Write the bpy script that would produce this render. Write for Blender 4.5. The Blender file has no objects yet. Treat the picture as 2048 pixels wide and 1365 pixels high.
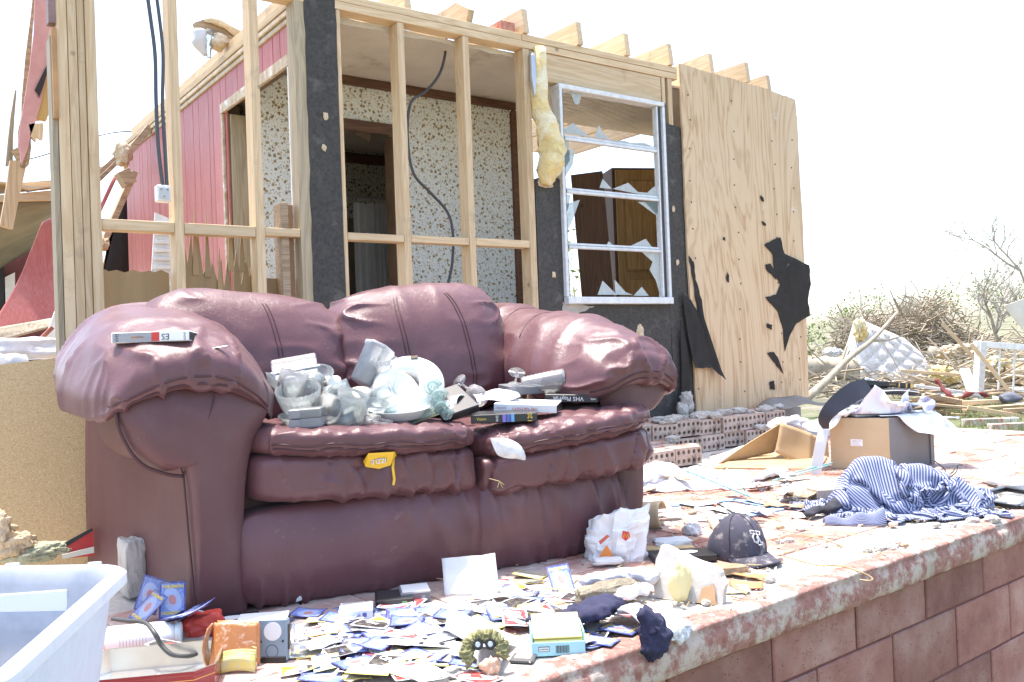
import bpy, bmesh, math, random, os
import numpy as np
from mathutils import Vector, Matrix, Euler
random.seed(7); RNG = np.random.RandomState(7)
scene = bpy.context.scene
COL = scene.collection
R_ = math.radians

# ------------------------------------------------------------------ camera, sky, sun, exposure
PW, PH, FPX, CAMH = 2048, 1365, 1800.0, 0.67
yaw, roll, HY = R_(54), 0.037, 700
pitch = math.atan((HY - PH / 2) / FPX)
F0 = np.array([math.cos(yaw), math.sin(yaw), 0]); R0 = np.array([math.sin(yaw), -math.cos(yaw), 0]); U0 = np.array([0, 0, 1.])
CF = F0 * math.cos(pitch) + U0 * math.sin(pitch); U1 = U0 * math.cos(pitch) - F0 * math.sin(pitch)
CR = R0 * math.cos(roll) - U1 * math.sin(roll); CU = U1 * math.cos(roll) + R0 * math.sin(roll)
CC = np.array([0, 0, CAMH])
cam = bpy.data.cameras.new('camera'); cam.sensor_width = 36; cam.lens = FPX / PW * 36
cam.clip_start = 0.05; cam.clip_end = 3000
cam_o = bpy.data.objects.new('camera', cam); COL.objects.link(cam_o)
m = Matrix.Identity(4)
for i in range(3):
    m[i][0] = CR[i]; m[i][1] = CU[i]; m[i][2] = -CF[i]; m[i][3] = CC[i]
cam_o.matrix_world = m
scene.camera = cam_o
SUN_EL, SUN_AZ = R_(77), R_(-14)          # azimuth measured from +Y towards +X
world = bpy.data.worlds.new('World'); scene.world = world; world.use_nodes = True
wn = world.node_tree
sky = wn.nodes.new('ShaderNodeTexSky'); sky.sky_type = 'NISHITA'; sky.sun_disc = False
sky.sun_elevation = SUN_EL; sky.sun_rotation = SUN_AZ; sky.air_density = 0.9; sky.dust_density = 2.5; sky.ozone_density = 0.2
wn.nodes['Background'].inputs['Strength'].default_value = 0.15
wn.links.new(sky.outputs[0], wn.nodes['Background'].inputs['Color'])
sl = bpy.data.lights.new('sun', 'SUN'); sl.energy = 2.3; sl.angle = R_(2.0); sl.color = (1, 0.94, 0.86)
so = bpy.data.objects.new('sun', sl); COL.objects.link(so)
sdir = Vector((math.sin(SUN_AZ) * math.cos(SUN_EL), math.cos(SUN_AZ) * math.cos(SUN_EL), math.sin(SUN_EL)))
so.rotation_euler = sdir.to_track_quat('Z', 'Y').to_euler(); so.location = (0, 0, 30)
vs = scene.view_settings
vs.view_transform = 'Standard'; vs.look = 'None'; vs.exposure = 1.95; vs.gamma = 1; vs.use_curve_mapping = False
scene.render.resolution_x, scene.render.resolution_y = 1024, 682

# ------------------------------------------------------------------ pixels to places (a ray met with the plane a thing stands on)
def ray(px, py): return CF + CR * ((px - PW / 2) / FPX) - CU * ((py - PH / 2) / FPX)
def az(px, py, z=0.): d = ray(px, py); return CC + d * ((z - CC[2]) / d[2])
def ay(px, py, y): d = ray(px, py); return CC + d * ((y - CC[1]) / d[1])
def ax(px, py, x): d = ray(px, py); return CC + d * ((x - CC[0]) / d[0])
def ad(px, py, dep): return CC + ray(px, py) * dep

# ------------------------------------------------------------------ mesh helpers: a shape is (V array, F list)
def box(x0, x1, y0, y1, z0, z1, b=0.0):
    x0, x1 = min(x0, x1), max(x0, x1); y0, y1 = min(y0, y1), max(y0, y1); z0, z1 = min(z0, z1), max(z0, z1)
    if b <= 0:
        V = np.array([(x, y, z) for z in (z0, z1) for y in (y0, y1) for x in (x0, x1)], float)
        return V, [(0, 2, 3, 1), (4, 5, 7, 6), (0, 1, 5, 4), (2, 6, 7, 3), (0, 4, 6, 2), (1, 3, 7, 5)]
    lo, hi = (x0, y0, z0), (x1, y1, z1); V = []; ix = {}
    for c in range(8):
        s = [(c >> k) & 1 for k in range(3)]
        for k in range(3):
            p = [(hi[j] if s[j] else lo[j]) for j in range(3)]
            for j in range(3):
                if j != k: p[j] += -b if s[j] else b
            ix[(c, k)] = len(V); V.append(p)
    F = []
    for k in range(3):
        a, d = (k + 1) % 3, (k + 2) % 3
        for s in (0, 1):
            q = [(s << k) | (u << a) | (v << d) for u, v in ((0, 0), (1, 0), (1, 1), (0, 1))]
            f = [ix[(c, k)] for c in q]; F.append(tuple(f if s else f[::-1]))
        for u in (0, 1):
            for v in (0, 1):
                c0 = (u << a) | (v << d); c1 = c0 | (1 << k)
                f = [ix[(c0, a)], ix[(c1, a)], ix[(c1, d)], ix[(c0, d)]]
                F.append(tuple(f if (u ^ v) == 0 else f[::-1]))
    for c in range(8):
        f = [ix[(c, k)] for k in range(3)]; F.append(tuple(f if bin(c).count('1') % 2 else f[::-1]))
    return np.array(V, float), F
def join(*ss):
    V = []; F = []; n = 0
    for v, f in ss:
        V.append(v); F += [tuple(i + n for i in q) for q in f]; n += len(v)
    return np.concatenate(V), F
def xf(s, M):
    M = np.array(M); return s[0] @ M[:3, :3].T + M[:3, 3], s[1]
def mv(s, x=0, y=0, z=0): return s[0] + np.array([x, y, z]), s[1]
def TR(loc=(0, 0, 0), rot=(0, 0, 0), sc=(1, 1, 1)):
    return Matrix.LocRotScale(Vector([float(v) for v in loc]), Euler([float(v) for v in rot]), Vector(sc))
def frame(o, x, y, z):
    M = Matrix.Identity(4)
    for i in range(3): M[i][0] = x[i]; M[i][1] = y[i]; M[i][2] = z[i]; M[i][3] = o[i]
    return M
def nrm(v): v = np.array(v, float); return v / np.linalg.norm(v)
def beam(p, q, w, t, up=(0, 0, 1), b=0.002):
    p = np.array(p, float); q = np.array(q, float); L = np.linalg.norm(q - p); x = (q - p) / L
    y = np.cross(np.array(up, float), x)
    if np.linalg.norm(y) < 1e-4: y = np.cross((0, 1., 0), x)
    y = nrm(y); z = np.cross(x, y)
    return xf(box(0, L, -w / 2, w / 2, -t / 2, t / 2, b), frame(p, x, y, z))
def smooth_path(P, k=6):
    P = [np.array(p, float) for p in P]; out = []
    for i in range(len(P) - 1):
        a = P[max(i - 1, 0)]; b = P[i]; c = P[i + 1]; d = P[min(i + 2, len(P) - 1)]
        for j in range(k):
            t = j / k
            out.append(.5 * (2 * b + (c - a) * t + (2 * a - 5 * b + 4 * c - d) * t * t + (3 * b - a - 3 * c + d) * t ** 3))
    out.append(P[-1]); return out
def tube(P, r, n=6, cap=True):
    P = np.array(P, float); m_ = len(P); V = []; F = []
    rr = np.full(m_, r, float) if np.isscalar(r) else np.array(r, float)
    up = np.array([0.13, 0.21, 0.97]); prev = None
    for i in range(m_):
        t = P[min(i + 1, m_ - 1)] - P[max(i - 1, 0)]; L = np.linalg.norm(t); t = t / L if L > 1e-9 else np.array([1., 0, 0])
        if prev is None:
            a = np.cross(t, up if abs(t @ up) < .95 else np.array([1., 0, 0])); a = nrm(a)
        else:
            a = prev - t * (prev @ t); a = nrm(a)
        prev = a; b = np.cross(t, a)
        for j in range(n):
            th = 2 * math.pi * j / n; V.append(P[i] + rr[i] * (a * math.cos(th) + b * math.sin(th)))
    for i in range(m_ - 1):
        for j in range(n):
            k = (j + 1) % n; F.append((i * n + j, i * n + k, (i + 1) * n + k, (i + 1) * n + j))
    if cap: F.append(tuple(range(n))[::-1]); F.append(tuple((m_ - 1) * n + j for j in range(n)))
    return np.array(V), F
def lathe(prof, n=24):
    V = []; F = []
    for r, z in prof:
        for j in range(n):
            a = 2 * math.pi * j / n; V.append((r * math.cos(a), r * math.sin(a), z))
    for i in range(len(prof) - 1):
        for j in range(n):
            k = (j + 1) % n; F.append((i * n + j, i * n + k, (i + 1) * n + k, (i + 1) * n + j))
    if prof[0][0] > 1e-5: F.append(tuple(range(n))[::-1])
    if prof[-1][0] > 1e-5: F.append(tuple((len(prof) - 1) * n + j for j in range(n)))
    return np.array(V, float), F
def grid(nx, ny, fn):
    """fn(u, v) arrays in 0..1 -> (N,3)"""
    u, v = np.meshgrid(np.linspace(0, 1, nx), np.linspace(0, 1, ny)); u = u.ravel(); v = v.ravel()
    V = np.array(fn(u, v)); V = V.T if V.shape[0] == 3 and V.shape[1] != 3 else V
    F = [(j * nx + i, j * nx + i + 1, (j + 1) * nx + i + 1, (j + 1) * nx + i) for j in range(ny - 1) for i in range(nx - 1)]
    return V, F, np.stack([u, v], 1)
def thicken(V, F, t):
    """closed slab from an open sheet"""
    N = vnorm(V, F); n = len(V); E = {}
    for f in F:
        for a, b in zip(f, f[1:] + f[:1]):
            if (b, a) in E: del E[(b, a)]
            else: E[(a, b)] = 1
    F2 = list(F) + [tuple(i + n for i in f[::-1]) for f in F] + [(b, a, a + n, b + n) for a, b in E]
    return np.concatenate([V + N * t / 2, V - N * t / 2]), F2
def vnorm(V, F):
    N = np.zeros_like(V); F4 = [f for f in F if len(f) == 4]; F3 = [f for f in F if len(f) == 3]
    for FF in (F4, F3):
        if not FF: continue
        A = np.array(FF); k = A.shape[1]
        fn = np.cross(V[A[:, 2]] - V[A[:, 0]], V[A[:, -1]] - V[A[:, 1 if k == 4 else 0]])
        for j in range(k): np.add.at(N, A[:, j], fn)
    L = np.linalg.norm(N, axis=1, keepdims=True); return N / np.maximum(L, 1e-12)
def poly(P2, t, fn):
    """prism from a 2-D outline; fn maps (a, b, depth) to a point; thickness t"""
    n = len(P2); V = np.array([fn(a, b, 0) for a, b in P2] + [fn(a, b, t) for a, b in P2], float)
    F = [tuple(range(n)), tuple(range(n, 2 * n))[::-1]] + [(i, i + n, (i + 1) % n + n, (i + 1) % n) for i in range(n)]
    return V, F
def rag(P2, n=3, amp=0.01, seed=0):
    """adds small ragged steps along a closed outline"""
    r = random.Random(seed); out = []
    for (a, b), (c, d) in zip(P2, P2[1:] + P2[:1]):
        for k in range(n):
            t = k / n; e = amp if k else amp * .3
            out.append((a + (c - a) * t + r.uniform(-e, e), b + (d - b) * t + r.uniform(-e, e)))
    return out
def _h(i, j, k, s):
    x = np.sin(i * 127.1 + j * 311.7 + k * 74.7 + s * 19.19) * 43758.5453
    return x - np.floor(x)
def vn(P, s=0):
    P = np.asarray(P, float); I = np.floor(P); f = P - I; f = f * f * (3 - 2 * f); i, j, k = I[:, 0], I[:, 1], I[:, 2]
    def L(a, b, t): return a + (b - a) * t
    c = [[[_h(i + a, j + b, k + d, s) for d in (0, 1)] for b in (0, 1)] for a in (0, 1)]
    z = [[L(c[a][b][0], c[a][b][1], f[:, 2]) for b in (0, 1)] for a in (0, 1)]
    y = [L(z[a][0], z[a][1], f[:, 1]) for a in (0, 1)]
    return 2 * L(y[0], y[1], f[:, 0]) - 1
def fbm(P, o=3, s=0):
    P = np.asarray(P, float); r = 0; a = 1.; t = 0
    for i in range(o): r = r + a * vn(P * 2 ** i, s + i); t += a; a *= .5
    return r / t
def ridge(P, s=0): return 1 - np.abs(vn(P, s)) * 2
def rbox(sx, sy, sz, n=24, p=5.0):
    """puffed box: superquadric with half sizes from sx, sy, sz"""
    V = {}; F = []; out = []
    def idx(q):
        k = tuple(np.round(q, 6))
        if k not in V: V[k] = len(out); out.append(q)
        return V[k]
    g = np.linspace(-1, 1, n + 1); g = np.sin(g * math.pi / 2 * .8) / math.sin(math.pi / 2 * .8)
    for ax_ in range(3):
        for s in (-1, 1):
            I = [[None] * (n + 1) for _ in range(n + 1)]
            for i in range(n + 1):
                for j in range(n + 1):
                    q = [0, 0, 0]; q[ax_] = s; q[(ax_ + 1) % 3] = g[i]; q[(ax_ + 2) % 3] = g[j]; I[i][j] = idx(tuple(q))
            for i in range(n):
                for j in range(n):
                    f = (I[i][j], I[i + 1][j], I[i + 1][j + 1], I[i][j + 1]); F.append(f if s > 0 else f[::-1])
    Q = np.array(out, float); L = (np.abs(Q) ** p).sum(1) ** (1 / p)
    return Q / L[:, None] * np.array([sx / 2, sy / 2, sz / 2]), F, Q
def blob(rx, ry, rz, n=10, amp=.2, freq=2., s=0, p=2.):
    V, F, Q = rbox(2, 2, 2, n, p); N = nrm_rows(V); d = 1 + amp * fbm(V * freq + s * 3.7, 3, s)
    return V * d[:, None] * np.array([rx, ry, rz]), F
def nrm_rows(V): return V / np.maximum(np.linalg.norm(V, axis=1, keepdims=True), 1e-9)
def drape(nx, ny, lx, ly, init, col, steps=90, its=8, g=9.8, fr=.6, seed=0):
    """small cloth solver: a sheet lx by ly let down on the height field col(x, y)"""
    u, v = np.meshgrid(np.linspace(0, 1, nx), np.linspace(0, 1, ny)); P = np.stack(init(u, v), -1).astype(float)
    P += np.random.RandomState(seed).normal(0, .002, P.shape); Q = P.copy(); dx, dy = lx / (nx - 1), ly / (ny - 1); dg = math.hypot(dx, dy)
    def con(a, b, L, k=1.):
        for par in (0, 1):
            A = P[a]; B = P[b]; d = B - A; l = np.linalg.norm(d, axis=-1, keepdims=True); c = d * (.5 * k * (l - L) / np.maximum(l, 1e-6)) * .5
            P[a] += c; P[b] -= c
    S = np.s_
    for st in range(steps):
        vel = (P - Q) * .97; Q = P.copy(); P += vel; P[..., 2] -= g * .0144 ** 2
        for k in range(its):
            for par in (0, 1):
                for a, b, L in ((S[:, par:-1:2], S[:, par + 1::2], dx), (S[par:-1:2, :], S[par + 1::2, :], dy)):
                    A = P[a]; B = P[b]; n0 = min(A.shape[0], B.shape[0]); n1 = min(A.shape[1], B.shape[1]); A = A[:n0, :n1]; B = B[:n0, :n1]
                    d = B - A; l = np.linalg.norm(d, axis=-1, keepdims=True); c = d * (.5 * (l - L) / np.maximum(l, 1e-6)); A += c; B -= c
            con(S[:-1, :-1], S[1:, 1:], dg, .6); con(S[:-1, 1:], S[1:, :-1], dg, .6)
            con(S[:, :-2], S[:, 2:], 2 * dx, .12); con(S[:-2, :], S[2:, :], 2 * dy, .12)
            z = col(P[..., 0], P[..., 1]) + .004; hit = P[..., 2] < z
            P[..., 2] = np.where(hit, z, P[..., 2])
            if k == 0: P[..., :2] = np.where(hit[..., None], P[..., :2] * (1 - fr) + Q[..., :2] * fr, P[..., :2])
    V = P.reshape(-1, 3); F = [(j * nx + i, j * nx + i + 1, (j + 1) * nx + i + 1, (j + 1) * nx + i) for j in range(ny - 1) for i in range(nx - 1)]
    return V, F, np.stack([u.ravel(), v.ravel()], 1)

# ------------------------------------------------------------------ object helpers
def mw(o):
    M = o.matrix_basis.copy() if False else Matrix.LocRotScale(o.location, o.rotation_euler, o.scale)
    if o.parent: M = mw(o.parent) @ o.matrix_parent_inverse @ M
    return M
def tag(o, label=None, cat=None, group=None, kind=None):
    for k, v in (('label', label), ('category', cat), ('group', group), ('kind', kind)):
        if v: o[k] = v
    return o
def thing(name, label, cat, loc=(0, 0, 0), rot=(0, 0, 0), group=None):
    o = bpy.data.objects.new(name, None); COL.objects.link(o); o.empty_display_size = .05
    o.location = [float(v) for v in loc]; o.rotation_euler = [float(v) for v in rot]
    return tag(o, label, cat, group)
def mesh(name, s, uv=None, smooth=False):
    V, F = s[0], s[1]; me = bpy.data.meshes.new(name); me.from_pydata([tuple(map(float, v)) for v in V], [], F)
    if uv is not None:
        L = me.uv_layers.new(name='UVMap'); idx = np.zeros(len(me.loops), int); me.loops.foreach_get('vertex_index', idx)
        L.data.foreach_set('uv', np.asarray(uv, float)[idx].ravel())
    if smooth: me.polygons.foreach_set('use_smooth', [True] * len(me.polygons))
    me.validate()
    if len(F) < 4000:
        bm = bmesh.new(); bm.from_mesh(me); bmesh.ops.recalc_face_normals(bm, faces=bm.faces); bm.to_mesh(me); bm.free()
    me.update(); return me
def link(name, me, m_, parent=None, loc=None, rot=None):
    o = bpy.data.objects.new(name, me); COL.objects.link(o)
    if m_ is not None and not me.materials:
        for q in (m_ if isinstance(m_, (list, tuple)) else [m_]): me.materials.append(q)
    if parent: o.parent = parent
    if loc is not None: o.location = [float(v) for v in loc]
    if rot is not None: o.rotation_euler = [float(v) for v in rot]
    return o
def part(name, s, m_, parent, smooth=False, uv=None):
    """part given in its parent's own coordinates"""
    return link(name, mesh(name, s, uv, smooth), m_, parent)
def wpart(name, s, m_, parent, smooth=False, uv=None):
    """part given in scene coordinates; its origin is put at its own base"""
    V = np.array(s[0]); b = np.array([V[:, 0].mean(), V[:, 1].mean(), V[:, 2].min()])
    o = link(name, mesh(name, (V - b, s[1]), uv, smooth), m_, None, b)
    if parent: o.parent = parent; o.matrix_parent_inverse = mw(parent).inverted()
    return o
def solo(name, s, m_, label, cat, group=None, smooth=False, uv=None, kind=None):
    """a thing that is one mesh, given in scene coordinates"""
    return tag(wpart(name, s, m_, None, smooth, uv), label, cat, group, kind)
def autosmooth(o, ang=40):
    me = o.data; me.polygons.foreach_set('use_smooth', [True] * len(me.polygons))
    try: me.set_sharp_from_angle(angle=R_(ang))
    except Exception: pass
    return o
_txt = {}
def text_mesh(s, size, bold=False):
    k = (s, size)
    if k in _txt: return _txt[k]
    c = bpy.data.curves.new('lettering', 'FONT'); c.body = s; c.size = size; c.align_x = 'CENTER'; c.align_y = 'CENTER'; c.resolution_u = 2
    if bold: c.offset = size * .03
    o = bpy.data.objects.new('lettering', c); COL.objects.link(o)
    dg = bpy.context.evaluated_depsgraph_get(); me = bpy.data.meshes.new_from_object(o.evaluated_get(dg))
    bpy.data.objects.remove(o); me.name = 'lettering'; _txt[k] = me; return me
def text(s, size, m_, parent, M, name='lettering', bold=False, sx=1.):
    me = text_mesh(s, size, bold).copy(); me.materials.clear(); me.materials.append(m_)
    o = bpy.data.objects.new(name, me); COL.objects.link(o); o.parent = parent
    M = Matrix(M) @ Matrix.Diagonal((sx, 1, 1, 1)); l, q, sc = M.decompose(); o.location = l; o.rotation_euler = q.to_euler(); o.scale = sc
    return o

# ------------------------------------------------------------------ materials
MATS = {}
class NT:
    def __init__(s, name):
        s.m = bpy.data.materials.new(name); s.m.use_nodes = True; s.t = s.m.node_tree; s.b = s.t.nodes['Principled BSDF']
    def n(s, t, **kw):
        q = s.t.nodes.new('ShaderNode' + t)
        for k, v in kw.items():
            if hasattr(q, k): setattr(q, k, v)
        return q
    def put(s, sock, v):
        if v is None: return
        if hasattr(v, 'is_linked') or isinstance(v, bpy.types.NodeSocket): s.t.links.new(v, sock)
        else: sock.default_value = (tuple(v) + (1,))[:4] if isinstance(v, (tuple, list)) and sock.type == 'RGBA' else v
    def math(s, op, a, b=None, c=None, clamp=False):
        q = s.n('Math', operation=op, use_clamp=clamp); s.put(q.inputs[0], a); s.put(q.inputs[1], b)
        if c is not None: s.put(q.inputs[2], c)
        return q.outputs[0]
    def mix(s, f, a, b, mode='MIX'):
        q = s.n('MixRGB', blend_type=mode); s.put(q.inputs[0], f); s.put(q.inputs[1], a); s.put(q.inputs[2], b); return q.outputs[0]
    def coord(s, kind='Object', scale=(1, 1, 1), rot=(0, 0, 0), loc=(0, 0, 0)):
        c = s.n('TexCoord'); q = s.n('Mapping'); q.inputs['Scale'].default_value = scale; q.inputs['Rotation'].default_value = rot; q.inputs['Location'].default_value = loc
        s.t.links.new(c.outputs[kind], q.inputs[0]); return q.outputs[0]
    def noise(s, vec, scale, detail=4, rough=.55, dist=0.):
        q = s.n('TexNoise'); q.inputs['Scale'].default_value = scale; q.inputs['Detail'].default_value = detail; q.inputs['Roughness'].default_value = rough; q.inputs['Distortion'].default_value = dist
        if vec is not None: s.t.links.new(vec, q.inputs['Vector'])
        return q.outputs[0]
    def ramp(s, f, stops):
        q = s.n('ValToRGB'); e = q.color_ramp.elements
        while len(e) < len(stops): e.new(.5)
        for el, (p, c) in zip(e, stops): el.position = p; el.color = (tuple(c) + (1,))[:4] if isinstance(c, (tuple, list)) else (c, c, c, 1)
        s.t.links.new(f, q.inputs[0]); return q.outputs[0]
    def bump(s, hgt, st=.3, dist=.01, nrm_=None):
        q = s.n('Bump'); q.inputs['Strength'].default_value = st; q.inputs['Distance'].default_value = dist; s.t.links.new(hgt, q.inputs['Height'])
        if nrm_ is not None: s.t.links.new(nrm_, q.inputs['Normal'])
        return q.outputs[0]
    def vary(s, col, amt=.15):
        o = s.n('ObjectInfo'); h = s.n('HueSaturation'); s.put(h.inputs['Color'], col)
        v = s.math('MULTIPLY_ADD', o.outputs['Random'], 2 * amt, 1 - amt); s.t.links.new(v, h.inputs['Value']); return h.outputs[0]
    def fin(s, col, rough=.6, nrm_=None, **kw):
        s.put(s.b.inputs['Base Color'], col); s.put(s.b.inputs['Roughness'], rough)
        if nrm_ is not None: s.t.links.new(nrm_, s.b.inputs['Normal'])
        for k, v in kw.items(): s.put(s.b.inputs[k.replace('_', ' ')], v)
        return s.m
def pm(name, c1, c2=None, scale=8., rough=.6, bump=.2, bscale=None, bdist=.004, stretch=(1, 1, 1), rnd=.12, dirt=None, damt=.5, dscale=4., kind='Object', lo=.35, hi=.65, **kw):
    """mottled surface: two colours by noise, dirt patches, fine relief, value varied from piece to piece"""
    if name in MATS: return MATS[name]
    t = NT(name); v = t.coord(kind, stretch); c2 = c2 or tuple(x * .7 for x in c1)
    n1 = t.noise(v, scale, 6, .6); col = t.ramp(n1, [(lo, c1), (hi, c2)])
    if dirt:
        v2 = t.coord(kind); n2 = t.noise(v2, dscale, 8, .65, .3); f = t.ramp(n2, [(.62 - damt * .3, 0), (.72 - damt * .2, 1)])
        col = t.mix(f, col, dirt)
    if rnd: col = t.vary(col, rnd)
    nb = t.bump(t.noise(v, bscale or scale * 4, 5, .6), bump, bdist) if bump else None
    MATS[name] = t.fin(col, rough, nb, **kw); return MATS[name]
def wood(name, c1, c2, axis=0, scale=14., rough=.65, rnd=.14, bump=.25, dirt=None, damt=.3):
    """sawn softwood, grain along the object's axis"""
    if name in MATS: return MATS[name]
    t = NT(name); st = [1., 1., 1.]; st[axis] = .06
    oi = t.n('ObjectInfo'); c = t.n('TexCoord'); add = t.n('VectorMath', operation='MULTIPLY_ADD')
    t.t.links.new(oi.outputs['Random'], add.inputs[0]); add.inputs[1].default_value = (7, 11, 5); t.t.links.new(c.outputs['Object'], add.inputs[2])
    q = t.n('Mapping'); q.inputs['Scale'].default_value = st; t.t.links.new(add.outputs[0], q.inputs[0]); v = q.outputs[0]
    n0 = t.noise(v, scale, 3, .5, .6); w = t.math('SINE', t.math('MULTIPLY', n0, 60.)); f = t.math('MULTIPLY_ADD', w, .32, .5)
    n1 = t.noise(v, scale * 9, 4, .6); f = t.math('MULTIPLY_ADD', n1, .5, t.math('MULTIPLY', f, .6))
    col = t.ramp(f, [(.25, c1), (.8, c2)])
    q2 = t.n('Mapping'); q2.inputs['Scale'].default_value = (1, 1, 1); t.t.links.new(add.outputs[0], q2.inputs[0])
    if dirt: col = t.mix(t.ramp(t.noise(q2.outputs[0], 5, 8, .7), [(.62 - damt * .2, 0), (.75, .8)]), col, dirt)
    vo = t.n('TexVoronoi'); vo.inputs['Scale'].default_value = 3.2; t.t.links.new(q2.outputs[0], vo.inputs['Vector'])
    col = t.mix(t.ramp(vo.outputs['Distance'], [(.035, .75), (.06, 0)]), col, tuple(x * .35 for x in c2))
    col = t.vary(col, rnd)
    MATS[name] = t.fin(col, rough, t.bump(f, bump, .0015)); return MATS[name]
def plain(name, c, rough=.5, **kw):
    if name not in MATS: MATS[name] = NT(name).fin(c, rough, None, **kw)
    return MATS[name]
def glass(name, tint=(.93, .97, .96), rough=.08, body=.35):
    """thin glass: part clear, part white body that carries frosting and overexposed glare"""
    if name in MATS: return MATS[name]
    t = NT(name); g = t.n('BsdfGlass'); g.inputs['Roughness'].default_value = rough; g.inputs['IOR'].default_value = 1.3; g.inputs['Color'].default_value = (*tint, 1)
    tr = t.n('BsdfTransparent'); tr.inputs['Color'].default_value = (*tint, 1); gl = t.n('BsdfGlossy'); gl.inputs['Roughness'].default_value = rough
    fr = t.n('Fresnel'); fr.inputs['IOR'].default_value = 1.5; m1 = t.n('MixShader'); t.t.links.new(fr.outputs[0], m1.inputs[0]); t.t.links.new(tr.outputs[0], m1.inputs[1]); t.t.links.new(gl.outputs[0], m1.inputs[2])
    d = t.n('BsdfDiffuse'); d.inputs['Color'].default_value = (*[x * .85 for x in tint], 1); tl = t.n('BsdfTranslucent'); tl.inputs['Color'].default_value = (*[x * .85 for x in tint], 1)
    m2 = t.n('MixShader'); m2.inputs[0].default_value = .5; t.t.links.new(d.outputs[0], m2.inputs[1]); t.t.links.new(tl.outputs[0], m2.inputs[2])
    f = t.math('MULTIPLY_ADD', t.noise(t.coord(), 30, 4), body * .8, body * .6, True)
    m3 = t.n('MixShader'); t.t.links.new(f, m3.inputs[0]); t.t.links.new(m1.outputs[0], m3.inputs[1]); t.t.links.new(m2.outputs[0], m3.inputs[2])
    t.t.links.new(m3.outputs[0], t.t.nodes['Material Output'].inputs[0]); MATS[name] = t.m; return t.m
# ================================================================== palette
PINE = dict(c1=(.62, .42, .22), c2=(.42, .25, .11))
m_pineX = wood('sawn_pine_lengthwise', (.66, .50, .31), (.53, .37, .2), 0, dirt=(.3, .22, .14))
m_pineY = wood('sawn_pine_depthwise', (.66, .50, .31), (.53, .37, .2), 1, dirt=(.3, .22, .14))
m_pineZ = wood('sawn_pine_upright', (.66, .50, .31), (.53, .37, .2), 2, dirt=(.3, .22, .14))
m_greyZ = wood('weathered_pine_upright', (.42, .34, .22), (.3, .23, .14), 2, dirt=(.2, .2, .17))
m_oldX = wood('old_board', (.46, .33, .2), (.27, .18, .1), 0, dirt=(.4, .38, .34), damt=.5)
m_tar = pm('tar_board', (.042, .039, .035), (.072, .066, .057), 60, .9, .5, 220, .003, dirt=(.11, .10, .085), damt=.22, dscale=9, rnd=.05)
m_tarblk = pm('torn_tar_paper', (.010, .008, .006), (.02, .016, .012), 12, .8, .25, 60, .003, dirt=(.12, .1, .08), damt=.0, dscale=14, rnd=.05)
m_white = pm('white_paint', (.78, .77, .74), (.62, .6, .56), 14, .45, .15, 60, .002, dirt=(.3, .26, .2), damt=.1, dscale=10)
m_trim = wood('dark_trim', (.16, .075, .035), (.09, .04, .02), 0)
m_ceil = pm('stippled_ceiling', (.66, .61, .53), (.58, .53, .45), 5, .9, .9, 90, .006, rnd=0, dirt=(.36, .3, .22), damt=.15, dscale=2)
m_wall_brown = pm('brown_panelling', (.17, .11, .06), (.11, .07, .04), 6, .6, .2)
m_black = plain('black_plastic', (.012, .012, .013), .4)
m_steel = plain('galvanised_steel', (.55, .56, .55), .35, Metallic=.8)
m_insul = pm('glass_wool', (.78, .62, .28), (.62, .46, .2), 9, .95, 1.0, 40, .02, rnd=.1, dirt=(.8, .74, .55), damt=.55, dscale=6)
m_insul_w = pm('pale_glass_wool', (.72, .6, .42), (.5, .36, .2), 7, .95, 1.0, 40, .02, rnd=.1)
m_concrete = pm('dusty_concrete', (.5, .47, .42), (.36, .33, .29), 10, .9, .6, 80, .004, rnd=.08)

def splinter_board(x0, x1, z0, z1, y, t, seed, teeth=7, amp=.12):
    r = random.Random(seed); P = [(x0, z0), (x1, z0)]; n = teeth * 2
    for i in range(n + 1):
        x = x1 + (x0 - x1) * i / n; P.append((x + r.uniform(-.008, .008), z1 + (r.uniform(.3, 1) * amp if i % 2 else -r.uniform(0, .5) * amp)))
    return poly(P, t, lambda a, b, d: (a, y + d, b))

# ================================================================== ground
def gz(x, y):
    x = np.asarray(x, float); y = np.asarray(y, float); d = x * F0[0] + y * F0[1]
    def st(a, b, v): t = np.clip((v - a) / (b - a), 0, 1); return t * t * (3 - 2 * t)
    g = -.9 + .52 * st(4.5, 8.5, x + .35 * y)
    g = g + .6 * st(6, 40, d) - .5 * st(25, 70, d) + 4.6 * st(60, 260, d)
    P = np.stack([x * .35, y * .35, x * 0], -1).reshape(-1, 3)
    n = vn(P, 3).reshape(x.shape) * .05 * st(7, 12, d) + vn(P * .06, 9).reshape(x.shape) * .7 * st(60, 160, d)
    return g + n
rad = np.concatenate([np.linspace(0, 14, 57), 14 * (900 / 14) ** (np.linspace(0, 1, 60)[1:])]); NA = 160
ang = np.linspace(0, 2 * math.pi, NA, endpoint=False); V = []; F = []
for r in rad: V.append(np.stack([3 + r * np.cos(ang), 3 + r * np.sin(ang)], 1))
V = np.concatenate(V); V = np.concatenate([V, gz(V[:, 0], V[:, 1])[:, None]], 1)
for i in range(len(rad) - 1):
    for j in range(NA):
        k = (j + 1) % NA; F.append((i * NA + j, i * NA + k, (i + 1) * NA + k, (i + 1) * NA + j))
t = NT('grassy_ground'); v = t.coord('Object'); n1 = t.noise(v, .55, 8, .65); n2 = t.noise(v, 9, 6, .7); n3 = t.noise(v, .07, 4, .6)
gcol = t.ramp(n2, [(.3, (.085, .1, .042)), (.7, (.15, .165, .075))]); dcol = t.ramp(n2, [(.3, (.17, .14, .105)), (.7, (.27, .235, .19))])
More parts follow.
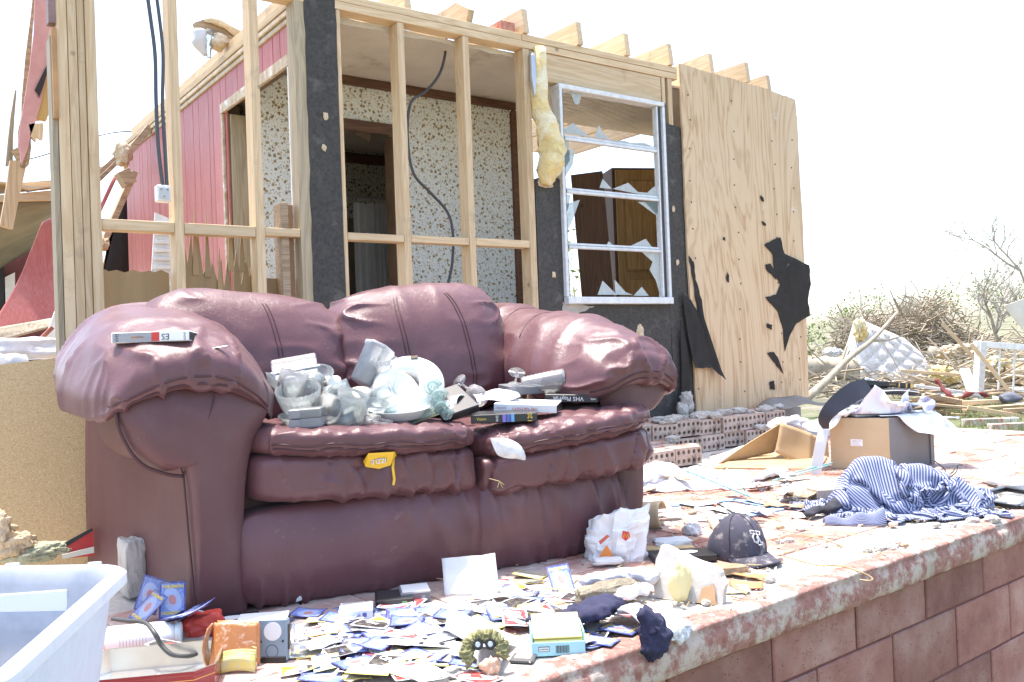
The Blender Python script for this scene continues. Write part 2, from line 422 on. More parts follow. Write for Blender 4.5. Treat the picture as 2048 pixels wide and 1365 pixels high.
c = t.mix(t.ramp(n1, [(.47, 0), (.6, 1)]), gcol, dcol); c = t.mix(t.ramp(n3, [(.45, 0), (.62, .55)]), c, (.2, .2, .12))
o = link('ground', mesh('ground', (V, F), None, True), t.fin(c, .95, t.bump(n2, .6, .05))); tag(o, kind='structure')
# pale road crossing the fields
rp = [az(px, py, .1) for px, py in ((1500, 695), (1700, 690), (1900, 690), (2150, 690))]
P = [ad(px, 0, 1) for px in (0,)]
rc = []
for px in range(1300, 2400, 40):
    d0 = ray(px, 700); d0 = d0 / (d0 @ F0); D = 52 + (px - 1800) * .006; p = CC + d0 * D; rc.append((p[0], p[1]))
rc = np.array(rc); n_ = np.array([F0[0], F0[1]]) * 1.7
V = np.concatenate([rc - n_, rc + n_]); V = np.concatenate([V, (gz(V[:, 0], V[:, 1]) + .12)[:, None]], 1); k = len(rc)
tag(wpart('road', (V, [(i, i + 1, i + 1 + k, i + k) for i in range(k - 1)]), pm('pale_asphalt', (.4, .39, .37), (.33, .32, .3), 3, .9, .1, rnd=0), None), kind='structure')

# ================================================================== porch: slab, nosing, block wall, tiles, steps
EY = lambda x: 1.39 + .0488 * x                       # front edge of the slab
PX0, PX1 = -1.6, 6.3
t = NT('chipped_red_paint'); v = t.coord('Object'); n1 = t.noise(v, 5, 10, .72, .4); n2 = t.noise(v, 40, 5, .7); n3 = t.noise(v, 2.2, 6, .6); n4 = t.noise(v, 13, 8, .75)
red = t.ramp(n2, [(.3, (.24, .09, .07)), (.7, (.40, .22, .175))]); c = t.mix(t.ramp(n4, [(.47, 0), (.58, .8)]), red, (.55, .49, .42)); c = t.mix(t.ramp(n1, [(.60, 0), (.66, .6)]), c, (.42, .42, .33)); c = t.mix(t.ramp(n2, [(.62, 0), (.72, .6)]), c, (.17, .11, .07))
m_nosing = t.fin(c, .85, t.bump(t.math('ADD', n4, t.math('MULTIPLY', n2, .4)), .9, .012))
t = NT('dusty_slab'); v = t.coord('Object'); n1 = t.noise(v, 2.6, 9, .7, .3); n2 = t.noise(v, 34, 6, .75); n3 = t.noise(v, 11, 6, .7)
c = t.ramp(n2, [(.3, (.40, .37, .33)), (.75, (.62, .59, .53))]); c = t.mix(t.ramp(n1, [(.52, 0), (.62, .7)]), c, (.42, .22, .17)); c = t.mix(t.ramp(n3, [(.6, 0), (.72, .5)]), c, (.33, .34, .24))
m_slab = t.fin(c, .92, t.bump(n2, .6, .006))
# slab body
V = []
for x, yy in ((PX0, EY(PX0) + .02), (PX1, EY(PX1) + .02), (PX1, 4.2), (PX0, 4.2)): V.append((x, yy, -.09))
for x, yy in ((PX0, EY(PX0) + .02), (PX1, EY(PX1) + .02), (PX1, 4.2), (PX0, 4.2)): V.append((x, yy, -.002))
porch = link('porch_floor', mesh('porch_floor', (np.array(V), box(0, 1, 0, 1, 0, 1)[1])), m_slab); tag(porch, kind='structure')
me = porch.data; me.clear_geometry(); me.from_pydata(V, [], [(0, 3, 2, 1), (4, 5, 6, 7), (0, 1, 5, 4), (1, 2, 6, 5), (2, 3, 7, 6), (3, 0, 4, 7)]); me.materials.clear(); me.materials.append(m_slab); me.update()
# worn concrete edge: profile swept along the front, chipped
prof = [(.085, .004), (.05, .006), (.03, .005), (.012, .003), (.004, -.003), (.010, -.012), (.006, -.02), (.001, -.03), (0, -.045), (.001, -.06), (.002, -.075), (.006, -.088), (.02, -.096), (.06, -.097)]
NX = 700; xs = np.linspace(PX0, PX1, NX); V = []; F = []
for q, (dy, z) in enumerate(prof): V.append(np.stack([xs, EY(xs) + dy, np.full(NX, z)], 1))
V = np.concatenate(V); k = len(prof)
wt = np.repeat(np.array([.1, .5, .8, 1, 1, 1, 1, 1, 1, 1, 1, 1, .8, .2]), NX)
d1 = fbm(V * np.array([14, 30, 30]), 4, 5); d2 = np.clip(fbm(V * np.array([5, 9, 9]), 3, 8) - .25, 0, 1)
V[:, 1] += wt * (.004 * d1 + .03 * d2); V[:, 2] += wt * (.0035 * fbm(V * 22, 3, 11)) - wt * .012 * d2 * (V[:, 2] > -.03)
for q in range(k - 1):
    for i in range(NX - 1): F.append((q * NX + i, q * NX + i + 1, (q + 1) * NX + i + 1, (q + 1) * NX + i))
wpart('slab_nosing', (V, F), m_nosing, porch, True)
# block wall under the slab
bw = thing('block_wall', 'red painted concrete block wall under the porch slab', 'wall', (2, EY(2) + .03, -1))
wpart('mortar', xf(box(PX0, PX1, .007, .1, -1.05, -.091), frame((0, EY(0) + .03, 0), nrm((1, .0488, 0)), nrm((-.0488, 1, 0)), (0, 0, 1))), pm('red_mortar', (.2, .08, .062), (.14, .055, .043), 20, .9, .4, 80), bw)
t = NT('red_block'); v = t.coord('Object'); oi = t.n('ObjectInfo'); ad_ = t.n('VectorMath', operation='MULTIPLY_ADD'); t.t.links.new(oi.outputs['Random'], ad_.inputs[0]); ad_.inputs[1].default_value = (9, 5, 7); t.t.links.new(v, ad_.inputs[2]); v = ad_.outputs[0]
n1 = t.noise(v, 4, 7, .65); n2 = t.noise(v, 160, 3, .6); n3 = t.noise(v, 45, 5, .7); vo = t.n('TexVoronoi'); vo.inputs['Scale'].default_value = 120; t.t.links.new(v, vo.inputs['Vector'])
c = t.ramp(n1, [(.25, (.16, .052, .04)), (.5, (.285, .13, .1)), (.75, (.42, .27, .22))]); pit = t.ramp(vo.outputs['Distance'], [(.12, 1), (.26, 0)]); pitm = t.math('MULTIPLY', pit, t.ramp(n3, [(.5, 0), (.6, 1)]))
c = t.mix(pitm, c, (.1, .045, .035)); c = t.mix(t.ramp(t.noise(v, 9, 9, .75), [(.55, 0), (.72, .55)]), c, (.2, .15, .11)); c = t.mix(t.ramp(t.noise(v, 17, 8, .8), [(.68, 0), (.72, .7)]), c, (.5, .42, .36)); c = t.vary(c, .22)
m_block = t.fin(c, .8, t.bump(t.math('SUBTRACT', t.math('MULTIPLY', n3, .5), pitm), .9, .006))
ex, ey = nrm((1, .0488, 0)), nrm((-.0488, 1, 0)); bo = np.array([0, EY(0) + .03, 0.])
rows = [(-.098, -.225, .08), (-.232, -.425, .28), (-.432, -.625, .12), (-.632, -.825, .28), (-.832, -1.02, .08)]
bcache = {}
for zt, zb, off in rows:
    key = round(zt - zb, 3)
    if key not in bcache:
        bcache[key] = mesh('block', box(-.196, .196, 0, .06, 0, zt - zb, .004)); bcache[key].materials.append(m_block)
    for i in range(22):
        x = PX0 + off + i * .402
        if x > PX1: break
        o = link('block', bcache[key], None, None, bo + ex * x + np.array([0, random.uniform(-.002, .002), zb]), (0, 0, math.atan(.0488))); o.parent = bw; o.matrix_parent_inverse = mw(bw).inverted()
# floor tiles: faded red paint under plaster dust
t = NT('faded_red_tile'); c0 = t.n('NewGeometry'); v = c0.outputs['Position']; n1 = t.noise(v, 2.2, 9, .7, .4); n2 = t.noise(v, 30, 6, .75); n3 = t.noise(v, 7, 7, .7)
c = t.ramp(n2, [(.3, (.30, .105, .075)), (.7, (.42, .2, .15))]); c = t.mix(t.ramp(n1, [(.42, 0), (.62, .85)]), c, (.55, .5, .44)); c = t.mix(t.ramp(n3, [(.52, 0), (.66, .75)]), c, (.58, .54, .48)); c = t.vary(c, .12)
m_tile = t.fin(c, .85, t.bump(n2, .5, .004))
tm = mesh('floor_tile', box(-.146, .146, -.071, .071, -.03, .004, .002)); tm.materials.append(m_tile); nt = 0
for j in range(15):
    for i in range(27):
        x = -.4 + i * .3 + (.15 if j % 2 else 0); y = EY(x) + .36 + j * .15
        if y > 3.35 and x < 4.05 and x > 2.5: continue
        if y > 3.75 or x > 6.1 or x < -.1: continue
        if .75 < x < 2.0 and 2.5 < y: continue
        if x < .9 and y > 2.6: continue
        o = link('floor_tile', tm, None, porch, (x, y, random.uniform(-.001, .001)), (random.uniform(-.006, .006), random.uniform(-.006, .006), math.atan(.0488))); nt += 1
# brick steps
st = thing('brick_steps', 'two low steps of cored red bricks set on edge below the plywood sheet', 'steps', (3.6, 3.8, 0))
m_brick = pm('dusty_brick', (.42, .18, .12), (.3, .12, .08), 14, .9, .5, 70, .004, dirt=(.6, .55, .47), damt=.75, dscale=6, rnd=.2)
m_bface = pm('mortared_brick_face', (.52, .44, .37), (.4, .31, .25), 20, .92, .6, 80, .004, dirt=(.16, .13, .11), damt=.25, dscale=12, rnd=.15)
m_hole = plain('dark_brick_core', (.16, .13, .11), .95)  # darker colour on the sunk ends of the brick cores
def cored_brick():
    """brick on edge, its bed face (ten round cores, sunk) to the front"""
    w, h_, n = .2, .095, 10; V = []; F = []; cs = [(.02 + .04 * i + (.0), .03 + .036 * j) for j in range(2) for i in range(5)]
    a = .2; cols = [0, .04, .08, .12, .16, .2]; rws = [0, .0475, .095]
    fh = []
    for j in range(2):
        for i in range(5):
            x0, x1, z0, z1 = cols[i], cols[i + 1], rws[j], rws[j + 1]; cx, cz = (x0 + x1) / 2, (z0 + z1) / 2; b = len(V); r = .0125
            ring = [(cx + r * math.cos(2 * math.pi * q / 8 + math.pi / 8), cz + r * math.sin(2 * math.pi * q / 8 + math.pi / 8)) for q in range(8)]
            cor = [(x1, cz + .01), (cx + .01, z1), (cx - .01, z1), (x0, cz + .01), (x0, cz - .01), (cx - .01, z0), (cx + .01, z0), (x1, cz - .01)]
            cor = [(x1, z1), (cx, z1), (x0, z1), (x0, cz), (x0, z0), (cx, z0), (x1, z0), (x1, cz)]
            ring = [(cx + r * math.cos(math.pi / 4 * (q + 1)), cz + r * math.sin(math.pi / 4 * (q + 1))) for q in range(8)]
            V += [(p[0], 0, p[1]) for p in cor] + [(p[0], 0, p[1]) for p in ring] + [(p[0], .03, p[1]) for p in ring]
            for q in range(8):
                k = (q + 1) % 8; F.append((b + q, b + k, b + 8 + k, b + 8 + q)); F.append((b + 8 + q, b + 8 + k, b + 16 + k, b + 16 + q))
            F.append(tuple(b + 16 + q for q in range(8)))
    nface = len(F); bx = box(0, w, 0, .09, 0, h_); b = len(V); V += [tuple(p) for p in bx[0]]; F += [tuple(i + b for i in f) for f in bx[1] if f != (0, 1, 5, 4)]
    return np.array(V), F, nface
V, F, nf = cored_brick(); bm_ = mesh('cored_brick', (V, F)); bm_.materials.append(m_brick); bm_.materials.append(m_bface); bm_.materials.append(m_hole)
for i, p in enumerate(bm_.polygons):
    if i < nf: p.material_index = 2 if (i % 17 == 16) else 1
bt = mesh('brick', box(0, .2, 0, .09, 0, .095, .003)); bt.materials.append(m_brick)
for (xa, xb, ya, ny, z) in ((2.5, 3.95, 3.42, 4, 0.004), (2.5, 5.1, 3.80, 3, .004), (2.5, 5.1, 3.80, 3, .101)):
    n = int((xb - xa) / .208)
    for j in range(ny):
        if z < .05 and j and ya > 3.7: continue
        for i in range(n):
            if z > .05 and random.random() < .1: continue
            o = link('brick', bm_ if j == 0 else bt, None, None, (xa + i * .208 + (.1 if (j + (z > .05)) % 2 else 0) * (j > 0), ya + j * .098 + random.uniform(-.012, .012), z + random.uniform(-.002, .008)), (0, random.uniform(-.03, .03), random.uniform(-.05, .05)))
            o.parent = st; o.matrix_parent_inverse = mw(st).inverted()

# ================================================================== the torn-open house
WY = 4.12
house = thing('wooden_house', 'torn open wooden house with bare studs, tar board and plywood front', 'house', (3, WY, 0))
def hp(name, s, m_, parent=None, **k): return wpart(name, s, m_, parent or house, **k)
# foundation, floor
hp('foundation', box(-1.6, 5.62, WY + .02, WY + .16, -1.2, .17), pm('foundation_block', (.3, .28, .25), None, 8, .9, .3))
hp('floor_deck', box(.2, 5.62, WY + .1, 9.2, .1, .185), m_oldX)
# studs: X of left face, width, top
def stud(x, w=.04, z0=.19, z1=2.41, y=WY, d=.09, m_=None, lean=0.): 
    s = box(x, x + w, y, y + d, z0, z1, .002); V = s[0].copy(); V[:, 0] += (V[:, 2] - z0) * lean; return hp('stud', (V, s[1]), m_ or m_pineZ)
for x, w in ((.700, .042), (.7445, .035), (.782, .028)): stud(x, w, z1=2.75)
stud(.812, .04, z1=2.75, y=WY - .012)
stud(.676, .022, z1=2.05, y=WY + .004, m_=m_greyZ)
stud(1.158, .04, z1=2.75); stud(1.53, .042, z1=2.75); stud(1.752, .062, z1=2.42, m_=m_greyZ)
hp('tar_board', poly(rag([(1.808, .0), (1.975, .0), (1.975, 2.5), (1.808, 2.5)], 30, .004, 2), .02, lambda a, b, d: (a, WY - .004 + d, b)), m_tar)
hp('tar_board', box(1.806, 1.976, WY - .016, WY - .006, .0, .78), m_tar)
stud(1.9775, .022, y=WY, z1=2.41); stud(2.325, .04); stud(2.733, .04); stud(3.15, .045); stud(4.275, .03, z0=2.2, m_=m_pineZ); stud(4.33, .04, z0=.2)
stud(1.66, .04, .19, 1.42, WY + .02, m_=m_oldX)
# girts
for xa, xb in ((.854, 1.156), (1.2, 1.528), (1.574, 1.75), (2.0015, 2.323), (2.367, 2.731), (2.775, 3.148)):
    hp('girt', box(xa, xb, WY + .002, WY + .08, 1.25 + random.uniform(-.005, .005), 1.292 + random.uniform(-.004, .004), .002), m_pineX)
# top plates and joist ends
hp('top_plate', box(1.6, 4.42, WY - .002, WY + .09, 2.412, 2.452, .002), m_pineX)
hp('top_plate', box(1.98, 3.14, WY, WY + .088, 2.455, 2.494, .002), m_pineX); hp('top_plate', box(3.144, 4.42, WY - .003, WY + .088, 2.455, 2.494, .002), m_pineX)
for i, x in enumerate((1.63, 2.02, 2.39, 2.775, 3.148, 3.558, 3.95, 4.338, 4.735, 5.11, 5.5)):
    y0 = (3.95, WY + .1, WY + .02, WY - .01, WY - .02, WY - .02, WY - .02, WY - .02, WY - .02, WY - .02, WY + .1)[i]
    P = [(y0, 2.497), (6.6, 2.497), (6.6, 2.64), (y0 + .02, 2.64)]
    if i == 0: P = [(y0, 2.497), (4.35, 2.497), (4.35, 2.6), (y0 + .02, 2.64)]
    if i in (3, 4): P = [(y0 + .03, 2.497), (6.6, 2.497), (6.6, 2.64), (y0 + .13, 2.64), (y0, 2.56)] if i == 3 else P
    hp('joist', poly(P, .038, lambda a, b, d: (x + d, a, b)), m_pineY)
hp('board_scrap', box(3.02, 3.12, WY + .03, WY + .3, 2.498, 2.56, .002), pm('red_scrap', (.42, .1, .06), (.5, .3, .2), 30))
# ceilings
hp('ceiling', box(1.92, 3.9, WY + .095, 5.07, 2.395, 2.41), m_ceil); hp('ceiling', box(3.9, 5.6, WY + .095, 5.3, 2.395, 2.41), m_ceil)
# ragged ceiling strip under the plate
hp('ceiling_edge', poly(rag([(2.0, 2.38), (3.14, 2.385), (3.14, 2.411), (2.0, 2.411)], 14, .006, 4), .006, lambda a, b, d: (a, WY + .092 + d, b)), m_ceil)
# wallpaper
t = NT('flowered_wallpaper'); v = t.coord('Object', (1, 1, 1))
def flowers(scale, r0, r1, seed):
    vo = t.n('TexVoronoi'); vo.inputs['Scale'].default_value = scale; vo.inputs['Randomness'].default_value = .9; mp = t.n('Mapping'); mp.inputs['Location'].default_value = (seed, seed * 2, seed); t.t.links.new(v, mp.inputs[0])
    ns = t.n('TexNoise'); ns.inputs['Scale'].default_value = scale * 2.2; t.t.links.new(mp.outputs[0], ns.inputs['Vector']); mx = t.n('MixRGB'); mx.inputs[0].default_value = .012; t.t.links.new(mp.outputs[0], mx.inputs[1]); t.t.links.new(ns.outputs[1], mx.inputs[2]); t.t.links.new(mx.outputs[0], vo.inputs['Vector'])
    return t.ramp(vo.outputs['Distance'], [(r0, 1), (r1, 0)]), vo.outputs['Color'], vo.outputs['Distance']
base = t.ramp(t.noise(v, 40, 4), [(.35, (.66, .69, .65)), (.65, (.74, .73, .65))])
f3, c3, d3 = flowers(95, .2, .3, 7.); col = t.mix(f3, base, t.ramp(c3, [(.2, (.36, .47, .5)), (.5, (.42, .4, .2)), (.8, (.2, .13, .06))]))
f2, c2, d2_ = flowers(52, .24, .32, 3.); col = t.mix(t.math('MULTIPLY', f2, .9), col, t.ramp(c2, [(.25, (.2, .14, .09)), (.5, (.48, .37, .18)), (.75, (.3, .28, .16))]))
f1, c1, d1_ = flowers(31, .25, .31, 1.); rg = t.math('SINE', t.math('MULTIPLY', d1_, 55.))
col = t.mix(f1, col, t.mix(t.math('MULTIPLY_ADD', rg, .3, .35), t.ramp(c1, [(.3, (.46, .35, .16)), (.5, (.25, .17, .1)), (.7, (.42, .38, .2))]), (.08, .045, .02)))
m_paper = t.fin(col, .8)
BY = 5.05
X = lambda px, py, y=BY: ay(px, py, y)[0]
dx0, dx1 = X(691, 420), X(788, 430)
hp('wallpapered_wall', box(1.92, dx0 - .03, BY, BY + .08, .19, 2.39), m_paper); hp('wallpapered_wall', box(dx1 + .03, 3.72, BY, BY + .08, .19, 2.39), m_paper)
hp('wallpapered_wall', box(dx0 - .03, dx1 + .03, BY, BY + .08, 2.13, 2.39), m_paper)
hp('crown_moulding', box(1.92, 3.76, BY - .03, BY - .002, 2.34, 2.394, .004), m_trim)
hp('door_casing', box(dx0 - .06, dx1 + .07, BY - .02, BY - .003, 2.06, 2.13, .003), m_trim); hp('door_casing', box(dx1, dx1 + .06, BY - .02, BY + .1, .19, 2.058, .003), m_wall_brown); hp('door_casing', box(dx0 - .06, dx0, BY - .02, BY + .1, .19, 2.058, .003), m_wall_brown)
hp('corner_trim', box(3.722, 3.77, BY - .03, BY + .09, .19, 2.338, .003), m_trim)
# bathroom beyond
hp('bathroom_wall', box(2.2, 3.9, 6.5, 6.56, .19, 2.39), m_paper); hp('bathroom_wall', box(3.72, 3.78, BY + .1, 6.5, .19, 2.39), m_paper)
hp('bathroom_wall', box(1.94, 2.0, BY + .1, 6.5, .19, 2.39), m_paper)
hp('bathroom_ceiling', box(1.9, 3.9, BY + .082, 6.6, 2.3, 2.315), m_ceil); hp('wall_band', box(2.2, 3.7, 6.47, 6.498, 2.2, 2.28, .003), m_trim)
hp('bathroom_surround', box(2.3, 3.7, 6.44, 6.468, .19, 1.75), pm('beige_surround', (.34, .3, .24), (.28, .25, .2), 3, .5, .05))
# red panelled partition, plank by plank, with its door opening
t = NT('red_panelling'); v = t.coord('Object'); n1 = t.noise(v, 3, 5, .6); n2 = t.noise(t.coord('Object', (8, 8, .3)), 14, 5, .6); n3 = t.noise(v, 30, 6, .75)
c = t.ramp(n2, [(.3, (.36, .085, .07)), (.7, (.48, .155, .13))]); c = t.mix(t.ramp(n1, [(.45, 0), (.7, .35)]), c, (.55, .3, .27)); c = t.mix(t.ramp(n3, [(.66, 0), (.72, .6)]), c, (.6, .55, .5)); c = t.vary(c, .1)
m_redp = t.fin(c, .5, t.bump(n2, .2, .002))
RX = 1.80; y = 4.22; i = 0; r = random.Random(5)
while y < 7.75:
    w = (.2, .1, .15, .08, .2, .12)[i % 6]; z0 = .19
    if y + w / 2 > 4.30 and y + w / 2 < 5.30: z0 = 2.2
    hp('plank', box(RX, RX + .012, y + .003, y + w - .003, z0, 2.36, .0025), m_redp); y += w; i += 1
hp('wall_core', box(RX + .014, RX + .10, 5.32, 7.7, .19, 2.38), m_wall_brown); hp('wall_core', box(RX + .014, RX + .10, 4.225, 5.318, 2.2, 2.38), m_wall_brown)
hp('wall_core', box(RX + .10, RX + .115, 4.34, 4.35, .19, 2.38), m_wall_brown)
for z, dx in ((2.372, .012), (2.405, .022)): hp('cornice', box(RX - dx, RX + .02, 4.215, 7.8, z - .012, z + .014, .003), pm('cream_moulding', (.6, .5, .36), (.42, .32, .2), 12, .6, .2))
hp('cap_board', box(RX - .02, RX + .09, 4.215, 7.75, 2.43, 2.47, .003), m_pineY)
hp('cap_board', box(RX + .02, RX + .06, 4.3, 7.6, 2.472, 2.56, .003), m_pineY)
m_case = pm('chipped_cream_casing', (.52, .44, .32), (.36, .26, .15), 20, .7, .3, dirt=(.7, .66, .6), damt=.3, dscale=12)
hp('door_casing', box(RX - .02, RX + .0, 4.27, 5.33, 2.14, 2.2, .003), m_case); hp('door_casing', box(RX - .018, RX, 4.275, 4.298, 1.4, 2.139, .003), m_white); hp('door_casing', box(RX - .018, RX, 5.3, 5.328, .19, 2.139, .003), m_case)
hp('door_jamb', box(RX + .002, RX + .13, 5.285, 5.298, .19, 2.138, .002), m_greyZ); hp('door_jamb', box(RX + .002, RX + .13, 4.3, 4.312, .19, 2.2, .002), m_pineZ)
hp('door_jamb', box(RX + .02, RX + .12, 5.26, 5.283, .19, 2.13, .002), m_greyZ)
# wainscot left on the inside of the front wall, splintered
hp('wainscot', splinter_board(.84, 1.155, .19, 1.08, WY + .095, .01, 8, 5, .012), pm('brown_ply', (.38, .25, .11), (.27, .17, .07), 6, .55, .15, stretch=(1, 1, .2)))
m_bply = MATS['brown_ply']
for k, (xa, xb, zt, amp) in enumerate(((1.165, 1.3, 1.13, .16), (1.3, 1.44, 1.06, .14), (1.44, 1.6, 1.08, .12))): hp('wainscot', splinter_board(xa + .003, xb - .003, .19, zt, WY + .092 + k * .002, .008, 20 + k, 4, amp), m_bply)
hp('wainscot', box(1.6, 1.745, WY + .093, WY + .102, .19, 1.06), m_bply); hp('wainscot', box(1.69, 1.74, WY + .06, WY + .09, .19, 1.42, .002), pm('cinnamon_ply', (.42, .24, .12), (.3, .16, .08), 5, .6, .1, stretch=(1, 1, .1)))
for k in range(7):
    x = 1.2 + k * .055; z = 1.12 + r.uniform(-.05, .1); hp('splinter', poly([(x, z - .12), (x + .03, z - .12), (x + .016, z + r.uniform(.08, .2)), (x + .006, z)], .005, lambda a, b, d: (a, WY + .087 + d, b)), m_bply)
# tar board round the window
TB = lambda P, s=1: poly(rag(P, 6, .006, s), .014, lambda a, b, d: (a, WY - .002 + d, b))
pxz = lambda px, py, y=WY: (ay(px, py, y)[0], ay(px, py, y)[2])
hp('tar_board', TB([(3.19, .0), (3.40, .0), (3.40, 1.66), (3.30, 1.69), (3.2, 1.655)], 3), m_tar)
hp('tar_board', TB([(3.403, .0), (4.27, .0), (4.27, .925), (3.403, .925)], 4), m_tar)
hp('tar_board', TB([(4.273, .0), (4.46, .0), (4.46, 2.08), (4.40, 2.10), (4.273, 2.12)], 5), m_tar)
hp('window_header', box(3.2, 4.27, WY + .004, WY + .05, 2.243, 2.409, .003), m_pineX)
hp('scuff', mv(TB([(3.37, .94), (3.62, .915), (3.5, .88), (3.42, .78), (3.37, .83)], 7), 0, -.004, 0), m_concrete)
V_, F_ = blob(.03, .012, .05, 12, .7, 2, 4); hp('mortar_dab', mv((V_, F_), 3.99, WY - .006, .74), m_insul_w); V_, F_ = blob(.06, .012, .03, 12, .6, 2, 5); hp('mortar_dab', mv((V_, F_), 3.28, WY - .006, 1.645), m_insul_w)
for k, (x, z) in enumerate(((3.31, 1.1), (4.33, 1.55), (4.35, 1.2), (1.9, 1.86), (1.885, 1.7))):
    V_, F_ = blob(.012, .005, .018, 8, .7, 2, 8 + k); hp('mortar_dab', mv((V_, F_), x, WY - .008, z), m_insul_w)
# aluminium window, four lights, panes broken out
m_alu = pm('window_aluminium', (.72, .73, .72), (.6, .6, .59), 30, .4, .1, rnd=.05); m_alud = plain('window_gasket', (.05, .05, .05), .6)
x0, x1, zb, zt = 3.385, 4.265, .94, 2.235
fr = join(box(x0, x1, WY - .03, WY + .05, zt - .028, zt, .004), box(x0, x1, WY - .045, WY + .05, zb - .012, zb + .03, .004), box(x0, x0 + .022, WY - .03, WY + .05, zb + .031, zt - .029, .003), box(x1 - .022, x1, WY - .03, WY + .05, zb + .031, zt - .029, .003))
win = hp('window', fr, m_alu)
for bx_ in (box(x0 + .024, x0 + .04, WY - .012, WY + .03, zb + .034, zt - .032, .002), box(x1 - .055, x1 - .026, WY - .012, WY + .03, zb + .034, zt - .032, .002), box(x1 + .002, x1 + .02, WY - .02, WY + .02, zb, zt, .002)): wpart('gasket', bx_, m_alud, win)
wpart('stop_bead', box(x1 - .07, x1 - .057, WY - .02, WY + .02, zb + .034, zt - .032, .002), m_alu, win)
for z in (1.925, 1.61, 1.28):
    wpart('window_bar', box(x0 + .041, x1 - .072, WY - .018, WY + .012, z - .02, z - .003, .003), m_alu, win); wpart('window_bar', box(x0 + .041, x1 - .072, WY - .008, WY + .02, z, z + .014, .003), m_alu, win)
m_shard = glass('broken_pane', (.9, .94, .93), .06, .55)
sh = [[(1137, 172), (1150, 208), (1158, 210), (1168, 178)], [(1180, 182), (1187, 194), (1196, 186), (1215, 192), (1225, 188), (1180, 180)], [(1240, 193), (1265, 204), (1270, 199), (1245, 192)],
      [(1120, 264), (1146, 246), (1178, 272), (1190, 276)], [(1190, 276), (1198, 250), (1208, 268), (1224, 281)], [(1122, 300), (1150, 300), (1146, 330), (1132, 352), (1122, 360)], [(1290, 404), (1326, 404), (1326, 470), (1318, 450), (1312, 428)], [(1128, 410), (1160, 400), (1146, 440), (1132, 470)], [(1222, 281), (1250, 282), (1262, 286), (1290, 286), (1312, 296), (1222, 284)],
      [(1121, 275), (1138, 280), (1140, 322), (1128, 340), (1122, 332)], [(1200, 376), (1206, 358), (1224, 378)], [(1226, 378), (1257, 366), (1276, 384), (1295, 386), (1308, 374), (1324, 368), (1326, 398)],
      [(1276, 404), (1312, 430), (1325, 410), (1326, 404)], [(1322, 330), (1314, 342), (1320, 360), (1325, 372), (1325, 320)], [(1122, 385), (1142, 390), (1136, 420), (1128, 436), (1125, 430)],
      [(1214, 490), (1218, 483), (1228, 492)], [(1262, 492), (1292, 478), (1304, 494), (1318, 497)], [(1124, 440), (1134, 452), (1130, 486), (1127, 486)], [(1283, 503), (1306, 524), (1300, 540), (1312, 560), (1322, 592), (1326, 590), (1325, 505)],
      [(1196, 590), (1206, 562), (1232, 588), (1230, 560), (1252, 585), (1266, 590)], [(1268, 592), (1284, 574), (1298, 592)], [(1128, 492), (1136, 500), (1130, 560), (1130, 590)]]
for P in sh: wpart('glass_shard', poly([pxz(*q) for q in P], .003, lambda a, b, d: (a, WY + .002 + d, b)), m_shard, win)
# plywood sheet, nails, torn tar paper
t = NT('fir_plywood'); v = t.coord('Object', (1, 1, .16)); n0 = t.noise(v, 2.4, 4, .55, 1.0); n5 = t.noise(t.coord('Object', (1, 1, .05)), 60, 4, .6); w = t.math('MULTIPLY_ADD', t.math('SINE', t.math('MULTIPLY', n0, 95.)), .5, .5); n7 = t.noise(t.coord('Object'), 1.3, 6, .6)
f = t.math('MULTIPLY_ADD', n5, .5, t.math('MULTIPLY', t.math('POWER', w, 1.6), .55)); c = t.ramp(f, [(.15, (.63, .465, .285)), (.55, (.585, .42, .245)), (.95, (.42, .255, .125))]); c = t.mix(t.ramp(n7, [(.45, 0), (.7, .5)]), c, (.63, .49, .33))
c = t.mix(t.ramp(t.noise(t.coord('Object'), 6, 9, .75), [(.62, 0), (.68, .6)]), c, (.68, .62, .54)); c = t.mix(t.ramp(t.noise(t.coord('Object', (1, 1, .3)), 2.2, 8, .7), [(.55, 0), (.75, .4)]), c, (.36, .25, .15)); m_ply = t.fin(c, .65, t.bump(f, .2, .002))
ply = hp('plywood_sheet', poly(rag([(4.465, .17), (5.62, .2), (5.665, .9), (5.66, 2.3), (5.64, 2.44), (5.3, 2.475), (4.43, 2.515), (4.432, 1.2)], 10, .004, 9), .014, lambda a, b, d: (a, WY - .022 + d, b)), m_ply)
wpart('plywood_strip', poly(rag([(5.6, .25), (5.685, .25), (5.70, 1.5), (5.67, 2.42), (5.645, 2.42), (5.62, 1.5)], 5, .004, 3), .01, lambda a, b, d: (a, WY - .006 + d, b)), m_pineZ, ply)
nl = mesh('nail', lathe([(.0055, 0), (.0055, .003), (0, .004)], 8)); nl.materials.append(plain('rusty_nail', (.08, .06, .05), .6, Metallic=.5))
for k in range(46):
    x = (4.5, 4.93, 5.36, 5.58)[k % 4] + random.uniform(-.02, .02); z = .35 + (k // 4) * .178 + random.uniform(-.03, .03); o = link('nail', nl, None, None, (x, WY - .022, z), (R_(90), 0, 0)); o.parent = ply; o.matrix_parent_inverse = mw(ply).inverted()
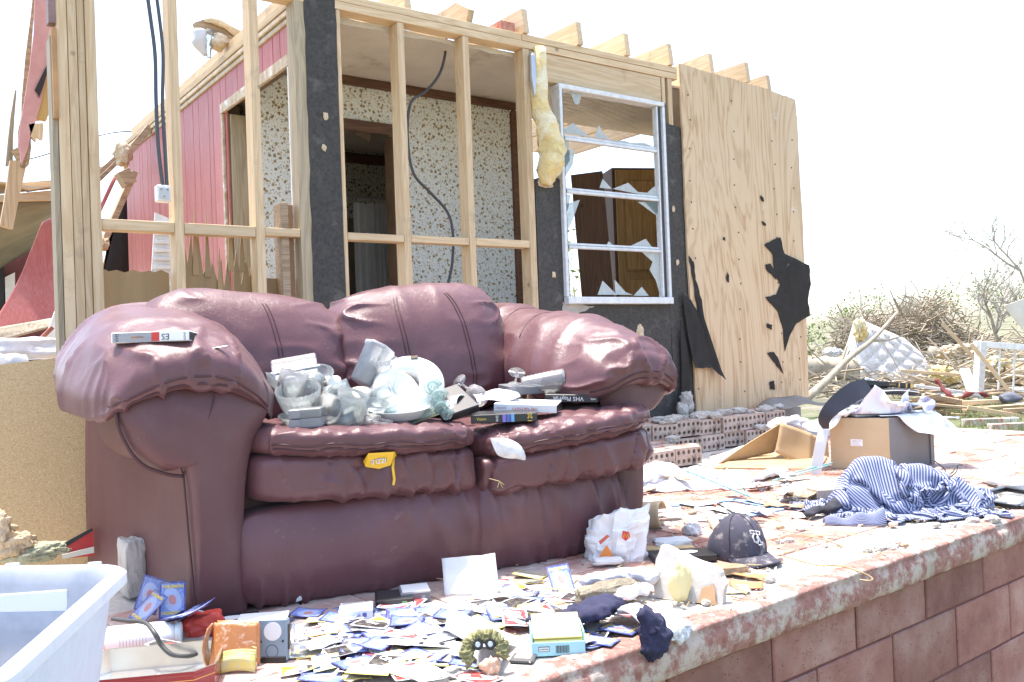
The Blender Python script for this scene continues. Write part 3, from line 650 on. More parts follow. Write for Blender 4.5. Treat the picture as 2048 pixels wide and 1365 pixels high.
shp = [[(1528, 490), (1550, 478), (1560, 476), (1568, 508), (1612, 532), (1615, 570), (1610, 600), (1614, 632), (1590, 648), (1578, 672), (1569, 703), (1566, 660), (1556, 625), (1530, 595), (1552, 590), (1560, 570), (1548, 545), (1545, 510)],
       [(1530, 530), (1540, 528), (1550, 545), (1552, 560), (1532, 540)], [(1376, 512), (1386, 525), (1390, 560), (1402, 600), (1412, 660), (1425, 705), (1438, 760), (1415, 735), (1395, 738), (1382, 735), (1370, 640), (1362, 585), (1380, 600), (1394, 625), (1385, 560)],
       [(1534, 706), (1546, 704), (1556, 718), (1566, 748), (1550, 728)], [(1532, 648), (1543, 650), (1542, 660), (1534, 656)], [(1538, 765), (1547, 762), (1548, 780), (1540, 778)],
       [(1520, 392), (1526, 396), (1527, 404), (1522, 402)], [(1523, 443), (1530, 447), (1531, 452), (1525, 450)], [(1453, 545), (1457, 552), (1456, 566), (1452, 560)], [(1446, 474), (1450, 476), (1450, 482), (1446, 480)], [(1360, 640), (1372, 690), (1380, 740), (1378, 800), (1362, 810)]]
for k, P in enumerate(shp): wpart('tar_scrap', poly(rag([pxz(a, b, WY - .024) for a, b in P], 4, .004, 30 + k), .003, lambda a, b, d: (a, WY - .026 - .0012 * (k % 3) - d - .09 * max(0., a - 5.42) ** 1.5 * 2 - (.5 * max(0., .75 - b) ** 2 if k == 2 else 0), b)), m_tarblk, ply)
# through the window: ceiling scrap, blind, open cabinet door, brown end wall
hp('end_wall', box(5.58, 5.62, WY + .05, 5.4, .19, 2.39), m_wall_brown); pass
hp('wall_edge', box(4.42, 4.7, WY + .095, WY + .12, .19, 2.39), pm('grey_board_back', (.25, .22, .19), (.18, .16, .13), 10))
# ================================================================== things hung in the house
CY_ = math.atan2(R0[1], R0[0])
bl = thing('window_blind', 'bent white slatted blind hanging inside the broken window', 'blind', (4.2, 4.45, 2.2))
for k in range(9):
    zz = 2.36 - k * .021; P = [(3.6 + .72 * q, 4.40 + .02 * math.sin(q * 3), zz - (.05 + .012 * k) * max(0, q - .2) ** 1.5 * 1.4 - .002 * k) for q in np.linspace(0, 1, 9)]
    V, F, _ = grid(9, 2, lambda u, v: np.stack([np.interp(u, np.linspace(0, 1, 9), [p[0] for p in P]), np.interp(u, np.linspace(0, 1, 9), [p[1] for p in P]) + v * .022, np.interp(u, np.linspace(0, 1, 9), [p[2] for p in P]) + v * .014], 1))
    wpart('slat', thicken(V, F, .0015), plain('blind_white', (.75, .74, .7), .5), bl, True)
wpart('head_rail', box(3.6, 4.36, 4.39, 4.43, 2.365, 2.394, .003), plain('blind_white', (.75, .74, .7), .5), bl)
wl_ = ay(1240, 600, 4.95); cab = thing('wardrobe', 'brown wooden wardrobe with raised panel door seen through the broken window', 'wardrobe', (wl_[0], wl_[1], .185), (0, 0, CY_ + R_(12)))
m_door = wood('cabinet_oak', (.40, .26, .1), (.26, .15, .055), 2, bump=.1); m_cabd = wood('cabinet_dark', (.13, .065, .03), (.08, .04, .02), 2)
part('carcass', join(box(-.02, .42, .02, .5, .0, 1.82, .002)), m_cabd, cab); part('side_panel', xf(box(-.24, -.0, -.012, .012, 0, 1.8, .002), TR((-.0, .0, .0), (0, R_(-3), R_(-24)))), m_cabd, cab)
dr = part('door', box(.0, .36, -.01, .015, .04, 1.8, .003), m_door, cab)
for za, zb_ in ((.12, .78), (.84, .98), (1.04, 1.72)): part('door_panel', box(.06, .30, -.022, -.011, za, zb_, .01), m_door, dr)
sc = thing('shower_curtain', 'white shower curtain hanging on rings in the dark bathroom', 'curtain', (2.8, 6.0, 1.0))
cx0, cx1 = ay(707, 400, 5.95)[0], ay(777, 400, 5.95)[0]; ztop = ay(740, 405, 5.95)[2]
V, F, _ = grid(90, 24, lambda u, v: np.stack([cx0 + (cx1 - cx0) * u * (1 + .06 * (1 - v)), 5.95 + .035 * np.sin(u * 38 + np.sin(u * 9) * 1.5) * (1 - .25 * v), .25 + (ztop - .25) * v - .012 * np.abs(np.sin(u * 19)) * v], 1))
wpart('curtain_sheet', (V, F), pm('curtain_vinyl', (.74, .73, .7), (.66, .65, .62), 3, .5, .05), sc, True)
rg_ = mesh('curtain_ring', tube([(.012 * math.cos(a), 0, .02 * math.sin(a)) for a in np.linspace(0, 2 * math.pi, 13)], .003, 5)); rg_.materials.append(plain('ring_white', (.7, .7, .68), .4))
for k in range(7):
    o = link('curtain_ring', rg_, None, None, (cx0 + .02 + (cx1 - cx0 - .04) * k / 6, 5.95, ztop + .02)); o.parent = sc; o.matrix_parent_inverse = mw(sc).inverted()
wpart('curtain_rod', tube([(2.2, 5.95, ztop + .035), (3.7, 5.95, ztop + .035)], .01, 8), m_steel, sc)
solo('hanging_panel_scrap', poly(rag([pxz(712, 258, BY + .35), pxz(742, 258, BY + .35), pxz(740, 290, BY + .35), pxz(728, 284, BY + .35), pxz(713, 276, BY + .35)], 3, .006, 3), .006, lambda a, b, d: (a, BY + .35 + d, b + .02)), pm('tan_scrap', (.6, .48, .33), None, 9), 'torn tan scrap dangling above the bathroom doorway', 'scrap')
# insulation strip by the window
def fluff(P, rad_, n=10, amp=.45, s=0, sq=(1, 1, 1)):
    P = np.array(smooth_path(P, 5)); k = len(P); rr = np.interp(np.linspace(0, 1, k), np.linspace(0, 1, len(rad_)), rad_); V, F = tube(P, rr, 18)
    N = vnorm(V, F); d = fbm(V * 22, 4, s) * .6 + fbm(V * 70, 3, s + 4) * .35; rr2 = np.repeat(rr, 18); V = V + N * (d * rr2 * amp)[:, None]; return V, F
solo('insulation_batt', fluff([pxz(1076, 98) [0:1] + (WY - .02,) + pxz(1076, 98)[1:], (3.235, WY - .03, 2.1), (3.27, WY - .045, 1.95), (3.3, WY - .05, 1.82), (3.27, WY - .05, 1.72), (3.25, WY - .035, 1.62)], [.035, .05, .065, .075, .07, .03], s=3, amp=.7), m_insul, 'yellow glass wool strip hanging out beside the broken window', 'insulation', smooth=True)
solo('foil_scrap', fluff([(3.2, WY - .02, 2.38), (3.2, WY - .03, 2.2), (3.215, WY - .03, 2.02)], [.02, .024, .008], s=7, amp=.7), plain('crinkled_foil', (.5, .5, .5), .3, Metallic=.6), 'crumpled grey foil facing along the insulation strip', 'foil', smooth=True)
# cables and socket box
cb = thing('electrical_box', 'white metal electrical box nailed to a stud with two dark cables', 'electrical box', ay(327, 390, WY - .03))
p0 = ay(327, 390, WY - .04); wpart('box', box(p0[0] - .028, p0[0] + .03, WY - .05, WY + .0, p0[2] - .03, p0[2] + .042, .004), m_white, cb); wpart('screw', join(*[mv(lathe([(.004, 0), (.003, .003)], 8), p0[0] + a, WY - .054, p0[2] + b) for a, b in ((-.012, .02), (.014, .02), (0, -.01))]), m_black, cb)
wpart('socket_face', box(p0[0] - .02, p0[0] + .022, WY - .054, WY - .051, p0[2] - .02, p0[2] + .03, .001), plain('socket_grey', (.5, .5, .48), .5), cb)
for pts in ([(290, -40), (300, 30), (310, 110), (312, 200), (316, 290), (325, 372)], [(308, -40), (318, 30), (326, 110), (325, 210), (330, 300), (334, 374)]):
    wpart('cable', tube(smooth_path([ay(a, b, WY - .03) for a, b in pts], 5), .0085, 6), plain('grey_cable', (.07, .07, .075), .5), cb, True)
solo('loose_cable', tube(smooth_path([ay(a, b, 4.35) for a, b in ((893, 62), (890, 110), (878, 150), (850, 185), (822, 205), (815, 270), (826, 345), (860, 385), (895, 425), (906, 470), (904, 530), (895, 575), (890, 640))], 5), .008, 6), plain('grey_cable', (.07, .07, .075), .5), 'dark cable looping down from the ceiling across the wallpaper', 'cable', smooth=True)
# white louvred panel standing behind the studs
lp = thing('louvred_panel', 'white louvred plastic panel propped behind the left studs', 'panel', (1.45, 5.6, .5))
pA = [ay(a, b, 5.5) for a, b in ((310, 425), (340, 438), (345, 600), (300, 600))]
wpart('sheet', poly([(p[0], p[2]) for p in pA], .012, lambda a, b, d: (a, 5.5 + d, b)), m_white, lp)
for k in range(9): z = pA[3][2] + .03 + k * .05; wpart('louvre', box(pA[3][0] + .015 + .004 * k, pA[3][0] + .12, 5.484, 5.498, z, z + .022, .002), m_white, lp)
# ================================================================== sofa
from mathutils.kdtree import KDTree
sofa = thing('loveseat', 'wrinkled burgundy leather loveseat with puffy rolled arms on the porch', 'sofa', (.703, 2.354, 0), (0, 0, -.10559))
SM = mw(sofa); SMi = SM.inverted()
t = NT('burgundy_leather'); v = t.coord('Object'); n1 = t.noise(v, 3.5, 6, .6); n2 = t.noise(v, 26, 6, .65, .8); n3 = t.noise(v, 90, 4, .6); n6 = t.noise(v, 9, 7, .7, 1.2)
vo = t.n('TexVoronoi'); vo.inputs['Scale'].default_value = 260; t.t.links.new(v, vo.inputs['Vector'])
c = t.ramp(n1, [(.3, (.098, .034, .037)), (.7, (.132, .056, .06))]); c = t.mix(t.ramp(n6, [(.55, 0), (.8, .35)]), c, (.15, .08, .085)); c = t.mix(t.ramp(n2, [(.64, 0), (.76, .35)]), c, (.28, .22, .2)); c = t.mix(t.ramp(t.noise(v, 55, 5, .7), [(.70, 0), (.73, .6)]), c, (.45, .4, .36))
rr_ = t.ramp(n6, [(.3, .31), (.7, .46)]); q = t.n('TexNoise'); q.inputs['Scale'].default_value = 8; q.inputs['Detail'].default_value = 5; q.inputs['Distortion'].default_value = 2.2; t.t.links.new(v, q.inputs['Vector'])
rdg = t.math('ABSOLUTE', t.math('SUBTRACT', q.outputs[0], .5)); hgt = t.math('ADD', t.math('MULTIPLY', rdg, 1.6), t.math('MULTIPLY', n3, .25)); nb = t.bump(hgt, .11, .008); q3 = t.n('TexNoise'); q3.inputs['Scale'].default_value = 34; q3.inputs['Detail'].default_value = 6; q3.inputs['Distortion'].default_value = 3.; t.t.links.new(t.coord('Object', (1, 1, .45)), q3.inputs['Vector']); cr3 = t.ramp(t.math('ABSOLUTE', t.math('SUBTRACT', q3.outputs[0], .5)), [(.0, 0), (.05, 1)]); nb = t.bump(cr3, .22, .0014, nb); nb = t.bump(vo.outputs['Distance'], .06, .0008, nb)
m_leather = t.fin(c, rr_, nb, Specular_IOR_Level=.5, Sheen_Weight=.06, Sheen_Roughness=.5)
t = NT('leather_smooth'); v = t.coord('Object'); n1 = t.noise(v, 2.5, 6, .6); n2 = t.noise(v, 40, 5, .7); n6 = t.noise(v, 6, 8, .75)
c = t.ramp(n1, [(.3, (.094, .037, .04)), (.7, (.125, .06, .06))]); c = t.mix(t.ramp(n6, [(.5, 0), (.75, .4)]), c, (.15, .098, .09)); c = t.mix(t.ramp(n2, [(.7, 0), (.76, .35)]), c, (.32, .27, .24))
m_leather2 = t.fin(c, .48, t.bump(n2, .08, .002), Specular_IOR_Level=.4)
m_seam = plain('leather_seam', (.06, .018, .02), .55)
m_stuff = pm('polyester_stuffing', (.8, .8, .8), (.62, .62, .64), 30, .9, .8, 90, .01, rnd=0)

def lines(P, amp, freq, s, k=3.): return amp * np.clip(ridge(P * np.array(freq), s), 0, 1) ** k
def cush(name, sx, sy, sz, fn, n=40, p=5., wr=None, mat=m_leather, parent=None):
    """fn maps the puffed box (x, y, z arrays, unit cube coords Q) into sofa coordinates; wr gives the wrinkle height"""
    V, F, Q = rbox(sx, sy, sz, n, p); V = fn(V, Q); N = vnorm(V, F)
    if wr is not None: V = V + N * wr(V, Q)[:, None]
    o = part(name, (V, F), mat, parent or sofa, True); return o
def surf(fn, sx, sy, sz, p, pts):
    Q = np.array(pts, float); L = (np.abs(Q) ** p).sum(1) ** (1 / p); V = Q / L[:, None] * np.array([sx / 2, sy / 2, sz / 2]); return fn(V, Q)
def piping(o, fn, sx, sy, sz, p, pts, r=.004, off=0.):
    P = surf(fn, sx, sy, sz, p, pts); kd = KDTree(len(o.data.vertices))
    for v_ in o.data.vertices: kd.insert(v_.co, v_.index)
    kd.balance(); Q = []
    for q_ in P:
        hits = kd.find_n(Vector(q_), 3); w_ = [1 / (h[2] + 1e-4) for h in hits]; c_ = sum((h[0] * w for h, w in zip(hits, w_)), Vector()) / sum(w_); n_ = o.data.vertices[hits[0][1]].normal; d_ = (Vector(q_) - c_).dot(n_); Q.append(np.array(Vector(q_) - n_ * (d_ - r * .25)))
    Q = np.array(Q); Q[1:-1] = (Q[:-2] + 2 * Q[1:-1] + Q[2:]) / 4; P = Q; part('seam', tube(P, r, 6), m_seam, o, True)

# hidden frame, side and back panels
part('frame', box(.06, 1.36, .10, .84, .03, .3), m_leather2, sofa); part('back_frame', xf(box(.0, 1.42, -.05, .05, .0, .52, .02), TR((0, .80, .28), (R_(-8), 0, 0))), m_leather2, sofa)
def side(x_front, x_back, top):
    def f(u, v):
        x = x_front + (x_back - x_front) * u; y = .012 + .81 * u
        return np.stack([x + .006 * np.sin(v * 3 + u * 4), y, .015 + (top - .015) * v], 1)
    V, F, _ = grid(24, 20, f); return thicken(V, F, .03)
part('side_panel', side(-.012, -.185, .6), m_leather2, sofa, True); part('side_panel', side(1.40, 1.5, .6), m_leather2, sofa, True)
part('foot', lathe([(.03, .0), (.035, .03)], 10), m_black, sofa)
# front rail, puffed and pleated at its right half
def f_rail(V, Q):
    V = V.copy(); V[:, 0] += .75; V[:, 1] += .055; V[:, 2] += .138
    V[:, 2] += -.02 * (V[:, 2] < .05) * 0; V[:, 1] -= .03 * np.sin(np.clip(V[:, 2] / .27, 0, 1) * math.pi) * (V[:, 1] < .05); return V
def w_rail(V, Q):
    xr = np.clip((V[:, 0] - .35) / .4, 0, 1); top = np.clip((V[:, 2] - .12) / .14, 0, 1); bot = np.clip((.1 - V[:, 2]) / .1, 0, 1)
    a = lines(V + .15 * V[:, [2, 0, 1]], 1, (19, 3, 2.5), 3, 1.5) * np.clip(top + .3, 0, 1) * xr * .024 + lines(V, 1, (17, 3, 3), 6, 1.5) * bot * .016 + .004 * fbm(V * 6, 2, 4)
    a += -.012 * np.exp(-((V[:, 0] - .80 - .1 * (V[:, 2] - .13)) / .012) ** 2) * (V[:, 1] < .06); return a
rail = cush('front_rail', 1.33, .12, .278, f_rail, 130, 7., w_rail)
# arm fronts: outline with bulge
def arm_front(name, outl, cx, cz, flip=False):
    P = np.array(smooth_path(outl + outl[:1], 6))[:-1]; k = len(P); rs = np.linspace(0, 1, 13); V = []; F = []
    for r in rs:
        for q in P:
            x, z = cx + (q[0] - cx) * r, cz + (q[1] - cz) * r; V.append((x, .012 - .052 * (1 - r ** 3.2), z))
    V = np.array(V); V[:, 1] += -.004 * fbm(V * 9, 2, 5) - .006 * lines(V, 1, (7, 1, 3), 3, 3)
    for i in range(len(rs) - 1):
        for j in range(k): F.append((i * k + j, i * k + (j + 1) % k, (i + 1) * k + (j + 1) % k, (i + 1) * k + j))
    return part(name, (V, F), m_leather2, sofa, True)
oL = [(-.02, .0), (.105, .0), (.108, .25), (.13, .42), (.19, .56), (.14, .64), (0, .67), (-.14, .64), (-.19, .56), (-.178, .5), (-.14, .43), (-.085, .395), (-.044, .385), (-.03, .2)]
af = arm_front('arm_front', oL, .0, .42)
seam3 = lambda pts, o=None, r=.003: part('seam', tube(smooth_path(pts, 6), r, 6), m_seam, o or sofa, True)
seam3([(-.02, -.004, .01), (-.032, -.006, .2), (-.042, -.008, .385)], af); seam3([(-.042, -.008, .385), (-.08, -.012, .5), (-.10, -.022, .62)], af, .0022); seam3([(-.042, -.008, .385), (.01, -.036, .5), (.05, -.03, .62)], af, .0022); seam3([(-.042, -.008, .385), (.06, -.034, .46), (.14, -.016, .54)], af, .0022)
seam3([(-.195, .004, .56), (-.185, .0, .5), (-.145, -.002, .425), (-.085, -.004, .39), (-.044, -.006, .38)], af, .005)
part('scroll_side', rbox(.2, .78, .24, 20, 4.)[:2] if False else (lambda s: (s[0] * 1.0 + np.array([-.09, .40, .53]), s[1]))(rbox(.2, .76, .25, 20, 3.)[:2]), m_leather2, sofa, True)
oR = [(1.30, .0), (1.40, .0), (1.41, .25), (1.43, .42), (1.5, .46), (1.565, .53), (1.56, .6), (1.48, .655), (1.38, .66), (1.28, .62), (1.26, .53), (1.29, .42), (1.3, .2)]
afr = arm_front('arm_front', oR, 1.4, .45)
for a, b in ((1.33, .60), (1.39, .63), (1.45, .62)): seam3([(1.40, -.02, .40), ((1.4 + a) / 2, -.036, .5), (a, -.022, b)], afr, .0022)
part('scroll_side', (lambda s: (s[0] + np.array([1.50, .40, .53]), s[1]))(rbox(.16, .76, .24, 20, 3.)[:2]), m_leather2, sofa, True)
# arm pillows: saddle draped over the scroll
def f_armL(V, Q):
    V = V.copy(); x = V[:, 0]; y = V[:, 1]; yy = (y + .42) / .84
    hw = .225; a = np.clip(x / hw, -1.15, 1.15)
    z = V[:, 2] - (.135 + .035 * (x > 0)) * np.abs(a) ** 2.4 * (1.0 - .2 * yy)
    X = -.005 - .02 * yy + x * (1 - .0 * yy); X = X - .045 * np.sin(np.clip(yy, 0, 1) * math.pi) * (x < 0)
    return np.stack([X, -.045 + .42 + y, .648 + .17 * np.clip(yy, 0, 1) ** .9 + z + .012 * np.sin(yy * 5)], 1)
def w_arm(V, Q):
    fr = np.clip((.16 - V[:, 1]) / .18, 0, 1); a = .006 * fbm(V * 4, 2, 3) + .016 * lines(V, 1, (16, 4, 14), 8, 3) * fr + .013 * lines(V, 1, (3, 9, 5), 12, 2) * (1 - fr * .6) + .004 * lines(V, 1, (8, 16, 8), 15, 1.5)
    return a
armL = cush('arm_pillow', .475, .86, .15, f_armL, 56, 3.6, w_arm)
for zz in (-.2, -.42): piping(armL, f_armL, .475, .86, .153, 3.6, [(u, -1, zz) for u in np.linspace(-.93, .93, 50)], .0032)
def f_armR(V, Q):
    V = V.copy(); x = V[:, 0]; y = V[:, 1]; yy = (y + .42) / .84; a = np.clip(x / .21, -1.15, 1.15)
    z = V[:, 2] - .135 * np.abs(a) ** 2.3
    return np.stack([1.405 - .075 * yy + x, -.05 + .42 + y, .60 + .20 * np.clip(yy, 0, 1) ** .8 + z + .01 * np.sin(yy * 6)], 1)
armR = cush('arm_pillow', .43, .88, .16, f_armR, 56, 3.6, w_arm)
for zz in (-.2, -.42): piping(armR, f_armR, .43, .88, .163, 3.6, [(u, -1, zz) for u in np.linspace(-.93, .93, 50)], .0032)
for yq in (.15, .5): piping(armR, f_armR, .43, .88, .163, 3.6, [(u, yq + .12 * u, 1) for u in np.linspace(-.9, .95, 30)], .0022)
# back cushions
def f_back(x0, x1, z0, z1, y0, lean, sl, sag=0., hump=0.):
    def f(V, Q):
        u = V[:, 0] / (x1 - x0) + .5; w = V[:, 2] / (z1 - z0) + .5
        X = x0 + (x1 - x0) * u; Z = z0 + (z1 - z0) * w - sl * (u - .5) * np.clip(w, 0, 1) + hump * np.sin(np.clip(u, 0, 1) * math.pi) * np.clip(w, 0, 1)
        puff = 1 + .25 * np.sin(np.clip(w, 0, 1) * math.pi * .9)
        Y = y0 + lean * w + V[:, 1] * puff - sag * np.clip(.35 - w, 0, 1); return np.stack([X, Y, Z], 1)
    return f
def w_back(s):
    def w(V, Q):
        edge = np.clip(1.6 * (np.abs(Q[:, 0]) - .45), 0, 1); low = np.clip(-Q[:, 2] * 1.5, 0, 1)
        return .008 * fbm(V * 4, 2, s) + .014 * lines(V, 1, (9, 6, 16), s + 2, 3) * np.maximum(edge, low) + .004 * lines(V, 1, (8, 6, 12), s + 5, 1.5)
    return w
fbL = f_back(-.06, .62, .44, .90, .54, .13, .06, .0, -.005); bL = cush('back_cushion', .68, .25, .46, fbL, 56, 3.4, w_back(21))
fbR = f_back(.545, 1.225, .46, .905, .52, .14, -.05, .0, .012); bR = cush('back_cushion', .68, .27, .46, fbR, 56, 3.4, w_back(33))
for o, fn, sz, us in ((bL, fbL, (.68, .254, .464), (.12, .16)), (bR, fbR, (.68, .274, .464), (-.42, -.38, .28, .32))):
    for u in us: piping(o, fn, *sz, 3.4, [(u + .06 * (1 - w), -1, w) for w in np.linspace(-.9, .6, 30)] + [(u - .0, -1 + .3 * k, 1) for k in range(1, 5)] if False else [(u + .06 * (1 - w), -1, w) for w in np.linspace(-.95, .98, 40)], .0024)
# seat cushions: plump lower box and quilted top layer, right one slipped forward and torn
def f_seat(x0, x1, z0, z1, yf, yb, dzl, dyl, sagc=0.):
    def f(V, Q):
        u = V[:, 0] / (x1 - x0) + .5; v_ = V[:, 1] / (yb - yf) + .5; w = V[:, 2] / (z1 - z0)
        X = x0 + (x1 - x0) * u; Y = yf + (yb - yf) * v_ + dyl * (.5 - u); Z = (z0 + z1) / 2 + V[:, 2] + dzl * (u - .5) - sagc * np.sin(np.clip(u, 0, 1) * math.pi) * np.sin(np.clip(v_, 0, 1) * math.pi)
        return np.stack([X, Y, Z], 1)
    return f
def w_low(s):
    def w(V, Q):
        fr = np.clip((.05 - V[:, 1]) / .08, 0, 1)
        return .003 * fbm(V * 7, 2, s) + fr * (.016 * lines(V + .25 * V[:, [2, 0, 1]], 1, (15, 2, 5), s + 1, 2) - .013 * lines(V - .3 * V[:, [2, 0, 1]], 1, (17, 2, 6), s + 3, 4)) * np.clip((V[:, 0] - .25) / .2 + .35, .25, 1)
    return w
def w_top(s):
    def w(V, Q):
        d = V[:, 0] + V[:, 1] * .9; e = V[:, 0] - V[:, 1] * .9; c_ = np.abs(np.sin(d * 30 + vn(V * 9, s))) ** .6 * np.abs(np.sin(e * 30 + vn(V * 9, s + 1))) ** .6
        fr = np.clip((.16 - V[:, 1]) / .14, 0, 1)
        return .003 * fbm(V * 8, 2, s) + fr * .011 * (c_ - .6) * (Q[:, 2] > -.7) * np.clip((V[:, 0] - .2) * 4, .2, 1) + .005 * lines(V, 1, (26, 16, 18), s + 3, 3)
    return w
fll = f_seat(.115, .815, .265, .41, -.055, .62, -.035, 0.); cush('seat_cushion', .70, .675, .148, fll, 80, 6., w_low(41))
flt = f_seat(.105, .825, .385, .485, -.095, .60, -.035, 0., .018); slt = cush('seat_top', .72, .695, .1, flt, 70, 3.6, w_top(51))
for zz in (-.15, -.4): piping(slt, flt, .72, .695, .103, 3.6, [(u, -1, zz + .08 * math.sin(u * 13)) for u in np.linspace(-.95, .95, 70)], .003)
frl = f_seat(.80, 1.43, .25, .385, -.105, .6, .06, .045); cush('seat_cushion', .63, .70, .138, frl, 80, 6., w_low(61))
frt = f_seat(.795, 1.455, .365, .465, -.135, .6, .07, .04, .008); srt = cush('seat_top', .66, .735, .105, frt, 70, 3.6, w_top(71))
for zz in (-.1, -.4): piping(srt, frt, .66, .735, .108, 3.6, [(u, -1, zz + .05 * math.sin(u * 11)) for u in np.linspace(-.95, .95, 70)], .003)
# torn corner with stuffing showing, and tears low on the rail
def tear(name, P, y, puff, s):
    P = np.array(smooth_path(P + P[:1], 3))[:-1]; k = len(P); cen = P.mean(0); V = []; F = []; rs = np.linspace(0, 1, 7)
    for r in rs:
        for q in P: V.append((cen[0] + (q[0] - cen[0]) * r, y(q[0]) - puff * (1 - r ** 2), cen[1] + (q[1] - cen[1]) * r))
    V = np.array(V); V[:, 1] += .004 * fbm(V * 40, 3, s)
    for i in range(6):
        for j in range(k): F.append((i * k + j, i * k + (j + 1) % k, (i + 1) * k + (j + 1) % k, (i + 1) * k + j))
    return part(name, (V, F), m_stuff, sofa, True)
tear('stuffing', [(.782, .418), (.80, .372), (.83, .356), (.87, .35), (.898, .345), (.885, .385), (.84, .412)], lambda x: -.128, .022, 2)
tear('stuffing', [(.235, .012), (.25, .05), (.265, .09), (.268, .05), (.262, .02)], lambda x: -.006, .006, 3); tear('stuffing', [(.07, .055), (.078, .075), (.08, .12), (.086, .08), (.092, .056)], lambda x: -.004, .004, 4)
# ================================================================== placing things on the sofa
from mathutils.bvhtree import BVHTree
_V = []; _F = []
for o in sofa.children:
    if o.type == 'MESH' and o.name.split('.')[0] in ('arm_pillow', 'back_cushion', 'seat_cushion', 'seat_top', 'front_rail', 'arm_front'):
        b = len(_V); _V += [SM @ v.co for v in o.data.vertices]; _F += [tuple(i + b for i in p.vertices) for p in o.data.polygons]
_bvh = BVHTree.FromPolygons(_V, _F)
def on_sofa(px, py):
    d = ray(px, py); h = _bvh.ray_cast(Vector(CC), Vector(d).normalized()); return np.array(h[0]) if h[0] else az(px, py, .46)
def drop(x, y, z=1.2):
    h = _bvh.ray_cast(Vector((x, y, z)), Vector((0, 0, -1))); return h[0].z if h[0] else 0.
def SL(px, py, y):
    """point under a pixel on the upright plane at depth y of the sofa"""
    yd = np.array(SM.to_3x3() @ Vector((0, 1, 0))); o_ = np.array(SM.translation); d = ray(px, py); return CC + d * (((o_ - CC) @ yd + y) / (d @ yd))
def heaphit(px, py): return SL(px, py, .05 + .22 * min(max((852 - py) / 100., 0.), 1.))
CY = math.atan2(R0[1], R0[0])                    # yaw of the picture's rightward direction
m_glass = glass('whitened_glass', (.92, .95, .94), .04, .17); m_glass2 = glass('clear_plastic', (.95, .96, .96), .04, .2); m_frost = glass('frosted_glass', (.8, .82, .84), .3, .5)
m_china = pm('white_china', (.78, .78, .76), (.7, .71, .7), 5, .25, .03, rnd=.03); m_greyp = pm('grey_plastic', (.26, .26, .27), (.2, .2, .21), 9, .4, .05)
m_paperw = pm('white_paper', (.68, .68, .67), (.6, .6, .59), 5, .8, .06, rnd=.05)
INK = {k: plain('ink_' + k, c, .6) for k, c in dict(black=(.02, .02, .022), white=(.78, .78, .78), red=(.55, .05, .035), orange=(.75, .28, .04), grey=(.3, .3, .31), yellow=(.75, .55, .08), blue=(.08, .12, .4), purple=(.22, .16, .5), cyan=(.14, .36, .62), green=(.12, .33, .12), pale=(.6, .66, .7), navy=(.03, .035, .12), ltblue=(.35, .6, .68)).items()}
def vhs(label, cat, px, py, yawd, base, bands=(), texts=(), L=.195, D=.105, T=.027, hitf=None, pitchd=0., rolld=0., name='video_tape', z=None, group=None):
    p = hitf(px, py) if hitf else az(px, py, z or 0)
    o = thing(name, label, cat, p, (R_(pitchd), R_(rolld), CY + R_(yawd)), group)
    b = part('sleeve', box(-L / 2, L / 2, 0, D, .001, T, .0018), base, o)
    part('cassette', box(L / 2 - .001, L / 2 + .0015, .004, D - .004, .004, T - .003, .001), m_black, o)
    for k, (a, c_, col) in enumerate(bands): part('spine_band', box(-L / 2 + a * L, -L / 2 + c_ * L, -.0008, .0, .0022, T - .0014), INK[col], b)
    for s_, a, sz, col, flip in texts:
        M = TR((-L / 2 + a * L, -.0012, T / 2), (R_(90), 0, 0)) @ TR((0, 0, 0), (0, 0, R_(180 if flip == 1 else (90 if flip == 2 else 0))))
        text(s_, sz, INK[col], b, M)
    return o
pw = pm('card_sleeve_white', (.76, .76, .76), (.7, .7, .7), 6, .5, .04, rnd=.03); pb = pm('card_sleeve_black', (.022, .022, .024), (.035, .035, .036), 8, .35, .04, rnd=.03); pg = pm('card_sleeve_grey', (.2, .2, .21), None, 8, .45, .04)
vhs('white and grey video tape box lying on the puffy left sofa arm', 'video tape', 300, 688, 1.5, pw, [(.02, .52, 'grey'), (.52, .62, 'red')], [('VHS', .08, .013, 'black', 2), ('T-120', .34, .012, 'orange', 1), ('Dynamicron', .34, .006, 'black', 1), ('ES', .7, .022, 'black', 1), ('SONY', .95, .008, 'black', 2)], hitf=lambda a, b: on_sofa(a, b) + np.array([0, 0, .004]), pitchd=-4)
vhs('black video sleeve with purple stripes at the front of the right seat', 'video tape', 1008, 846, 1, pb, [(.48, .53, 'purple'), (.54, .6, 'blue'), (.61, .66, 'cyan')], [('VHS', .4, .011, 'white', 2), ('120', .9, .02, 'yellow', 2), ('Vision', .16, .012, 'yellow', 0)], L=.2, hitf=lambda a, b: SL(a, b, -.03), pitchd=2)
vhs('white video box with red lettering leaning across the black ones', 'video tape', 1050, 826, -12, pw, [(.0, .22, 'pale')], [('THE NATIVITY', .5, .013, 'red', 1), ('EASTER', .12, .009, 'red', 1)], L=.2, hitf=lambda a, b: SL(a, b, .02), pitchd=5, rolld=3)
vhs('black video box with white lettering at the back of the right seat', 'video tape', 1142, 806, -14, pb, [], [('VHS PlayPak', .45, .02, 'white', 1), ('VHS', .92, .01, 'white', 1)], L=.175, D=.11, hitf=lambda a, b: (lambda q: np.array([q[0], q[1], max(q[2], drop(q[0], q[1]) + .006)]))(SL(a, b, .04)), pitchd=3, rolld=2)
vhs('charcoal video case end poking out behind the white tape box', 'video case', 1060, 790, 35, pg, [], [], L=.12, D=.1, hitf=lambda a, b: SL(a, b, .14), pitchd=6)
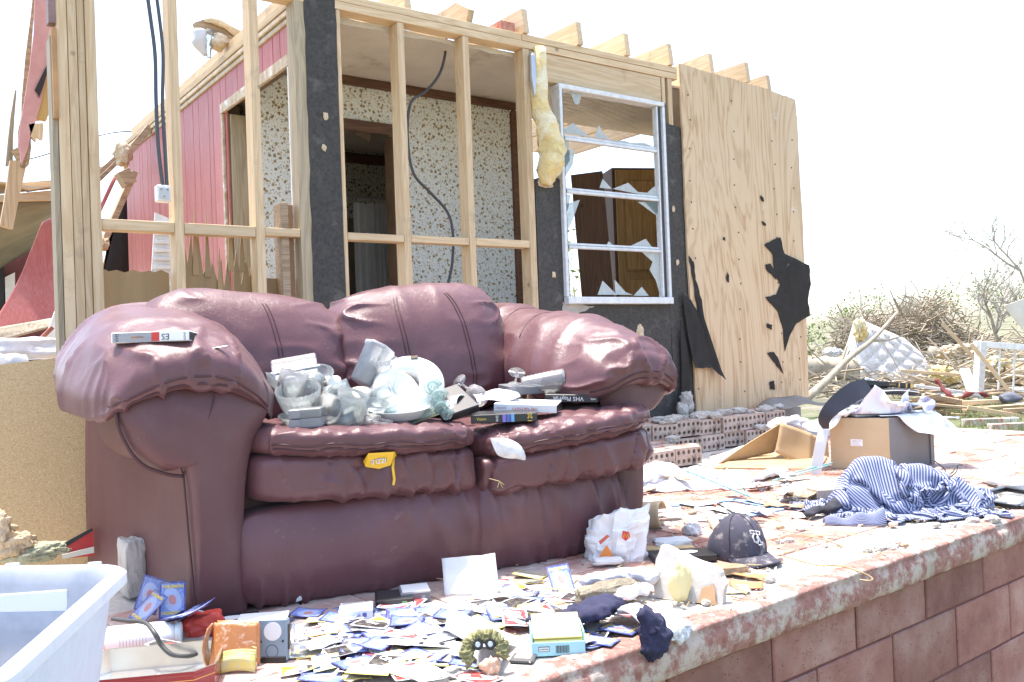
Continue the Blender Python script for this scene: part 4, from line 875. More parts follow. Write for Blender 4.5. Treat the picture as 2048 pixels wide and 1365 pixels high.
p = SL(925, 836, .03); o = thing('video_cassette', 'bare black video cassette tilted beside the white mug', 'video cassette', p, (R_(28), R_(-14), CY + R_(28)))
part('shell', box(-.06, .06, 0, .14, 0, .026, .003), m_black, o); part('window', xf(lathe([(.02, 0), (.02, .001)], 16), TR((-.02, .05, .0262), (0, 0, 0), (.6, 1.2, 1))), m_paperw, o)
# glassware
def glassware(name, label, cat, prof, px, py, up=(0, 0, 1), m_=None, n=28, flute=None, hitf=heaphit, lift=.0, group=None, pos=None, inner=True, parts=None):
    z = nrm(up); a = nrm(np.cross((.3, .9, .1), z)); b = np.cross(z, a); base = (hitf(px, py) if pos is None else np.array(pos) + np.array([0, 0, lift]))
    P = list(prof); P = P + [(max(r_ - .0022, .0004), z_ + (.003 if i == len(P) - 1 else 0)) for i, (r_, z_) in enumerate(P[::-1])] if inner else P
    V, F = lathe(P, n)
    if flute: 
        th = np.arctan2(V[:, 1], V[:, 0]); k = 1 + flute[1] * np.cos(th * flute[0]); V[:, 0] *= k; V[:, 1] *= k
    o = thing(name, label, cat, base, Matrix(frame((0, 0, 0), a, b, z)).to_euler(), group)
    part('vessel', (V, F), m_ or m_glass, o, True); return o
L_ = -R0; TWD = -F0; UP = np.array([0, 0, 1.])
glassware('glass_bowl', 'fluted clear glass bowl heaped at the left arm of the sofa', 'bowl', [(.02, 0), (.035, .004), (.05, .02), (.058, .045), (.064, .075)], 602, 826, UP + .4 * TWD, flute=(22, .025), n=88)
glassware('glass_dish', 'small upturned glass dish behind the fluted bowl', 'dish', [(.05, 0), (.046, .018), (.036, .032), (.012, .038)], 622, 772, UP + .3 * L_, lift=.05, flute=(16, .02), n=48)
glassware('glass_jar', 'round clear glass jar in front of the white dishes', 'jar', [(.03, 0), (.046, .008), (.052, .035), (.05, .062), (.042, .078), (.045, .098)], 690, 850, UP + .35 * R0 + .2 * TWD, m_glass)
glassware('glass_tumbler', 'ribbed glass tumbler lying under the round jar', 'tumbler', [(.024, 0), (.028, .01), (.032, .05), (.035, .09)], 655, 858, R0 * .9 + UP * .3, flute=(18, .02), n=72)
v8 = glassware('octagonal_vase', 'frosted eight sided vase leaning against the back cushion', 'vase', [(.036, 0), (.05, .115), (.054, .118), (.054, .128)], 722, 765, UP + .55 * R0 + .45 * F0, m_frost, n=8, lift=.03)
for k_, (a, b, s_) in enumerate(((682, 770, 1), (676, 786, .8))):
    o = glassware('candle_cup', ('white candle cup with brown patterned lid lying beside the vase', 'smaller brown lidded cup in front of the white candle cup')[k_], 'cup', [(.024 * s_, 0), (.03 * s_, .008), (.033 * s_, .045)], a, b, L_ + .35 * TWD - .1 * UP, m_china, lift=.055 - .02 * k_, inner=False)
    part('lid', mv(lathe([(.031 * s_, .0455), (.031 * s_, .049), (0, .05)], 20), 0, 0, 0), pm('brown_leaf_lid', (.28, .13, .07), (.55, .45, .35), 60, .4, .1), o)
glassware('embossed_lid', 'silver embossed round lid between the cups and white ring dish', 'lid', [(.042, 0), (.04, .008), (.025, .016), (.004, .02)], 718, 790, UP + .5 * TWD, pm('embossed_silver', (.5, .49, .46), (.36, .34, .3), 40, .35, 1., 90, .006, Metallic=.7), lift=.05, inner=False)
_z = nrm(UP * .55 + TWD * .85 - R0 * .12); _x = nrm(R0 - _z * (R0 @ _z)); rgd = thing('ring_dish', 'white ring shaped oven dish tilted on the heap of glassware', 'dish', SL(815, 780, .16), Matrix(frame((0, 0, 0), _x, np.cross(_z, _x), _z)).to_euler())
part('ring', lathe([(.042, 0), (.05, .03), (.06, .04), (.085, .04), (.1, .028), (.108, .0), (.116, -.002), (.117, .003), (.108, .01), (.102, .034), (.086, .047), (.058, .047), (.046, .036), (.036, .001), (.042, 0)], 48), m_china, rgd, True)
part('knob', mv(box(-.012, .012, -.006, .006, 0, .006, .002), .03, .085, .045), m_wall_brown, rgd)
glassware('oval_dish', 'pale blue white oval dish at the front of the left seat', 'dish', [(.05, 0), (.07, .006), (.085, .03), (.092, .034)], 800, 838, UP + .12 * TWD, pm('pale_blue_china', (.66, .76, .78), (.72, .78, .78), 6, .2, .02), lift=.012)
glassware('white_plate', 'round white plate standing on edge inside the ring dish heap', 'plate', [(.04, 0), (.06, .003), (.085, .016)], 790, 800, UP * .3 + TWD + .2 * L_, m_china, lift=.07)
glassware('small_saucer', 'small white saucer under the ring dish', 'saucer', [(.02, 0), (.03, .003), (.042, .012)], 770, 812, UP + .3 * TWD, m_china, lift=.03)
# ornate scrolled glass tray
tr = thing('scrolled_glass_tray', 'thick ornate glass tray with scrolled end beside the mug', 'tray', SL(840, 848, .03), (R_(18), R_(-16), CY + R_(10)))
m_aqua = glass('aqua_glass', (.80, .90, .88), .06, .3)
part('slab', (lambda s: (s[0] * np.array([.105, .055, .018]) + np.array([-.02, .05, .02]), s[1]))(blob(1, 1, 1, 14, .18, 2, 3, 3.)), m_aqua, tr, True)
for k, (x, y_, z_, r_) in enumerate(((.075, .01, .02, .02), (.08, .03, .05, .022), (.07, .06, .075, .024), (.085, .0, .0, .015))): part('scroll', tube([(x + r_ * (1 - q / 22) * math.cos(q * .6), y_ - .006 + .0008 * q, z_ + r_ * (1 - q / 22) * math.sin(q * .6)) for q in range(18)], .008, 8), m_aqua, tr, True)
part('rim_strip', box(-.13, -.02, -.008, .03, .0, .006, .002), plain('pale_blue_rim', (.45, .68, .7), .4), tr); part('worn_base', box(-.1, .06, .0, .06, .007, .011, .001), pm('sandy_glue', (.5, .46, .28), (.36, .33, .2), 60, .9, .2), tr)

# more clear ware filling the heap
_r = random.Random(14)
for k_, (px, py, lift_, kind, up_) in enumerate(((575, 800, .07, 0, UP + .3 * R0), (648, 800, .05, 1, R0 + .3 * UP), (632, 765, .07, 2, UP + .6 * TWD), (700, 815, .06, 1, UP + .5 * L_), (740, 830, .03, 2, UP + .4 * TWD), (770, 770, .11, 0, UP + .2 * TWD), (735, 800, .09, 1, UP * .4 + R0), (860, 790, .06, 2, UP + .3 * R0), (600, 850, .012, 2, UP + .2 * TWD), (665, 835, .04, 0, TWD + .4 * UP), (560, 780, .09, 2, UP + .5 * R0))):
    prof = ([(.03, 0), (.034, .006), (.04, .05), (.043, .085)], [(.022, 0), (.024, .005), (.03, .075), (.031, .08)], [(.03, 0), (.044, .008), (.054, .026), (.058, .03)])[kind]
    glassware(('clear_tub', 'clear_tumbler', 'glass_saucer')[kind], ('clear plastic tub at the left end of the glass heap', 'clear tumbler lying between bowl and jar', 'shallow glass saucer tilted above the fluted bowl', 'clear tumbler leaning over the round jar', 'shallow glass saucer propped in front of the ring dish', 'clear tub showing above the ring dish', 'clear tumbler lying under the vase', 'shallow saucer behind the scrolled tray', 'shallow glass saucer flat at the seat front', 'clear tub lying mouth forward beside the round jar', 'shallow saucer standing against the left arm')[k_], ('tub', 'tumbler', 'saucer')[kind], prof, px, py, up_, (m_glass2, m_glass, m_glass)[kind], lift=lift_, flute=(20, .02) if k_ % 2 else None, n=60)
V, F = blob(.1, .05, .03, 30, .6, 2.4, 31); solo('plastic_film', xf((V, F), TR(SL(700, 848, .06), (0, 0, CY))), m_glass2, 'crumpled clear plastic film under the glassware', 'plastic film', smooth=True)
# mug with painted hearts
mug = glassware('mug', 'white mug with painted red heart lying on its side', 'mug', [(.024, 0), (.03, .004), (.031, .075)], 888, 815, R0 * .8 + TWD * .55 + UP * .12, m_china, lift=.035)
for k, (th, zz, sc_, col) in enumerate(((-1.25, .055, .011, 'red'), (-.55, .02, .009, 'green'), (-.3, .03, .009, 'green'), (-1.0, .022, .005, 'black'), (-1.1, .034, .005, 'black'), (-1.0, .045, .005, 'black'))):
    a_ = mug.rotation_euler.to_matrix(); M_ = TR((0, 0, zz), (0, 0, th + 2.6)) @ TR((.0312, 0, 0), (0, R_(90), 0)); hs = [(0, -1.1), (.9, -.1), (.95, .6), (.5, .95), (0, .5), (-.5, .95), (-.95, .6), (-.9, -.1)] if col == 'red' else [(math.cos(q * .785), math.sin(q * .785)) for q in range(8)]
    part('painted_mark', xf(poly([(a * sc_, b * sc_) for a, b in hs], .0006, lambda a, b, d: (b, a, d)), M_), INK[col], mug)
# stacked grey cassette cases, tray edge
for k in range(2):
    p = SL(612, 858, -.03) + np.array([0, 0, .001 + .027 * k]); o = thing('cassette_case', ('grey plastic cassette case at the bottom of the pair by the left arm', 'clear topped grey cassette case stacked on another by the left arm')[k], 'cassette case', p, (0, R_(-2), CY + R_(4)), None)
    part('case', box(-.045, .04, 0, .1, 0, .025, .002), m_greyp, o); part('cover', box(-.015, .0415, -.001, .101, .003, .0262, .001), m_glass2 if k else m_greyp, o)
tp = thing('plastic_tray', 'grey plastic tray edge behind the glass bowls', 'tray', SL(592, 745, .3), (R_(35), R_(-8), CY + R_(12)))
part('rim', box(-.08, .075, 0, .012, 0, .008, .002), m_greyp, tp); part('pan', box(-.072, .067, .001, .09, -.02, -.0, .004), m_glass2, tp)
# wine glasses and ribbed cup
for k, (a, b, ax_) in enumerate(((965, 800, nrm(TWD * .45 + L_ * .5 + UP * .45)), (1025, 800, nrm(TWD * .45 - L_ * .12 + UP * .62)))):
    base = SL(a, b, .22)
    glassware('wine_glass', ('wine glass lying with its foot up, nearer the mug', 'wine glass lying with its foot up, touching the ribbed cup')[k], 'wine glass', [(.028, 0), (.030, .01), (.032, .035), (.026, .058), (.006, .068), (.0035, .075), (.0035, .108), (.006, .112), (.028, .116)], 0, 0, ax_, m_glass2, pos=base, inner=False)
rc_ = nrm(R0 + .1 * UP - .15 * F0); glassware('ribbed_cup', 'clear ribbed plastic cup lying on its side by the right arm', 'cup', [(.028, 0), (.0285, .004)] + [q for i in range(8) for q in ((.031 + .0012 * i, .008 + .014 * i), (.0295 + .0012 * i, .015 + .014 * i))] + [(.042, .135), (.043, .15)], 0, 0, rc_, m_glass2, pos=SL(1045, 772, .2))
for k, (a, b) in enumerate(((1128, 800), (1145, 802), (1205, 0))[:2]): solo('glass_ball', mv(blob(.016, .016, .014, 6, .15, 2, k), *SL(a, b - 8, .12)), m_china, ('white glazed lump under the mouth of the ribbed cup', 'white glazed lump nearest the right arm')[k], 'ornament', smooth=True)
V, F, uv = grid(12, 8, lambda u, v: np.stack([u * .14, v * .1, .006 * np.sin(u * 7 + v * 4)], 1)); V, F = thicken(V, F, .001)
solo('printed_leaflet', xf((V, F), TR(SL(955, 806, .12), (R_(15), R_(-4), CY + R_(10)))), pm('leaflet_print', (.75, .75, .76), (.3, .4, .6), 55, .5, .0, rnd=0, lo=.5, hi=.62), 'colour printed leaflet under the wine glasses', 'leaflet', smooth=True)
# yellow wrapper caught under the left cushion top, twig, knife tip
cw = thing('candy_wrapper', 'torn yellow candy wrapper caught under the left seat edge', 'wrapper', on_sofa(762, 918) + np.array([0, -.01, 0]))
pa = [on_sofa(a, b) - F0 * .012 for a, b in ((728, 922), (738, 906), (790, 903), (794, 910), (782, 930), (760, 937), (732, 933))]; n_ = len(pa)
wpart('foil', (np.array(pa + [q + F0 * .002 for q in pa]), [tuple(range(n_)), tuple(range(n_, 2 * n_))[::-1]] + [(i, i + n_, (i + 1) % n_ + n_, (i + 1) % n_) for i in range(n_)]), plain('yellow_foil', (.78, .47, .02), .3), cw)
pb_ = [on_sofa(a, b) - F0 * .008 for a, b in ((786, 912), (784, 935), (787, 958), (785, 970))]
V, F, _ = grid(2, 4, lambda u, v: np.array([np.array(pb_[int(round(q * 3))]) + R0 * .007 * w for w, q in zip(u, v)])); wpart('strip', thicken(V, F, .001), plain('yellow_foil', (.78, .47, .02), .3), cw)
text('IZZLE', .017, INK['white'], cw, SM.to_3x3().to_4x4() and Matrix.Translation(Vector(pa[5] * .5 + pa[1] * .5 + R0 * .014 - F0 * .004) - cw.location) @ TR((0, 0, 0), (R_(90), 0, CY)) @ TR((0, 0, 0), (0, 0, R_(186))))
text('IZZLE', .0185, INK['navy'], cw, Matrix.Translation(Vector(pa[5] * .5 + pa[1] * .5 + R0 * .014 - F0 * .003 + UP * .001) - cw.location) @ TR((0, 0, 0), (R_(90), 0, CY)) @ TR((0, 0, 0), (0, 0, R_(186))))
q0 = on_sofa(992, 965); tw = thing('dry_twig', 'small dry twig stuck between the seat cushions', 'twig', q0)
for pts in ([(-.02, 0, .012), (.01, -.01, .004), (.02, -.012, -.016)], [(.01, -.01, .004), (.004, -.012, -.014)], [(.01, -.01, .004), (.024, -.012, -.006)]): part('stem', tube([np.array((R0 * a + TWD * (-b) + UP * c_)) for a, b, c_ in pts], .0012, 5), plain('straw', (.45, .34, .16), .8), tw)
solo('knife_tip', xf(box(-.03, .02, -.004, .004, 0, .002, .001), TR(on_sofa(440, 700) + np.array([0, 0, .006]), (0, R_(-8), CY + .1))), m_steel, 'thin metal blade on the inner slope of the left arm', 'blade')
# ================================================================== cards strewn over the porch
def card_mat(name, border, field, oval=None, band=None, oval_r=(.34, .4), tilt=.5, noise_c=None):
    if name in MATS: return MATS[name]
    t = NT(name); c = t.n('TexCoord'); sp = t.n('SeparateXYZ'); t.t.links.new(c.outputs['UV'], sp.inputs[0]); u = t.math('SUBTRACT', sp.outputs[0], .5); v = t.math('SUBTRACT', sp.outputs[1], .5)
    inb = t.math('LESS_THAN', t.math('MAXIMUM', t.math('MULTIPLY', t.math('ABSOLUTE', u), 1.0), t.math('MULTIPLY_ADD', t.math('ABSOLUTE', v), 1., -.015)), .43)
    col = t.mix(inb, border, field)
    if noise_c: col = t.mix(t.math('MULTIPLY', inb, t.ramp(t.noise(c.outputs['UV'], 9, 5, .6, 1.), [(.45, 0), (.6, .85)])), col, noise_c)
    if oval:
        uu = t.math('ADD', t.math('MULTIPLY', u, math.cos(tilt)), t.math('MULTIPLY', v, 1.4 * math.sin(tilt))); vv = t.math('SUBTRACT', t.math('MULTIPLY', v, 1.4 * math.cos(tilt)), t.math('MULTIPLY', u, math.sin(tilt)))
        d = t.math('SQRT', t.math('ADD', t.math('POWER', t.math('DIVIDE', uu, oval_r[0]), 2.), t.math('POWER', t.math('DIVIDE', vv, oval_r[1] * 1.4), 2.)))
        col = t.mix(t.math('LESS_THAN', d, 1.), col, oval)
        if band: col = t.mix(t.math('LESS_THAN', d, .42), col, band)
    oi = t.n('ObjectInfo'); ad2 = t.n('VectorMath', operation='MULTIPLY_ADD'); t.t.links.new(oi.outputs['Random'], ad2.inputs[0]); ad2.inputs[1].default_value = (13, 7, 3); t.t.links.new(c.outputs['UV'], ad2.inputs[2]); col = t.mix(t.ramp(t.noise(ad2.outputs[0], 5, 9, .8), [(.48, 0), (.7, .7)]), col, (.36, .32, .26)); col = t.vary(col, .25)
    MATS[name] = t.fin(col, .4); return MATS[name]
CM = dict(blue=card_mat('card_blue_back', (.05, .06, .24), (.13, .2, .48), (.36, .42, .62), (.5, .2, .18), (.33, .34), .35, (.25, .32, .58)),
          trade=card_mat('card_trading_front', (.7, .58, .16), (.5, .46, .34), None, None, noise_c=(.24, .3, .36)),
          tradeb=card_mat('card_trading_front_blue', (.66, .6, .3), (.3, .42, .52), None, None, noise_c=(.55, .54, .5)),
          back=card_mat('card_game_back', (.62, .62, .62), (.025, .022, .025), (.03, .026, .026)), red=card_mat('card_game_red', (.62, .62, .62), (.5, .04, .045), (.74, .74, .74), None, (.27, .44), .55),
          green=card_mat('card_game_green', (.62, .62, .62), (.05, .3, .1), (.74, .74, .74), None, (.27, .44), .55), yellow=card_mat('card_game_yellow', (.62, .62, .62), (.7, .5, .03), (.74, .74, .74), None, (.27, .44), .55),
          play=card_mat('card_playing', (.66, .66, .66), (.62, .62, .61)), orange=card_mat('card_orange', (.45, .12, .03), (.55, .22, .06), None, None, noise_c=(.3, .25, .12)))
CW, CL = .063, .09
def card_mesh(bend, s):
    V, F, uv = grid(6, 7, lambda u, v: np.stack([(u - .5) * CW, (v - .5) * CL, bend * ((v - .5) ** 2 * 4) * (1 if s % 2 else .4) + bend * .6 * (u - .5) * (v - .5) * 3 * (s % 3 - 1) + .001 * np.sin(u * 5 + s)], 1))
    V, F = thicken(V, F, .0007); return (V, F), np.concatenate([uv, uv])
CMESH = {}
for k, m_ in CM.items():
    for j in range(4):
        s_, uv = card_mesh((.001, .004, .009, -.005)[j], j); me = mesh('card', s_, uv, False); me.materials.append(m_); CMESH[(k, j)] = me
CLAB = dict(blue='blue backed trading card lying in the drift of cards on the porch', trade='yellow bordered trading card face up in the drift of cards', tradeb='pale blue trading card face up in the drift of cards', back='black backed game card with white border in the drift of cards', red='red game card with white oval in the drift of cards', green='green game card with white oval in the drift of cards', yellow='yellow game card with white oval in the drift of cards', play='plain white playing card in the drift of cards', orange='orange brown printed card on the porch edge')
LIFT = [0.]; r0_ = random.Random(2)
def card(kind, px, py, yawd, rx=0., ry=0., z=None, label=None, texts=(), j=None):
    LIFT[0] += .0007; zz = (.003 + LIFT[0]) if z is None else z; p = az(px, py, zz); j = random.randrange(4) if j is None else j
    o = link('card', CMESH[(kind, j)], None, None, p, (R_(rx), R_(ry), CY + R_(yawd))); o.scale = (1, 1, 1) if label else [r0_.choice([1, 1, .92, 1.12])] * 3; tag(o, label or CLAB[kind], 'card', None if label else 'loose ' + kind + ' cards')
    for s_, x, y_, sz, col, rot in texts: text(s_, sz, INK[col], o, TR((x, y_, .0028 + (0.002 if j in (1, 2) else 0)), (0, 0, R_(rot))), bold=True)
    return o
r = random.Random(11)
kinds = ['blue'] * 10 + ['trade'] * 4 + ['tradeb'] * 4 + ['back'] * 6 + ['red'] * 3 + ['green'] + ['yellow'] * 2 + ['play'] * 3
zones = [((700, 1245), (100, 34), 18), ((860, 1240), (110, 36), 28), ((990, 1215), (95, 38), 28), ((760, 1320), (110, 36), 26), ((640, 1330), (60, 30), 10), ((900, 1310), (90, 26), 14), ((1110, 1210), (90, 26), 10), ((560, 1290), (80, 25), 8), ((1200, 1270), (60, 22), 6), ((1040, 1175), (80, 14), 6), ((390, 1275), (60, 18), 8)]
for (cx, cy), (sx, sy), n in zones:
    LIFT[0] = 0.
    for _ in range(n):
        a = r.uniform(0, 6.283); q = math.sqrt(r.random()); px, py = cx + sx * q * math.cos(a), cy + sy * q * math.sin(a)
        if py > 1255 - (px - 490) * .19 * 1.2 - 30 if px < 600 else True: card(r.choice(kinds), px, py, r.uniform(-180, 180), r.uniform(-4, 4), r.uniform(-4, 4))
LIFT[0] = .016
UNO = [('UNO', 0, 0, .024, 'white', 62)]; PK = [('POKÉMON', 0, .032, .0105, 'yellow', 0), ('POKÉMON', 0, -.032, .0105, 'yellow', 180)]
card('back', 672, 1288, 10, 4, -4, .018, 'black backed game card lettered UNO near the standing cassette', UNO, 0); card('back', 745, 1248, 75, 3, 3, .02, 'black game card with speckled picture left of the grey tape case', [('LAST', 0, 0, .016, 'white', 65)], 0)
card('back', 780, 1322, 78, 2, -4, .02, 'black backed card lettered UNO on the lower pile of cards', UNO, 0); card('red', 805, 1268, 75, 3, 3, .024, 'red and black card lettered UNO in the middle of the drift', UNO, 0); card('back', 340, 1290, 80, 8, 4, .034, 'black and white game card behind the orange wallet', [('8', 0, 0, .03, 'red', 60)], 0)
card('play', 868, 1285, 82, 2, 2, .022, 'white playing card with four black pips beside the paper sheet', [('♠', x, y_, .016, 'black', 0) for x, y_ in ((-.017, .024), (.017, .024), (-.017, -.024), (.017, -.024))], 0)
card('red', 955, 1355, 55, 2, 2, .012, 'red card with large white oval at the bottom edge under the toy', [('9', 0, 0, .04, 'red', 0)], 0); card('green', 850, 1352, 60, 2, 2, .014, 'green and white game card at the bottom edge of the picture')
card('blue', 1122, 1160, 8, 50, -8, .03, 'blue trading card propped upright against the grey sock', PK, 0); card('blue', 1195, 1280, 62, 2, 3, .012, 'blue trading card lying in front of the yellow card box', PK, 0); card('blue', 1240, 1258, 58, 2, 2, .012, 'blue trading card close to the white towel', PK, 0)
card('red', 1250, 1228, 70, 4, 4, .016, 'white card with big red zero beneath the towel', [('0', 0, 0, .05, 'red', 20)], 0); card('red', 1030, 1235, 5, 10, 4, .026, 'red UNO card half under the navy sock', UNO, 0)
card('blue', 545, 1240, 70, 4, 3, .012, 'blue card half hidden behind the white video box', PK, 0); card('blue', 1000, 1225, 15, 8, 3, .026, 'large blue trading card flat beside the paper roll', PK, 0)
card('orange', 1502, 1150, 55, 3, 3, .008, 'red orange printed card beside the cap brim', [('PRIZE', 0, .01, .012, 'white', 90)], 0); card('orange', 1492, 1170, 75, 3, -3, .006, 'brown and green card on the slab edge below the cap', (), 1); card('tradeb', 1464, 1178, 85, 3, -8, .006, 'pale curled card on the slab edge by the plaster', (), 2)
card('trade', 1060, 1150, 65, 6, 3, .012, 'yellow bordered card beside the propped blue card', (), 0); card('trade', 740, 1340, 85, 3, 3, .02, 'yellow card stuck in a dark sleeve at the lower left of the drift', (), 0)
# leaning fan of blue cards by the sofa foot
for i in range(15): card('blue', 322 + i * 4.2, 1246 - i * 1.6, -62 + i * 2.2, 10 - i * .3, -24 + i * .5, .022 + i * .0042, 'blue card in the tight fan leaning by the sofa corner' if False else None)
card('blue', 296, 1215, -40, 40, 10, .06, 'blue card standing on the left side of the card fan', PK, 0); card('blue', 345, 1200, 25, 70, 5, .07, 'blue card upright behind the card fan', PK, 0); card('blue', 300, 1190, -10, 75, 14, .075, 'purple shaded card wedged between the concrete chunk and fan', (), 0); card('red', 400, 1238, 60, 5, -14, .03, 'red white card poking out under the card fan', (), 0)
# ================================================================== bin, boards and tin at the left
m_tub = glass('milky_polypropylene', (.74, .78, .84), .35, .95)
K = np.array([.395, 1.77, 0]); A = nrm((-.27, -.54, 0)); B = nrm((-.895, .45, .0)); bn = thing('storage_bin', 'milky white plastic storage bin at the left front corner', 'storage bin', K + A * .3 + B * .25 + np.array([0, 0, .004]))
LB, WB, HB = .62, .46, .29
def rrect(L, W_, rad_, n=5):
    P = []
    for cx, cy, a0 in ((L - rad_, W_ - rad_, 0), (rad_, W_ - rad_, 90), (rad_, rad_, 180), (L - rad_, rad_, 270)):
        for q in range(n + 1): a = R_(a0 + 90 * q / n); P.append((cx + rad_ * math.cos(a), cy + rad_ * math.sin(a)))
    return P
def binring(off, z, tilt=0.): 
    P = []
    for a, b in rrect(LB - 2 * off, WB - 2 * off, .05 - min(off, .03)): q = K + A * (a + off) + B * (b + off); P.append((q[0], q[1], z + .06 * (b + off)))
    return P
rings = [binring(.06, .006), binring(.055, .002), binring(.02, .27), binring(.0, .272), binring(-.006, .278), binring(-.006, .296), binring(.003, .302), binring(.014, .302), binring(.02, .294), binring(.024, .272), binring(.058, .012)]
V = []; F = []; k = len(rings[0])
for rg in rings: V += rg
for i in range(len(rings) - 1):
    for j in range(k): F.append((i * k + j, i * k + (j + 1) % k, (i + 1) * k + (j + 1) % k, (i + 1) * k + j))
F.append(tuple(range(k))[::-1]); F.append(tuple((len(rings) - 1) * k + j for j in range(k)))
autosmooth(wpart('tub', (np.array(V), F), m_tub, bn), 50)
for s_ in (.06, .2, .34): q = K + B * s_; wpart('rim_clip', xf(box(-.012, .012, -.006, .004, 0, .03, .002), frame((q[0], q[1], .276 + .06 * s_), B, -A, (0, 0, 1))), m_tub, bn)
q = K + B * .12 + A * .03; wpart('label_plate', xf(box(-.02, .14, 0, .003, -.1, .0, .002), frame((q[0], q[1], .27), B, -A, (0, 0, 1))), plain('label_white', (.8, .8, .8), .6), bn)
for k_, s_ in enumerate((.07, .2)): q = K + B * s_ + A * .016; wpart('sticker', xf(poly([(0, 0), (.022, .002), (.02, .02), (-.002, .018)], .0008, lambda a, b, d: (a, d, b)), frame((q[0], q[1], .274 + .06 * s_), B, -A, (0, 0, 1))), pm('sticker_print', (.7, .7, .68), (.2, .15, .3), 120, .5, 0), bn)
bg_ = az(60, 1230, .12)
solo('plastic_bag', mv(blob(.13, .16, .05, 18, .5, 3, 4), .12, 1.72, .07), m_glass2, 'clear crumpled plastic bag inside the storage bin', 'plastic bag', smooth=True)
# particle board leaning behind the sofa
V = [(-.15, 3.28, 0), (.68, 3.25, 0), (.68, 3.38, .715), (.45, 3.38, .69), (-.15, 3.40, .635)]; P = [np.array(v) for v in V]; n_ = len(P)
t = NT('particle_board'); v = t.coord(); n1 = t.noise(v, 220, 3, .7); n2 = t.noise(v, 3, 5, .6); c = t.ramp(n1, [(.35, (.42, .29, .14)), (.65, (.62, .46, .25))]); c = t.mix(t.ramp(n2, [(.55, 0), (.75, .25)]), c, (.4, .3, .18)); m_pb = t.fin(c, .9, t.bump(n1, .5, .003))
solo('particle_board', (np.array(P + [q + np.array([0, .018, 0]) for q in P]), [tuple(range(n_)), tuple(range(n_, 2 * n_))[::-1]] + [(i, i + n_, (i + 1) % n_ + n_, (i + 1) % n_) for i in range(n_)]), m_pb, 'large tan particle board sheet leaning behind the left of the sofa', 'board')
cn = thing('overturned_cabinet', 'dark grey cabinet edge above the leaning particle board', 'cabinet', (.3, 3.6, 0)); wpart('side', box(-.2, .62, 3.5, 3.9, .0, .66, .004), pm('dark_laminate', (.1, .09, .08), (.07, .06, .055), 5, .5, .05), cn); wpart('top_edge', box(-.2, .62, 3.44, 3.499, .615, .7, .003), pm('grey_laminate', (.2, .18, .16), None, 5, .5, .05), cn)
V, F, _ = grid(18, 14, lambda u, v: np.stack([.36 + .09 * u + .015 * np.sin(v * 5), 3.42 + .14 * np.clip((v - .5) * 2, 0, 1) - .012 * np.sin(u * 9), .60 + .115 * np.clip(v * 2, 0, 1) + .008 * np.sin(u * 12) * (1 - v)], 1))
solo('white_cloth', thicken(V, F, .004), m_paperw, 'white cloth draped over the dark cabinet edge at the left', 'cloth', smooth=True)
gw = thing('gift_wrap', 'red folded gift wrap with printed border behind the sofa corner', 'gift wrap', az(160, 1100, .0) * np.array([1, 1, 0]))
for k_, (pts, col) in enumerate((([(128, 1092), (188, 1058), (188, 1112), (140, 1116)], (.52, .05, .05)), ([(126, 1088), (186, 1056), (187, 1062), (130, 1096)], (.03, .03, .03)), ([(124, 1110), (188, 1094), (188, 1106), (126, 1118)], (.6, .62, .55)))):
    Pq = [ay(a, b, 3.1 - .008 * k_) for a, b in pts]; wpart('fold', poly([(q[0], q[2]) for q in Pq], .004, lambda a, b, d: (a, 3.1 - .008 * k_ + d + .1 * (b - .1), b)), plain('wrap_%d' % k_, col, .4), gw)
for k_, (px, py, rr) in enumerate(((20, 1092, (.07, .04, .04)), (70, 1106, (.09, .04, .026)), (-10, 1070, (.05, .04, .06)))): q = ay(px, py, 2.95); solo('insulation_clump', mv(blob(*rr, 26, .6, 2.4, 20 + k_), *q), (m_insul_w, pm('greenish_wool', (.42, .42, .3), (.3, .3, .2), 8, .95, 1., 40, .02), m_insul_w)[k_], ('pinkish insulation tuft below the particle board', 'grey green insulation tuft behind the storage bin', 'insulation tuft at the left picture edge')[k_], 'insulation', smooth=True)
# concrete chunk by the sofa corner
V, F = blob(.03, .05, .08, 10, .12, 2, 6, 8.); solo('concrete_block', mv((V, F), *(az(272, 1200, 0) + np.array([0, 0.03, .09]))), m_concrete, 'broken concrete block between the storage bin and the sofa', 'concrete block')
# white tub lying on its side, dark cable
wt_ = nrm(R0 + .25 * F0); wc = thing('white_cup', 'white plastic cup with fine print lying beside the storage bin', 'cup', az(245, 1310, .0) + np.array([0, 0, .034]), Matrix(frame((0, 0, 0), nrm(np.cross(wt_, UP)), UP, -nrm(np.cross(nrm(np.cross(wt_, UP)), UP)))).to_euler())
Mc = frame((0, 0, 0), nrm(np.cross(UP, wt_)), UP, wt_); wc.rotation_euler = Matrix(Mc).to_euler()
part('cup_body', lathe([(.033, -.03), (.033, .07), (.031, .095), (.024, .112), (.024, .118)], 32), plain('cup_white', (.78, .8, .79), .35), wc, True); part('screw_cap', lathe([(.027, .1185), (.027, .128), (.024, .13)], 24), plain('cup_cap', (.7, .78, .76), .35), wc, True)
for q in range(9): part('print_line', lathe([(.0332, .0 + q * .007), (.0333, .0012 + q * .007)], 32), plain('print_grey', (.45, .46, .46), .6), wc)
solo('black_cable', tube(smooth_path([az(a, b, z_) for a, b, z_ in ((225, 1238, .1), (255, 1242, .1), (290, 1246, .1), (310, 1268, .085), (322, 1290, .06), (345, 1310, .04), (380, 1312, .03), (415, 1298, .02))], 6), .0052, 8), plain('cable_dark', (.05, .052, .05), .45), 'thick dark cable curving from the storage bin to the wallet', 'cable', smooth=True)
